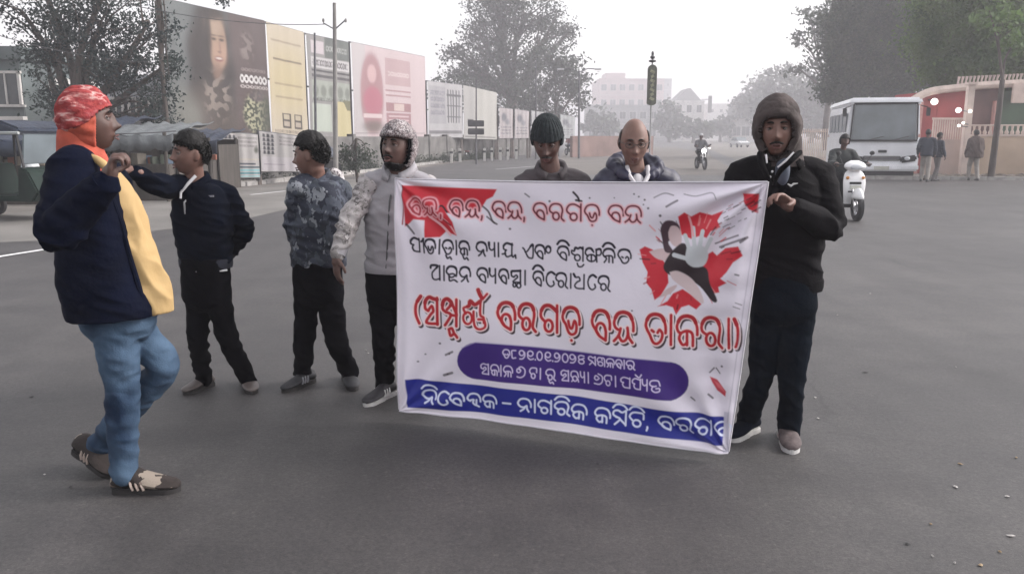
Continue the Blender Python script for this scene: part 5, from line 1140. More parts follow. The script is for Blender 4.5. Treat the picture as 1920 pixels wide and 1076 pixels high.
# ------------------------------------------------------------------ people
HL_Y = [-.12, -.075, -.045, -.033, .002, .020, .045, .09]
def hairline(y, z, front=.058): return np.clip((z-np.interp(y, HL_Y, [-.058, -.050, -.025, .020, .034, .020, front, front+.006]))/.016, -1, 1)
def tufts(m, parent, org, M, c, s, mask, n=420, off=.010, ln=.022, seed=1, sweep=(0, -.6, -.2)):
    """short tapered locks standing out of the hair surface"""
    P, _ = head_surf(72, 52, off, False); w = mask(P[:, 0], P[:, 1], P[:, 2]); I = np.nonzero(w > .3)[0]; r = random.Random(seed); V = []; F = []
    for k in range(n):
        p = Vector(P[r.choice(list(I))]); nn = Vector((p.x/.077**2, p.y/.1**2, p.z/.12**2)).normalized(); sw = Vector(sweep)+Vector((r.uniform(-.4, .4), r.uniform(-.3, .3), r.uniform(-.3, .3))); tg = (sw-nn*sw.dot(nn)).normalized()
        L_ = ln*r.uniform(.6, 1.3); a = p+nn*.001; b = p+nn*.008+tg*L_*.5; d = p+nn*.006*r.random()+tg*L_; s_ = nn.cross(tg)*.0042
        k0 = len(V); V += [tuple(q) for q in xf([a+s_, a-s_, b+s_*.8, b-s_*.8, b+nn*.003, d], M, Vector(c)-org, s)]; F += [[k0, k0+1, k0+3, k0+2], [k0+2, k0+3, k0+5], [k0, k0+2, k0+4], [k0+1, k0+4, k0+3], [k0+2, k0+5, k0+4], [k0+3, k0+4, k0+5]]
    put('hair_locks', rawmesh('hair_locks', V, F, True), m, parent)
def skinmat(name, c):
    m = mat(name, c, .55, .16, 18, bump=.25, bscale=220, bdist=.001, detail=5)
    b = m.node_tree.nodes['Principled BSDF']; b.inputs['Subsurface Weight'].default_value = .12; b.inputs['Subsurface Radius'].default_value = (.012, .005, .003); return m
def hrot(yaw, pitch=0, roll=0):
    """head frame: x = own left, y = forward, z = up; yaw 0 looks at the camera side (-Y)"""
    L = Vector((cos(yaw), sin(yaw), 0)); Fw = Vector((sin(yaw), -cos(yaw), 0)); U = Vector((0, 0, 1))
    # own left for a figure looking at the camera is image right
    M = Matrix((L, Fw, U)).transposed()
    return M @ Matrix.Rotation(pitch, 3, 'X') @ Matrix.Rotation(roll, 3, 'Y')
def gauss(x, z, cx, cz, sx, sz): return np.exp(-((x-cx)/sx)**2-((z-cz)/sz)**2)
def head_surf(nu=84, nv=60, off=0.0, feat=True, mouth=0.0, wide=1.0):
    th, ph = np.meshgrid(np.linspace(0, 2*pi, nu, endpoint=False), np.linspace(0.0, pi, nv)); th = th.ravel(); ph = ph.ravel()
    dx, dy, dz = np.sin(ph)*np.sin(th), np.sin(ph)*np.cos(th), np.cos(ph)
    h = np.sin(ph); low = dz < 0
    hb = np.where(low, h**.62, h**.92)
    x = dx/np.maximum(h, 1e-6)*hb*.0765*wide; y = dy/np.maximum(h, 1e-6)*hb; y = np.where(y > 0, y*.090, y*.104)
    z = np.where(dz > 0, dz*.122, dz*.118)
    t = np.clip(-z/.118, 0, 1)
    x = x*(1-.36*t**1.7); y = np.where(y < 0, y*(1-.45*t), y*(1-.03*t)+.004*t)
    x = x*(1-.05*np.clip(z/.12, 0, 1))
    y = np.where(y > 0, y*(1-.10*np.clip((z-.02)/.10, 0, 1)**2), y)
    if feat:
        fr = np.clip((y-.02)/.05, 0, 1); a = np.abs(x)
        d = .026*gauss(x, z, 0, -.034, .0125, .013)+.016*gauss(x, z, 0, -.015, .009, .022)+.008*gauss(x, z, 0, .012, .012, .016)
        d += .008*gauss(a, z, .0125, -.038, .008, .009)
        d += .006*gauss(a, z, .028, .028, .022, .008)-.012*gauss(a, z, .031, .006, .015, .012)+.005*gauss(a, z, .048, -.026, .018, .02)
        d += .010*gauss(x, z, 0, -.066, .022, .007)+.009*gauss(x, z, 0, -.080, .018, .007)-(.005+mouth)*gauss(x, z, 0, -.0725, .020, .0035+mouth*.5)
        d += -.004*gauss(x, z, 0, -.054, .005, .008)+.010*gauss(x, z, 0, -.106, .020, .014)-.004*gauss(x, z, 0, -.092, .022, .006)
        y = y+d*fr
    n = np.stack([x/.0765**2, y/.095**2, z/.12**2], 1); n /= np.linalg.norm(n, axis=1)[:, None]
    P = np.stack([x, y, z], 1)+n*(off if np.ndim(off) == 0 else np.asarray(off)[:, None])
    F = []
    for j in range(nv-1):
        for i in range(nu):
            i2 = (i+1) % nu; F.append([j*nu+i, j*nu+i2, (j+1)*nu+i2, (j+1)*nu+i])
    return P, F
def xf(V, M, c, s): 
    A = np.array(V) @ np.array(M.to_3x3()).T*s+np.array(c); return [tuple(v) for v in A]
def shell(name, m, parent, org, M, c, s, mask, off=.012, noise=.0, nfreq=40, thick=.006, nu=120, nv=84, lump=None, wide=1.0, taper=6):
    """cap, hood or hair: the part of the head surface inside mask(x,y,z), lifted outwards"""
    P0, F = head_surf(nu, nv, 0, False, wide=wide); o = np.full(len(P0), off)
    if noise:
        for i, p in enumerate(P0): o[i] += noise*mnoise.noise(Vector(p)*nfreq)+noise*.6*mnoise.noise(Vector(p)*nfreq*2.7)
    if lump is not None: o = o+lump(P0[:, 0], P0[:, 1], P0[:, 2])
    w = mask(P0[:, 0], P0[:, 1], P0[:, 2]); o = np.where(w > 0, o*np.clip(w*taper, .12, 1), .001)
    P, _ = head_surf(nu, nv, o, False, wide=wide); keep = [f for f in F if min(w[i] for i in f) > 0]
    used = sorted({i for f in keep for i in f}); idx = {q: k for k, q in enumerate(used)}
    V = xf(P[used], M, Vector(c)-org, s); me = rawmesh(name, V, [[idx[i] for i in f] for f in keep], True)
    ob = put(name, me, m, parent); sf = ob.modifiers.new('s', 'SOLIDIFY'); sf.thickness = thick; sf.offset = -1; return ob
def hand_shapes(wr, d, pn, size=1.0, curl=(.5, .55, .6, .65), thumb=.5, side=1, spread=.06):
    """wr wrist, d direction of the palm, pn palm normal; returns closed shapes of palm, four bent fingers and thumb"""
    wr = Vector(wr); d = Vector(d).normalized(); pn = Vector(pn); pn = (pn-d*pn.dot(d)).normalized(); sd_ = d.cross(pn)*side
    S = []; k = size
    M = Matrix((sd_, d, pn)).transposed()
    S.append(ellip(wr+d*.052*k, (.041*k, .056*k, .0165*k), M, 18, 12)); S.append(limb([wr-d*.03*k, wr+d*.03*k], [.026*k, .030*k], 12, 3))
    for i, (off, ln, r) in enumerate(((-.030, .068, .0088), (-.010, .077, .0094), (.011, .072, .0092), (.031, .056, .0080))):
        base = wr+d*(.088-.006*abs(i-1.3))*k+sd_*off*k; fd = (d+sd_*(off*spread*30)).normalized(); c = curl[i]; L = ln*k
        a1, a2, a3 = c*.7, c*1.6, c*2.2
        p1 = base+(fd*cos(a1)+pn*sin(a1))*L*.45; p2 = p1+(fd*cos(a2)+pn*sin(a2))*L*.32; p3 = p2+(fd*cos(a3)+pn*sin(a3))*L*.24
        S.append(limb([base-fd*.02*k, base, p1, p2, p3], [r*k*1.05, r*k*1.08, r*k, r*k*.92, r*k*.8], 10, 4))
    tb = wr+d*.026*k-sd_*.030*k; td = (d*.62-sd_*.62+pn*thumb).normalized(); t2 = (d*.9-sd_*.15+pn*thumb*1.2).normalized()
    S.append(limb([tb-td*.01, tb+td*.024*k, tb+td*.045*k, tb+td*.045*k+t2*.028*k], [.0135*k, .0130*k, .0105*k, .0088*k], 10, 4))
    return S
def shoe(parent, org, heel, toe, m_up, m_sole, w=.052, h=.085, lift=0.0, stripe=None, lace=None, name='shoe'):
    """heel and toe are ground points (toe may be lower than a lifted heel)"""
    heel = Vector(heel); toe = Vector(toe); d = toe-heel; L = d.length; d.normalize(); s = d.cross(Vector((0, 0, 1))).normalized(); u = s.cross(d).normalized()
    prof = [(.0, .55, .50), (.05, .80, .86), (.18, .86, 1.02), (.32, .82, 1.0), (.45, .90, .80), (.62, 1.0, .60), (.78, 1.0, .46), (.90, .84, .38), (.975, .55, .28), (1.0, .25, .16)]
    V = []; F = []; seg = 16; Q = catmull([(a, b, c) for a, b, c in prof], 3)
    for (t, ww, hh) in Q:
        for k in range(seg):
            a = 2*pi*k/seg; cx = cos(a); cz = sin(a); zz = (.5+.5*cz) if cz > 0 else (.5+.5*cz*.9); zz = max(0, zz)
            x = w*ww*math.copysign(abs(cx)**.8, cx)*(1-.25*max(0, cz)); V.append(heel-org+d*(L*t)+s*x+u*(.022+(h*hh-.0)*zz))
    n = len(Q)
    for i in range(n-1):
        for k in range(seg): k2 = (k+1) % seg; F.append([i*seg+k, i*seg+k2, (i+1)*seg+k2, (i+1)*seg+k])
    F.append(list(range(seg))[::-1]); F.append([(n-1)*seg+k for k in range(seg)])
    sh = MB().add(V, F).build(name, m_up, parent, smooth=True)
    V = []; out = []
    for t in np.linspace(0, 1, 17):
        ww = .80*min(1, (t/.07)**.5 if t < .07 else 1)*(1 if t < .3 else (.9 if t < .5 else 1.05)); ww *= (1-((t-.8)/.2)**2.2*.85) if t > .8 else 1
        out.append((t, max(.12, ww)*w))
    top = [heel-org+d*(L*t*1.03-.006)+s*q for t, q in out]+[heel-org+d*(L*t*1.03-.006)-s*q for t, q in out[::-1]]; n = len(top)
    V = [p+u*.0+Vector((0, 0, 0)) for p in top]+[p+u*.031 for p in top]
    F = [list(range(n)), list(range(n, 2*n))[::-1]]+[[i, n+i, n+(i+1) % n, (i+1) % n] for i in range(n)]
    MB().add(V, F).build('sole', m_sole, sh, bevel=.004)
    if stripe:
        for q in (-1, 1):
            for t in (.38, .46, .54): a = heel-org+d*L*t+s*q*(w*.93)+u*.030; b = heel-org+d*L*(t-.06)+s*q*(w*.70)+u*.070; MB().tube([a, (a+b)/2+s*q*.006, b], .006, 6).build('stripe', stripe, sh, smooth=True)
    if lace:
        for t in (.36, .43, .50, .57):
            hh = .095-.09*(t-.3)*1.3
            MB().tube([heel-org+d*L*t-s*w*.42+u*hh, heel-org+d*L*(t+.01)+u*(hh+.010), heel-org+d*L*t+s*w*.42+u*hh], .0042, 6).build('lace', lace, sh, smooth=True)
    return sh
EYEW = mat('eye white', (.22, .19, .18), .3); IRIS = mat('dark iris', (.015, .010, .008), .15); HAIRM = mat('black hair', (.005, .0045, .0045), .6, spec=.25, var=.3, scale=60, bump=1.0, bscale=160, stretch=(1, 1, .4), bdist=.004)
_ = mat('grey strand', (.012, .011, .011), .45, .3, 60, bump=1.0, bscale=160, stretch=(1, 1, .4), bdist=.004)
LIPM = mat('lips', (.12, .05, .045), .45, .1, 30)
def person(label, base, cfg, group=None):
    """cfg carries joints in world coordinates (head, neck, sh, el, wr, hip, kn, an, heel, toe; pairs are (own left, own right))"""
    g = cfg; org = Vector((base[0], base[1], 0)); t = thing('person', label, 'person', org, group=group)
    vox = g.get('vox', .0065); far = g.get('far', False); sc = g.get('scale', 1.0)
    by = g['yaw']; L = Vector((cos(by), sin(by), 0)); Fw = Vector((sin(by), -cos(by), 0))
    hy, hp, hr = g['head_rot']; M = hrot(hy, hp, hr); hc = Vector(g['head']); hs = g.get('hs', 1.0)
    nk = Vector(g['neck']); hip = Vector(g['hip']); shd = [Vector(p) for p in g['sh']]; el = [Vector(p) for p in g['el']]; wr = [Vector(p) for p in g['wr']]
    kn = [Vector(p) for p in g['kn']]; an = [Vector(p) for p in g['an']]
    hj = [hip+L*.085*sc, hip-L*.085*sc]
    # --- body: one continuous skin
    S = []
    P, F = head_surf(mouth=g.get('mouth', 0)); S.append((xf(P, M, hc, hs), F))
    for sx in (-1, 1): S.append((xf(*[ellip((sx*.079, -.012, -.006), (.008, .019, .031), Matrix.Rotation(.35*sx, 3, 'Z'), 12, 10)[0]], M, hc, hs), ellip((0, 0, 0), (1, 1, 1), None, 12, 10)[1]))
    chin = Vector(xf([(0, -.02, -.075)], M, hc, hs)[0])
    S.append(limb([chin, (chin+nk)/2, nk-Vector((0, 0, .04))], [.052*hs, .054*sc, .062*sc], 16, 4))
    ch = (shd[0]+shd[1])/2
    S.append(ring_loft(smooth_secs([(hip-Vector((0, 0, .06)), .11*sc, .075*sc, by, 2.2), (hip.lerp(ch, .3), .115*sc, .085*sc, by, 2.2), (hip.lerp(ch, .75), .14*sc, .095*sc, by, 2.3), (ch+Vector((0, 0, .02)), .12*sc, .07*sc, by, 2.2)], 3), 20))
    for i in (0, 1):
        S.append(limb([shd[i], shd[i].lerp(el[i], .5), el[i], el[i].lerp(wr[i], .5), wr[i]], [.038*sc, .032*sc, .028*sc, .026*sc, .024*sc], 12, 4)); S.append(limb([hj[i], hj[i].lerp(kn[i], .5), kn[i], kn[i].lerp(an[i], .5), an[i]], [.055*sc, .05*sc, .045*sc, .04*sc, .034*sc], 12, 4))
        hd = g.get('hands', [None, None])[i]
        if hd: S += hand_shapes(wr[i], hd['d'], hd['n'], hd.get('k', 1.0)*sc, hd.get('curl', (.5, .55, .6, .65)), hd.get('thumb', .5), hd.get('side', 1), hd.get('spread', .06))
    fuse('body', S, g.get('bvox', .0055) if not far else .011, g['skin'], t, 2, org)
    if not far:
        for sx in (-1, 1):
            c = xf([(sx*.031, .0715, .004)], M, hc, hs)[0]; e = MB().add(*ellip(Vector(c)-org, (.0125*hs, .0125*hs, .0125*hs), None, 14, 10)).build('eye', EYEW, t, smooth=True)
            c = xf([(sx*.0305, .0805, .0045)], M, hc, hs)[0]; MB().add(*ellip(Vector(c)-org, (.0062*hs, .0062*hs, .0062*hs), None, 10, 8)).build('iris', IRIS, e, smooth=True)
            Q = [(sx*.013, .0915, .026), (sx*.028, .0925, .031), (sx*.045, .083, .026)]; MB().tube([Vector(q)-org for q in xf(catmull(Q, 4), M, hc, hs)], [.0025, .004, .0048, .005, .0048, .0045, .0035, .0025, .0015], 6).build('eyebrow', HAIRM, t, smooth=True)
            Q = [(sx*.016, .080, .008), (sx*.031, .0865, .0115), (sx*.046, .076, .007)]; MB().tube([Vector(q)-org for q in xf(catmull(Q, 4), M, hc, hs)], .0042, 6).build('eyelid', g['skin'], t, smooth=True)
        Q = [(-.022, .087, -.072), (-.010, .097, -.0665), (0, .0985, -.068), (.010, .097, -.0665), (.022, .087, -.072)]; MB().tube([Vector(q)-org for q in xf(catmull(Q, 3), M, hc, hs)], [.001]+[.0032]*11+[.001], 6).build('upper_lip', LIPM, t, smooth=True)
        Q = [(-.019, .087, -.076-g.get('mouth', 0)*.6), (0, .0955, -.082-g.get('mouth', 0)), (.019, .087, -.076-g.get('mouth', 0)*.6)]; MB().tube([Vector(q)-org for q in xf(catmull(Q, 4), M, hc, hs)], [.001]+[.0042]*7+[.001], 6).build('lower_lip', LIPM, t, smooth=True)
        if g.get('moustache'):
            Q = [(-.030, .082, -.066), (-.013, .0965, -.058), (0, .100, -.056), (.013, .0965, -.058), (.030, .082, -.066)]; MB().tube([Vector(q)-org for q in xf(catmull(Q, 3), M, hc, hs)], [.001]+[.0048]*11+[.001], 6).build('moustache', HAIRM, t, smooth=True)
    # --- upper garment
    if g.get('top'):
        G_ = g['top']; rr = G_.get('arm', .062)*sc; S = []
        hem = Vector(G_['hem']); w0, d0 = G_['hemw']; w1, d1 = G_['waist']; w2, d2 = G_['chest']; sw = G_.get('shw', .155*sc)
        lean = G_.get('sh_fwd', 0)
        secs = [(hem, w0, d0, by, 2.4), (hem.lerp(ch, .10), w0*1.0, d0*1.02, by, 2.4), (hem.lerp(ch, .32)+Fw*G_.get('belly', 0), w1, d1, by, 2.4), (hem.lerp(ch, .70)+Fw*G_.get('belly', 0)*.4, w2, d2, by, 2.5),
                (hem.lerp(ch, .92), sw, d2*.86, by, 2.3), (ch+Vector((0, 0, .035)), sw*.74, d2*.66, by, 2.2), (nk-Vector((0, 0, .015)), .075*sc, .07*sc, by, 2)]
        S.append(ring_loft(smooth_secs(secs, 4), 40))
        sl = G_.get('sleeve', (1, 1)); Fo = []
        sep = g.get('sleeve_mat')
        SS = []
        for i in (0, 1):
            S.append(limb([nk-Vector((0, 0, .035)), shd[i].lerp(nk, .35)+Vector((0, 0, .0)), shd[i]], [.055*sc, rr*1.02, rr*1.08], 16, 4))
            wc = el[i].lerp(wr[i], .93 if sl[i] else .0)
            arm = limb([shd[i], shd[i].lerp(el[i], .5), el[i], el[i].lerp(wc, .5), wc], [rr*1.12, rr*1.02, rr*.98, rr*.88, rr*.66], 18, 5)
            (SS if sep else S).append(arm)
            Fo += [(el[i], .13, .016), (wc, .07, .009), (shd[i], .12, .006), (shd[i].lerp(el[i], .55), .10, .005)]
        Fo += [(hem.lerp(ch, .12)+L*a, .14, .010) for a in (-.1, .1)]+[(ch-Vector((0, 0, .13))+L*a, .1, .006) for a in (-.13, .13)]
        v = vox if not far else .014
        fuse(G_.get('name', 'jacket'), S, v, G_['m'], t, 3, org, Fo, .0035 if not far else 0, G_.get('freq', (6, 6, 16)))
        if sep: fuse('sleeves', SS, v, sep, t, 3, org, Fo, .004, (6, 6, 16))
        if G_.get('cuff'):
            for i in (0, 1):
                wc = el[i].lerp(wr[i], .93); dd = (wr[i]-el[i]).normalized(); MB().add(*limb([wc-dd*.045-org, wc+dd*.004-org], [rr*.70, rr*.66], 16, 3, cap=False)).build('cuff', G_['cuff'], t, smooth=True)
        if G_.get('hemband'):
            V, F = ring_loft([(hem-org+Vector((0, 0, z)), w0*k, d0*k, by, 2.4) for z, k in ((-.025, .93), (-.028, .99), (-.012, 1.015), (.018, 1.02), (.03, 1.0))], 40); MB().add(V, F).build('hem_band', G_['hemband'], t, smooth=True)
        if G_.get('collar'):
            cm, hgt, r0, gap = G_['collar']; V = []; F = []; n = 28
            for k in range(n+1):
                a = gap+(2*pi-2*gap)*k/n; dv = Fw*cos(a)+L*sin(a); back = (1-cos(a))/2
                for (r, z) in ((r0*1.02, -.035), (r0*.98, hgt*(.35+.5*back)), (r0*1.12, hgt*(.55+.45*back)), (r0*1.34, hgt*(.15+.3*back)-.015)): V.append(nk-org+dv*r+Vector((0, 0, z-.055*(1-back)**2)))
            for k in range(n):
                for q in range(3): F.append([k*4+q, (k+1)*4+q, (k+1)*4+q+1, k*4+q+1])
            o = put('collar', rawmesh('collar', V, F, True), cm, t); s_ = o.modifiers.new('s', 'SOLIDIFY'); s_.thickness = .007
        if G_.get('zip'):
            zm, n0, n1 = G_['zip']; pts = []
            for k in range(9):
                f = n0+(n1-n0)*k/8; c = hem.lerp(ch, f); dd = d1+(d2-d1)*min(1, max(0, (f-.3)/.4)) if f > .3 else d0+(d1-d0)*f/.3
                if f > .9: dd = d2*(.86-(f-.9)*1.9)
                pts.append(c-org+Fw*(dd*.985+G_.get('belly', 0)*(1 if f < .5 else .4)*(1 if f > .15 else .3)))
            MB().tube(pts, .0055, 6).build('zip', zm, t, smooth=True)
    # --- trousers
    if g.get('legs'):
        G_ = g['legs']; S = []; w0, d0 = G_.get('waist', (.165, .115)); r0, r1, r2 = G_.get('r', (.095, .075, .062)); top = G_.get('top', .12)
        S.append(ring_loft(smooth_secs([(hip+Vector((0, 0, top)), w0*.95, d0*.95, by, 2.4), (hip+Vector((0, 0, top*.4)), w0, d0, by, 2.4), (hip-Vector((0, 0, .05)), w0*.98, d0*1.0, by, 2.3), (hip-Vector((0, 0, .11)), w0*.6, d0*.7, by, 2.2)], 3), 32))
        Fo = []
        for i in (0, 1):
            h0 = hip+(L if i == 0 else -L)*(w0-r0*.97)-Vector((0, 0, .02)); af = an[i]+(an[i]-kn[i]).normalized()*G_.get('drop', .03)
            S.append(limb([h0, h0.lerp(kn[i], .5), kn[i], kn[i].lerp(af, .5), af], [r0, (r0+r1)*.5, r1, (r1+r2)*.5, r2], 20, 5)); Fo += [(kn[i], .13, .007), (kn[i].lerp(af, .45), .12, .005), (af, .12, .008), (h0.lerp(kn[i], .3), .13, .006)]
        fuse(G_.get('name', 'trousers'), S, vox if not far else .014, G_['m'], t, 3, org, Fo, .003 if not far else 0, (7, 7, 13))
    if g.get('shoes'):
        for i in (0, 1):
            q = g['shoes'][i]
            if q: shoe(t, org, q['heel'], q['toe'], q['m'], q['sole'], q.get('w', .05), q.get('h', .085), stripe=q.get('stripe'), lace=q.get('lace'))
    return t, M, hc, hs, org, L, Fw, nk
def G3(px, py, z=0.0):
    g = G(px, py); return Vector((g.x, g.y, z))
BLK = mat('black cloth', (.0022, .0022, .0036), .9, .25, 9, spec=.05, bump=.4, bscale=120); NAVYC = mat('dark navy cloth', (.002, .0035, .009), .9, .3, 7, spec=.06, bump=.4, bscale=110)
SKIN1 = skinmat('brown skin', (.165, .088, .069)); SKIN2 = skinmat('dark brown skin', (.084, .044, .035)); SKIN3 = skinmat('warm brown skin', (.18, .102, .080))
SOLEB = mat('dark rubber sole', (.02, .018, .018), .8); SOLEW = mat('white rubber sole', (.5, .49, .48), .7, .15, 20); WCL = mat('white cotton', (.55, .54, .56), .85, .06, 10, bump=.3, bscale=90); ZIPM = mat('metal zip', (.35, .35, .36), .4, metal=.6)
# ---- A: man in red cap walking to the right, nearest on the left
TANB = mat('brown button', (.12, .06, .03), .5)
def man_a():
    yaw = radians(102); Yc = 3.45
    hip = W(222, 590, 3.47); neck = W(160, 300, 3.42); 
    c = dict(yaw=yaw, head_rot=(radians(110), radians(7), 0), hs=1.02, head=W(166, 228, 3.42), neck=neck, hip=hip,
             sh=[W(205, 345, 3.66), W(136, 320, 3.24)], el=[W(236, 450, 3.74), W(108, 436, 3.08)], wr=[W(215, 545, 3.74), W(203, 338, 3.06)],
             kn=[W(303, 688, 3.54), W(228, 720, 3.40)], an=[W(192, 826, 3.60), W(232, 872, 3.38)],
             hands=[dict(d=(.3, 0, -1), n=(-1, 0, 0)), dict(d=(.30, .05, 1.0), n=(.9, .3, -.2), curl=(1.25, 1.3, 1.3, 1.3), thumb=.8, side=-1)],
             skin=SKIN2, mouth=.002, moustache=False, vox=.0065)
    JK = mat('dark navy jacket', (.0018, .0034, .012), .85, .3, 6, spec=.07, bump=.5, bscale=70)
    c['top'] = dict(m=JK, hem=W(214, 588, 3.45), hemw=(.205, .186), waist=(.215, .172), chest=(.20, .142), belly=-.02, arm=.086, shw=.165, cuff=JK)
    DEN = mat('blue denim', (.013, .032, .075), .85, .35, 3.2, bump=.5, bscale=140, col2=(.095, .155, .235), detail=7, spec=.2, wr=.9)
    c['legs'] = dict(name='jeans', m=DEN, waist=(.165, .155), r=(.094, .075, .058), top=.10, drop=.035)
    BR = pattern('brown and tan trekking shoe', [(0, (.022, .016, .014)), (.50, (.17, .13, .11)), (.66, (.03, .022, .02)), (.86, (.26, .22, .18))], 15, 'voronoi', bump=.5)
    TAN = mat('tan shoe trim', (.36, .29, .25), .75, .2, 30)
    t_, h_ = G3(338, 921), G3(214, 921); t2, h2 = G3(216, 897), W(146, 850, 3.66)
    c['shoes'] = [dict(heel=Vector((h2.x, h2.y, max(.085, h2.z))), toe=Vector((t2.x, t2.y, .0)), m=BR, sole=SOLEB, w=.058, h=.095, stripe=TAN), dict(heel=h_, toe=t_, m=BR, sole=SOLEB, w=.060, h=.10, stripe=TAN, lace=TAN)]
    t, M, hc, hs, org, L, Fw, nk = person('man in red knitted cap, open navy jacket and yellow shirt walking right', (hip.x, hip.y), c)
    # yellow shirt bulging out of the open jacket
    ch = (c['sh'][0]+c['sh'][1])/2; hem = c['top']['hem']; YS = mat('yellow shirt', (.42, .285, .125), .8, .08, 5, bump=.4, bscale=40, wr=.35)
    a0 = hem.lerp(ch, 0)
    secs = [(hem+Fw*.10, .10, .155, yaw, 2.2), (hem.lerp(ch, .15)+Fw*.095, .11, .155, yaw, 2.2), (hem.lerp(ch, .40)+Fw*.072, .115, .150, yaw, 2.2), (hem.lerp(ch, .68)+Fw*.062, .11, .130, yaw, 2.2), (hem.lerp(ch, .92)+Fw*.055, .09, .100, yaw, 2.2), (nk-Vector((0, 0, .01))+Fw*.03, .06, .070, yaw, 2)]
    fuse('shirt', [ring_loft(smooth_secs(secs, 5), 36)], .007, YS, t, 2, org, [(hem.lerp(ch, .3)+Fw*.22, .25, .012), (hem.lerp(ch, .75)+Fw*.17, .15, .010)], .003, (9, 9, 9))
    edge = [hem.lerp(ch, f)+Fw*q-L*.118 for f, q in ((.0, .150), (.2, .148), (.45, .128), (.7, .112), (.93, .085))]
    MB().tube(catmull([p-org for p in edge], 4), [.013]*17, 8).build('jacket_edge', JK, t, smooth=True)
    # cap and neck cloth
    CAP = pattern('red plaid knit', [(.30, (.16, .018, .024)), (.42, (.33, .045, .042)), (.50, (.24, .026, .032)), (.57, (.40, .14, .13)), (.61, (.52, .34, .32)), (.67, (.30, .035, .038))], 9, 'noise', detail=5, stretch=(1.2, 2.0, 4.2), bump=1.0)
    ORG = mat('orange knitted neck cloth', (.40, .075, .045), .85, .25, 12, bump=.6, bscale=80)
    front = lambda x, y, z: np.clip(np.maximum(-(y-.035)/.02, (z-.045)/.015), -1, 1)
    shell('knitted_cap', CAP, t, org, M, hc, hs, lambda x, y, z: np.clip((z-np.interp(y, [-.12, .0, .05, .09], [-.045, -.012, .030, .050]))/.012, -1, 1), off=.011, noise=.003, nfreq=30, thick=.004, lump=lambda x, y, z: .010*np.exp(-((z+.005)/.032)**2-((y+.012)/.028)**2)+.008*np.clip((z-.03)/.09, 0, 1)+.0035*np.sin(95*z+60*y+9*np.sin(x*30))+.002*np.sin(150*z-50*y))
    shell('neck_cloth', ORG, t, org, M, hc, hs, lambda x, y, z: np.clip(np.minimum((np.interp(y, [-.12, .0, .05, .09], [-.035, -.002, .040, .060])-z)/.012, (.036+.25*np.clip(z, -.1, .0)-y)/.012), -1, 1), off=.008, thick=.003, nu=200, nv=150, taper=2, lump=lambda x, y, z: .010*np.exp(-((z+.005)/.032)**2-((y+.012)/.028)**2)+.002*np.sin(140*z+40*y))
    bk = -Fw
    V, F = ring_loft(smooth_secs([(nk-org+bk*.01+Vector((0, 0, -.045)), .105, .118, yaw, 2.1), (nk-org+bk*.012+Vector((0, 0, .01)), .088, .098, yaw, 2.1), (nk-org+bk*.018+Vector((0, 0, .06)), .080, .086, yaw, 2), (nk-org+bk*.022+Vector((0, 0, .095)), .078, .078, yaw, 2), (nk-org+bk*.026+Vector((0, 0, .125)), .070, .068, yaw, 2)], 4), 28)
    MB().add(V, F).build('scarf', ORG, t, smooth=True)
    pts = [W(160, 290, 3.29), W(186, 302, 3.25), W(206, 322, 3.25), W(214, 338, 3.27)]
    V, F = limb([p-org for p in pts], [.010, .016, .018, .010], 14, 4); MB().add(V, F).build('shirt_collar', YS, t, smooth=True)
man_a()
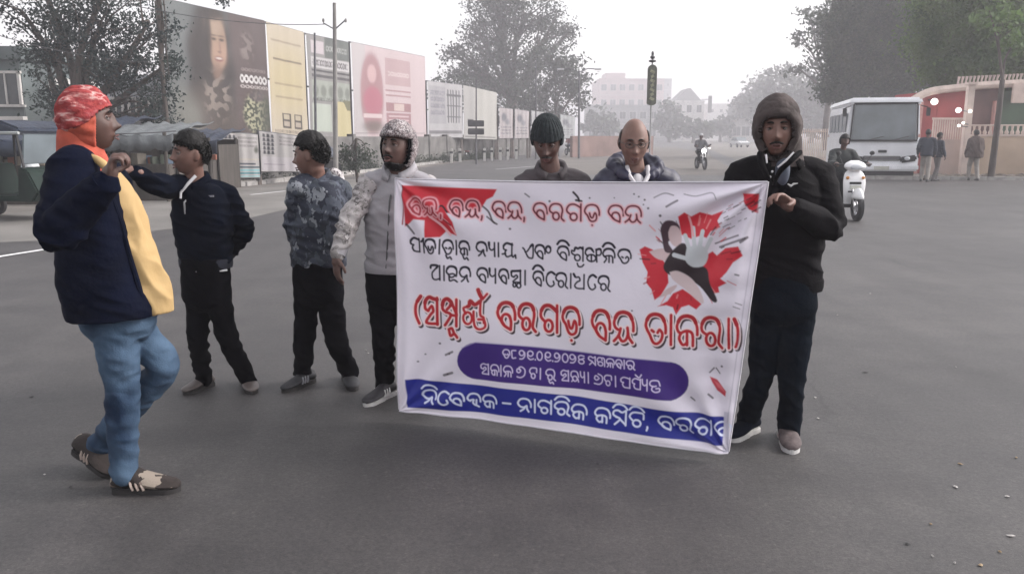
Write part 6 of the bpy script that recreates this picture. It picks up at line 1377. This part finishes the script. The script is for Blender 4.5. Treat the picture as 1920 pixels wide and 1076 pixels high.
# ---- B: young man in dark jacket, arm stretched to the left
def man_b():
    yaw = radians(-22); hip = W(388, 548, 4.82); neck = W(365, 338, 4.80)
    c = dict(yaw=yaw, head_rot=(radians(-52), radians(4), radians(3)), hs=1.0, head=W(357, 289, 4.76), neck=neck, hip=hip,
             sh=[W(428, 368, 4.87), W(318, 352, 4.72)], el=[W(458, 432, 4.90), W(286, 342, 4.54)], wr=[W(428, 478, 5.02), W(250, 322, 4.42)],
             kn=[W(430, 640, 4.78), W(372, 640, 4.78)], an=[W(464, 708, 4.88), W(382, 708, 4.88)],
             hands=[dict(d=(-.6, .5, -.3), n=(0, 1, 0)), dict(d=(-.9, -.35, .25), n=(0, .1, -1), curl=(.2, .25, .3, .4), thumb=.1, side=1)],
             skin=SKIN1, mouth=.003, vox=.0068)
    c['top'] = dict(m=NAVYC, hem=W(386, 492, 4.84), hemw=(.165, .12), waist=(.178, .128), chest=(.188, .13), arm=.062, shw=.165, zip=(ZIPM, .72, .97), cuff=NAVYC, collar=(NAVYC, .045, .068, .55), hemband=mat('ribbed dark hem', (.012, .014, .024), .9, .3, 30))
    c['legs'] = dict(m=BLK, waist=(.155, .115), r=(.084, .062, .050), top=.22, drop=.02)
    LE = mat('brown grey leather', (.085, .07, .065), .5, .25, 9)
    c['shoes'] = [dict(heel=G3(462, 716), toe=G3(474, 741), m=LE, sole=SOLEB, w=.048, h=.075), dict(heel=G3(398, 722), toe=G3(345, 742), m=LE, sole=SOLEB, w=.048, h=.078)]
    t, M, hc, hs, org, L, Fw, nk = person('young man with thick dark hair and navy zip jacket, arm stretched left', (hip.x, hip.y), c)
    shell('hair', HAIRM, t, org, M, hc, hs, lambda x, y, z: hairline(y, z, .046), off=.007, noise=.004, nfreq=60, thick=.003, taper=1.1, lump=lambda x, y, z: .018*np.exp(-((z-.10)/.05)**2-((y-.02)/.08)**2))
    tufts(HAIRM, t, org, M, hc, hs, lambda x, y, z: hairline(y, z, .048), 1100, .009, .022, 2, (.4, 1.0, -.5))
    # white inner collar as a V and white belt edge
    for s in (-1, 1): MB().tube([nk-org+L*s*.052+Fw*.045+Vector((0, 0, .028)), nk-org+L*s*.03+Fw*.085-Vector((0, 0, .015)), nk-org+Fw*.108-Vector((0, 0, .062))], [.010, .009, .006], 8).build('inner_collar', WCL, t, smooth=True)
    MB().tube([nk-org+Fw*.115-Vector((0, 0, .06)), nk-org+Fw*.122-Vector((0, 0, .10))], .007, 6).build('zip_pull', WCL, t, smooth=True)
    h = c['top']['hem']-org; pts = [h+L*(.165*cos(a))*1.03+Fw*(.12*sin(a))*1.05-Vector((0, 0, .035)) for a in np.linspace(.1, 1.35, 8)]; MB().tube(pts, .006, 6).build('belt_edge', WCL, t, smooth=True)
    p = W(396, 368, 4.69)-org; MB().box(p, (.03, .01, .010)).build('chest_logo', mat('grey logo', (.25, .25, .27), .6), t)
man_b()
# ---- C: man in camouflage jacket looking left, seen from his left rear side
def man_c():
    yaw = radians(-18); hip = W(597, 545, 4.95); neck = W(594, 330, 4.95)
    c = dict(yaw=yaw, head_rot=(radians(-98), radians(-3), radians(-3)), hs=1.03, head=W(583, 292, 4.93), neck=neck, hip=hip,
             sh=[W(640, 358, 5.0), W(558, 352, 4.88)], el=[W(650, 425, 5.05), W(550, 420, 4.95)], wr=[W(622, 478, 5.14), W(566, 478, 5.12)],
             kn=[W(632, 640, 4.90), W(570, 636, 4.92)], an=[W(655, 696, 4.98), W(567, 698, 4.98)], hands=[dict(d=(-.6, .3, -.5), n=(0, 1, 0)), dict(d=(.6, .3, -.5), n=(0, 1, 0))],
             skin=SKIN1, vox=.0068)
    CAMO = pattern('blue grey camouflage', [(0, (.016, .020, .035)), (.36, (.060, .070, .095)), (.58, (.018, .022, .032)), (.70, (.21, .225, .25)), (.80, (.05, .06, .075))], 21, 'voronoi', stretch=(1, 1, .8))
    c['top'] = dict(m=CAMO, hem=W(597, 498, 4.96), hemw=(.175, .125), waist=(.18, .125), chest=(.185, .13), arm=.062, shw=.16, cuff=CAMO, collar=(CAMO, .04, .066, .4))
    c['legs'] = dict(m=BLK, waist=(.16, .118), r=(.088, .068, .056), top=.20, drop=.02)
    SH = mat('black sport shoe', (.022, .022, .026), .7, .3, 20)
    c['shoes'] = [dict(heel=G3(650, 708), toe=G3(664, 735), m=SH, sole=SOLEB, w=.048, h=.08), dict(heel=G3(588, 715), toe=G3(530, 738), m=SH, sole=SOLEB, w=.048, h=.08, stripe=mat('grey shoe stripe', (.25, .25, .27), .7))]
    t, M, hc, hs, org, L, Fw, nk = person('man in blue-grey camouflage jacket and black trousers turning his face to the left', (hip.x, hip.y), c)
    shell('hair', HAIRM, t, org, M, hc, hs, lambda x, y, z: hairline(y, z, .052), off=.006, noise=.004, nfreq=60, thick=.003, taper=1.1, lump=lambda x, y, z: .022*np.exp(-((z-.105)/.05)**2-((y-.01)/.09)**2))
    tufts(HAIRM, t, org, M, hc, hs, lambda x, y, z: hairline(y, z, .055), 1200, .009, .022, 3, (.2, 1.2, .3))
    FUR = pattern('white and black fleece', [(0, (.5, .47, .47)), (.55, (.10, .08, .09)), (.75, (.55, .52, .52))], 34, 'voronoi', bump=.8)
    V, F = limb([W(610, 345, 5.04)-org, W(622, 326, 5.06)-org, W(634, 330, 5.06)-org, W(642, 346, 5.05)-org], [.02, .034, .032, .02], 12, 4); MB().add(V, F).build('hood_lining', FUR, t, smooth=True)
man_c()
# ---- D: man in speckled cap and pale grey jacket at the banner's left end
def man_d():
    yaw = radians(-12); hip = W(735, 540, 4.68); neck = W(748, 322, 4.66)
    c = dict(yaw=yaw, head_rot=(radians(-24), radians(10), radians(2)), hs=1.04, head=W(745, 277, 4.62), neck=neck, hip=hip,
             sh=[W(800, 350, 4.66), W(694, 346, 4.66)], el=[W(806, 420, 4.60), W(654, 415, 4.56)], wr=[W(776, 368, 4.44), W(632, 482, 4.46)],
             kn=[W(775, 640, 4.66), W(720, 640, 4.64)], an=[W(785, 722, 4.74), W(722, 722, 4.76)],
             hands=[dict(d=(-.35, -.3, 1), n=(0, -1, -.2), curl=(.9, .9, .9, .9), side=1), dict(d=(-.05, -.15, -1), n=(.7, .5, 0), curl=(.35, .4, .45, .5), thumb=.3, side=-1)],
             skin=SKIN2, mouth=.006, vox=.0066, moustache=True)
    GR = mat('pale grey jacket', (.30, .29, .31), .7, .12, 6, bump=.45, bscale=60, wr=.5); SPK = pattern('speckled grey sleeve', [(0, (.34, .32, .32)), (.45, (.24, .225, .22)), (.7, (.40, .38, .38)), (.9, (.12, .11, .11))], 30, 'voronoi')
    c['top'] = dict(m=GR, hem=W(738, 500, 4.68), hemw=(.17, .125), waist=(.17, .125), chest=(.185, .13), arm=.064, shw=.165, cuff=GR, collar=(GR, .075, .078, .32), zip=(mat('dark zip', (.06, .06, .065), .6), .02, .95), hemband=GR)
    c['sleeve_mat'] = SPK
    c['legs'] = dict(m=BLK, waist=(.155, .115), r=(.086, .068, .055), top=.18, drop=.02)
    SH = mat('black and white trainer', (.022, .02, .024), .6, .3, 20)
    c['shoes'] = [dict(heel=G3(782, 738), toe=G3(792, 765), m=SH, sole=SOLEW), dict(heel=G3(738, 738), toe=G3(684, 764), m=SH, sole=SOLEW, w=.05, h=.085, stripe=SOLEW)]
    t, M, hc, hs, org, L, Fw, nk = person('man in speckled knitted cap and pale grey jacket shouting beside the banner\'s left end', (hip.x, hip.y), c)
    CP = pattern('speckled knit', [(0, (.06, .05, .055)), (.34, (.30, .26, .26)), (.5, (.09, .07, .08)), (.62, (.45, .42, .42)), (.85, (.16, .12, .12))], 60, 'voronoi', bump=.8)
    shell('knitted_cap', CP, t, org, M, hc, hs, lambda x, y, z: np.clip(np.maximum((z-.046)/.015, np.minimum((z+.085)/.02, (.012-y-.25*np.clip(-z, 0, 1))/.015)), -1, 1), off=.018, noise=.005, nfreq=45, thick=.012)
    shell('cap_edge', BLK, t, org, M, hc, hs, lambda x, y, z: np.clip(np.minimum((z+.08)/.02, np.minimum((.030-y-.25*np.clip(-z, 0, 1))/.01, (y+.25*np.clip(-z, 0, 1)+.0)/.01)), -1, 1)*np.where(z < .05, 1, -1), off=.012, thick=.008)
    shell('beard', HAIRM, t, org, M, hc, hs, lambda x, y, z: np.clip(np.minimum((-.088-z)/.01, (y+.01)/.02), -1, 1), off=.006, noise=.003, nfreq=90, thick=.005)
man_d()
# ---- E: head bowed, black knitted cap, behind the banner
def man_e():
    yaw = radians(4); hip = W(1030, 560, 4.78); neck = W(1034, 318, 4.76)
    c = dict(yaw=yaw, head_rot=(radians(-6), radians(-24), 0), hs=1.03, head=W(1026, 264, 4.68), neck=neck, hip=hip,
             sh=[W(1088, 345, 4.78), W(985, 345, 4.76)], el=[W(1110, 420, 4.70), W(975, 420, 4.66)], wr=[W(1080, 420, 4.45), W(1000, 420, 4.42)],
             kn=[W(1060, 650, 4.74), W(1005, 650, 4.72)], an=[W(1062, 722, 4.80), W(1005, 722, 4.80)], hands=[dict(d=(-.4, -.3, .6), n=(0, -1, 0)), dict(d=(.4, -.3, .6), n=(0, -1, 0))],
             skin=SKIN2, vox=.008, moustache=True)
    BRN = mat('brown black jacket', (.050, .042, .046), .8, .3, 6, bump=.4, bscale=60)
    c['top'] = dict(m=BRN, hem=W(1031, 520, 4.78), hemw=(.17, .125), waist=(.175, .125), chest=(.19, .13), arm=.064, shw=.16, cuff=BRN, collar=(BRN, .055, .075, .4), zip=(ZIPM, .1, .95))
    c['legs'] = dict(m=BLK); c['shoes'] = [dict(heel=W(1062, 742, 4.84)*1, toe=W(1066, 760, 4.64), m=BLKP, sole=SOLEB), dict(heel=W(1005, 742, 4.84), toe=W(998, 760, 4.64), m=BLKP, sole=SOLEB)]
    for s in c['shoes']: s['heel'] = Vector((s['heel'].x, s['heel'].y, 0)); s['toe'] = Vector((s['toe'].x, s['toe'].y, 0))
    t, M, hc, hs, org, L, Fw, nk = person('man in ribbed black knitted cap looking down behind the banner', (hip.x, hip.y), c)
    KN = mat('ribbed black knit', (.012, .018, .021), .9, .3, 30, bump=1.0, bscale=90, stretch=(3, 3, .3), bdist=.006)
    shell('knitted_cap', KN, t, org, M, hc, hs, lambda x, y, z: np.clip(np.maximum((z-.026)/.015, np.minimum((z+.012)/.015, (.035-y)/.015)), -1, 1), off=.011, noise=.003, nfreq=50, thick=.008, lump=lambda x, y, z: .0022*np.sin(np.arctan2(x, y)*26)+.012*np.clip((z-.04)/.08, 0, 1)-.006*np.clip((.03-z)/.04, 0, 1))
man_e()
# ---- F: balding man with spectacles and puffed navy hood
def man_f():
    yaw = radians(2); hip = W(1196, 560, 4.78); neck = W(1192, 318, 4.72)
    c = dict(yaw=yaw, head_rot=(radians(-3), radians(-12), 0), hs=1.06, head=W(1189, 266, 4.66), neck=neck, hip=hip,
             sh=[W(1250, 342, 4.76), W(1136, 342, 4.74)], el=[W(1276, 420, 4.70), W(1120, 420, 4.66)], wr=[W(1240, 420, 4.45), W(1150, 420, 4.42)],
             kn=[W(1226, 650, 4.74), W(1170, 650, 4.72)], an=[W(1228, 722, 4.80), W(1170, 722, 4.80)], hands=[dict(d=(-.4, -.3, .6), n=(0, -1, 0)), dict(d=(.4, -.3, .6), n=(0, -1, 0))], skin=SKIN3, vox=.008)
    NV = mat('puffed navy jacket', (.022, .022, .046), .5, .2, 5, bump=.5, bscale=25)
    c['top'] = dict(m=NV, hem=W(1196, 520, 4.78), hemw=(.18, .135), waist=(.19, .14), chest=(.205, .145), arm=.074, shw=.17, cuff=NV)
    c['legs'] = dict(m=BLK); c['shoes'] = [dict(heel=Vector((.85, 4.84, 0)), toe=Vector((.86, 4.60, 0)), m=BLKP, sole=SOLEB), dict(heel=Vector((.66, 4.84, 0)), toe=Vector((.64, 4.60, 0)), m=BLKP, sole=SOLEB)]
    a0, a1 = c['an'][0], c['an'][1]; c['shoes'][0]['heel'].x = a0.x; c['shoes'][0]['toe'].x = a0.x+.02; c['shoes'][1]['heel'].x = a1.x; c['shoes'][1]['toe'].x = a1.x-.02
    t, M, hc, hs, org, L, Fw, nk = person('balding man with spectacles, white shirt and puffed navy hood behind the banner', (hip.x, hip.y), c)
    shell('hair', mat('greying hair', (.05, .045, .045), .6, .4, 50, bump=1, bscale=140), t, org, M, hc, hs, lambda x, y, z: np.clip(np.minimum(np.minimum((z+.04)/.03, (.058-z)/.02), (.015-y)/.03), -1, 1), off=.004, noise=.003, nfreq=70, thick=.004)
    # hood lying round the neck
    HP = []
    for k in range(11):
        a = radians(35)+radians(290)*k/10; dv = Fw*cos(a)+L*sin(a); back = (1-cos(a))/2; HP.append(nk-org+dv*(.105+.03*back)+Vector((0, 0, -.045+.10*back)))
    V, F = limb(HP, [.026, .036, .044, .050, .052, .052, .052, .050, .044, .036, .026], 16, 4); fuse('hood', [(([Vector(v)+org for v in V]), F)], .008, NV, t, 2, org, [(Vector(nk)+L*s*.13, .12, .012) for s in (-1, 1)], .005, (16, 16, 9))
    for s in (-1, 1):
        MB().tube([nk-org+L*s*.060+Fw*.05+Vector((0, 0, .02)), nk-org+L*s*.055+Fw*.10-Vector((0, 0, .03)), nk-org+L*s*.018+Fw*.135-Vector((0, 0, .085))], [.012, .014, .010], 8).build('shirt_collar', WCL, t, smooth=True)
    V, F = ellip(nk-org+Fw*.070-Vector((0, 0, .095)), (.045, .05, .075)); MB().add(V, F).build('shirt_front', WCL, t, smooth=True)
    FRM = mat('dark spectacle frame', (.02, .018, .018), .3); 
    sp = MB()
    for s in (-1, 1):
        pts = [xf([(s*.032+.021*cos(a), .101-.010*abs(s*.032+.021*cos(a))/.05, .002+.016*sin(a))], M, hc, hs)[0] for a in np.linspace(0, 2*pi, 17)]; sp.tube([Vector(p)-org for p in pts], .0018, 6)
        sp.tube([Vector(p)-org for p in xf([(s*.053, .090, .008), (s*.078, .04, .008), (s*.082, -.01, .006)], M, hc, hs)], .0018, 6)
    sp.tube([Vector(p)-org for p in xf([(-.011, .103, .006), (.011, .103, .006)], M, hc, hs)], .0018, 6); sp.build('spectacles', FRM, t, smooth=True)
man_f()
# ---- G: hooded man gripping the banner's right corner
def man_g():
    yaw = radians(-10); hip = W(1470, 565, 3.98); neck = W(1464, 300, 3.95)
    gp = W(1443, 352, 3.59)
    c = dict(yaw=yaw, head_rot=(radians(-18), radians(-4), radians(-2)), hs=1.06, head=W(1457, 240, 3.90), neck=neck, hip=hip,
             sh=[W(1538, 332, 4.00), W(1392, 330, 3.96)], el=[W(1556, 425, 3.86), W(1350, 420, 3.92)], wr=[W(1484, 388, 3.66), W(1345, 400, 3.80)],
             kn=[W(1484, 705, 3.94), W(1428, 700, 4.02)], an=[W(1480, 800, 4.00), W(1400, 790, 4.12)],
             hands=[dict(d=(-.85, -.25, .55), n=(-.35, -.55, -.75), curl=(.75, .8, .85, .9), thumb=.9, side=-1, k=1.05), dict(d=(-.1, -.4, .6), n=(0, -1, 0))],
             skin=SKIN1, mouth=.001, vox=.0062, moustache=True)
    JB = mat('black jacket', (.0035, .003, .0042), .8, .3, 6, spec=.08, bump=.45, bscale=90)
    c['top'] = dict(m=JB, hem=W(1474, 530, 4.0), hemw=(.175, .14), waist=(.185, .145), chest=(.195, .145), arm=.072, shw=.175, cuff=JB, collar=(JB, .05, .080, .75), hemband=JB)
    DT = mat('dark teal trousers', (.002, .0045, .009), .9, .3, 6, spec=.06, bump=.4, bscale=100)
    c['legs'] = dict(m=DT, waist=(.158, .128), r=(.094, .070, .058), top=.15, drop=.02)
    BS = mat('brown suede shoe', (.085, .066, .066), .85, .3, 30, bump=.4, bscale=90)
    c['shoes'] = [dict(heel=G3(1470, 812), toe=G3(1485, 853), m=BS, sole=SOLEW, w=.054, h=.09, lace=SOLEW), dict(heel=G3(1416, 806), toe=G3(1366, 830), m=NAVYC, sole=SOLEW, w=.052, h=.09)]
    t, M, hc, hs, org, L, Fw, nk = person('man in brown monkey cap and black jacket gripping the banner\'s right corner', (hip.x, hip.y), c)
    HD = mat('brown woollen monkey cap', (.055, .042, .040), .9, .3, 14, bump=.8, bscale=70)
    shell('monkey_cap', HD, t, org, M, hc, hs, lambda x, y, z: np.clip(np.maximum(np.maximum((z-.052)/.012, (.030-y)/.012), 1.0*(((np.abs(x)/.060)**2+((z+.02)/.085)**2)-1)*2*(z > -.09)), -1, 1)*np.where(z > -.10, 1, np.where(y < .05, 1, -1)), off=.020, noise=.005, nfreq=28, thick=.012, nu=140, nv=96)
    V, F = ring_loft(smooth_secs([(nk-org+Vector((.01, .02, -.03)), .115, .105, yaw, 2.1), (nk-org+Vector((.01, .015, .03)), .095, .085, yaw, 2.1), (nk-org+Vector((.008, .01, .10)), .088, .084, yaw, 2), (nk-org+Vector((.005, .01, .13)), .078, .074, yaw, 2)], 4), 28)
    V2 = []
    MB().add(V, F).build('scarf', HD, t, smooth=True)
    SHM = mat('slate blue shirt', (.085, .10, .135), .8, .12, 8, bump=.3, bscale=60)
    V, F = ellip(nk-org+Fw*.068-Vector((0, 0, .05)), (.034, .050, .075)); MB().add(V, F).build('shirt_front', SHM, t, smooth=True)
    for pts in ([(1500, 286, 3.80), (1484, 300, 3.76), (1462, 322, 3.765), (1452, 345, 3.77)], [(1424, 288, 3.84), (1426, 302, 3.80), (1436, 325, 3.775), (1446, 345, 3.77)]):
        V, F = limb([W(*p)-org for p in pts], [.012, .014, .012, .008], 12, 4); MB().add(V, F).build('lapel', JB, t, smooth=True)
    V, F = limb([W(1468, 262, 3.86)-org, W(1466, 290, 3.86)-org, W(1466, 318, 3.84)-org], [.045, .05, .05], 14, 3)
    MB().tube([W(1488, 286, 3.755)-org, W(1474, 301, 3.735)-org, W(1458, 314, 3.745)-org], [.004, .005, .004], 8).build('collar_piping', WCL, t, smooth=True)
    MB().tube([W(1436, 290, 3.78)-org, W(1438, 306, 3.765)-org], [.005, .004], 8).build('collar_piping', WCL, t, smooth=True)
    for (px, py) in ((1448, 322), (1444, 332)): MB().add(*ellip(W(px, py, 3.77)-org, (.006, .004, .006), nu=10, nv=8)).build('button', WCL, t, smooth=True)
    LG = mat('white logo stitching', (.5, .5, .5), .7)
    pts = [W(1477, 345, 3.80)-org, W(1483, 349, 3.80)-org, W(1488, 345, 3.80)-org, W(1496, 344, 3.80)-org]; MB().tube(pts, [.003, .006, .005, .002], 6).build('chest_logo', LG, t)
man_g()
# ---- people in the distance
def far_person(label, px, foot, head, Y, yaw, top, legs, skin=SKIN2, group=None, hair=HAIRM, arm=0, shawl=None, stride=.1):
    k = Y/FPX; g0 = Vector((X(px, Y, foot), Y, 0)); h = H(head, Y); s = h/1.70; L = Vector((cos(yaw), sin(yaw), 0)); Fw = Vector((sin(yaw), -cos(yaw), 0)); U = Vector((0, 0, 1))
    P = lambda l, f, z: g0+L*l*s+Fw*f*s+U*z*s
    c = dict(yaw=yaw, head_rot=(yaw, radians(-8), 0), hs=s, head=P(0, .03, 1.58), neck=P(0, 0, 1.43), hip=P(0, 0, .92), sh=[P(.19, 0, 1.36), P(-.19, 0, 1.36)],
             el=[P(.25, -.03, 1.10), P(-.25, .02, 1.10)], wr=[P(.26, .10+arm, .90+arm*.6), P(-.25, .12, .88)], kn=[P(.09, stride, .50), P(-.09, -stride*.3, .50)], an=[P(.10, stride*.8, .09), P(-.10, -stride*1.6, .12)],
             hands=[dict(d=(0, -.2, -1), n=(1, 0, 0)), dict(d=(0, -.2, -1), n=(-1, 0, 0))], skin=skin, far=True, scale=s)
    c['top'] = dict(m=top, hem=P(0, 0, .84), hemw=(.19*s, .15*s), waist=(.19*s, .15*s), chest=(.20*s, .14*s), arm=.068, shw=.17*s); c['legs'] = dict(m=legs, r=(.095*s, .075*s, .06*s), waist=(.16*s, .12*s))
    c['shoes'] = [dict(heel=P(.10, stride*.8-.08, 0), toe=P(.10, stride*.8+.17, 0), m=BLKP, sole=SOLEB, w=.05*s, h=.08*s), dict(heel=P(-.10, -stride*1.6-.08, .0), toe=P(-.10, -stride*1.6+.17, 0), m=BLKP, sole=SOLEB, w=.05*s, h=.08*s)]
    t, M, hc, hs, org, L, Fw, nk = person(label, (g0.x, g0.y), c, group)
    shell('hair', hair, t, org, M, hc, hs, lambda x, y, z: hairline(y, z, .05), off=.010, noise=.004, thick=.008, nu=60, nv=44)
    if shawl:
        secs = [(P(0, -.02, .78), .27*s, .20*s, yaw, 2.2), (P(0, -.02, 1.0), .26*s, .19*s, yaw, 2.2), (P(0, -.02, 1.25), .24*s, .17*s, yaw, 2.3), (P(0, -.01, 1.40), .19*s, .14*s, yaw, 2.2), (P(0, 0, 1.50), .10*s, .11*s, yaw, 2)]
        fuse('shawl', [ring_loft(smooth_secs(secs, 4), 28)], .016, shawl, t, 2, org, [(P(0, 0, 1.0), .5, .02)], .008, (7, 7, 4))
    return t
PALE = mat('pale grey trousers', (.26, .24, .22), .85, .15, 5); BRSH = mat('dark brown shawl', (.075, .055, .05), .9, .3, 4, bump=.5, bscale=30); JN = mat('dark navy windcheater', (.016, .022, .038), .8, .3, 5)
far_person('person in a brown shawl and pale trousers walking away by the beige wall', 1824, 322, 244, 29.4, radians(172), BRSH, PALE, shawl=BRSH)
far_person('man in navy windcheater standing against the side of the white bus', 1733, 333, 243, 28.6, radians(150), JN, PALE, group=None)
far_person('second man in navy beside the bus, his forearm pointing right', 1754, 331, 249, 29.0, radians(100), JN, mat('grey trousers', (.13, .12, .12), .85, .15, 5), arm=.25)
def rider(label, sx, sy, Y, seat_z, skin, top, legs, helmet=None, s=1.0):
    U = Vector((0, 0, 1)); b = Vector((sx, sy, 0)); P = lambda l, f, z: b+Vector((l*s, -f*s, z*s)); z0 = seat_z/s
    c = dict(yaw=0, head_rot=(0, radians(-4), 0), hs=s, head=P(0, .10, z0+.70), neck=P(0, .05, z0+.54), hip=P(0, 0, z0+.06), sh=[P(.19, .04, z0+.46), P(-.19, .04, z0+.46)], el=[P(.28, .22, z0+.26), P(-.28, .22, z0+.26)],
             wr=[P(.30, .50, z0+.28), P(-.30, .50, z0+.28)], kn=[P(.16, .46, z0-.05), P(-.16, .46, z0-.05)], an=[P(.14, .42, z0-.46), P(-.14, .42, z0-.46)],
             hands=[dict(d=(0, -1, 0), n=(0, 0, -1), curl=(1, 1, 1, 1)), dict(d=(0, -1, 0), n=(0, 0, -1), curl=(1, 1, 1, 1))], skin=skin, far=True, scale=s)
    c['top'] = dict(m=top, hem=P(0, 0, z0+.02), hemw=(.18*s, .15*s), waist=(.19*s, .14*s), chest=(.20*s, .14*s), arm=.072, shw=.17*s); c['legs'] = dict(m=legs, r=(.09*s, .075*s, .06*s), waist=(.17*s, .13*s), top=.05)
    c['shoes'] = [dict(heel=P(.14, .36, z0-.53), toe=P(.15, .60, z0-.53), m=BLKP, sole=SOLEB), dict(heel=P(-.14, .36, z0-.53), toe=P(-.15, .60, z0-.53), m=BLKP, sole=SOLEB)]
    t, M, hc, hs, org, L, Fw, nk = person(label, (b.x, b.y), c)
    shell('helmet' if helmet else 'hair', helmet or HAIRM, t, org, M, hc, hs, lambda x, y, z: np.clip(np.maximum((z-.04)/.02, np.minimum((z+.06)/.03, (.03-y)/.03)), -1, 1), off=.03 if helmet else .014, noise=0 if helmet else .004, thick=.01, nu=48, nv=36)
    return t
rider('scooter rider in dark jacket sitting on the white scooter', gs.x, gs.y+.95, 15, .78, SKIN2, mat('dark green grey jacket', (.022, .026, .027), .85, .3, 5), BLK)
rider('distant rider in pale helmet on the motorcycle with its headlamp lit', gm.x, gm.y+.95, 38, .86, SKIN2, mat('grey riding jacket', (.10, .10, .11), .8), BLK, helmet=mat('pale helmet', (.4, .4, .42), .3))
rider('faint rider on the motorcycle right of the black knitted cap', G(1068, 292).x, G(1068, 292).y+.3, 50, .86, SKIN2, mat('dull red shirt', (.16, .06, .06), .8), BLK)
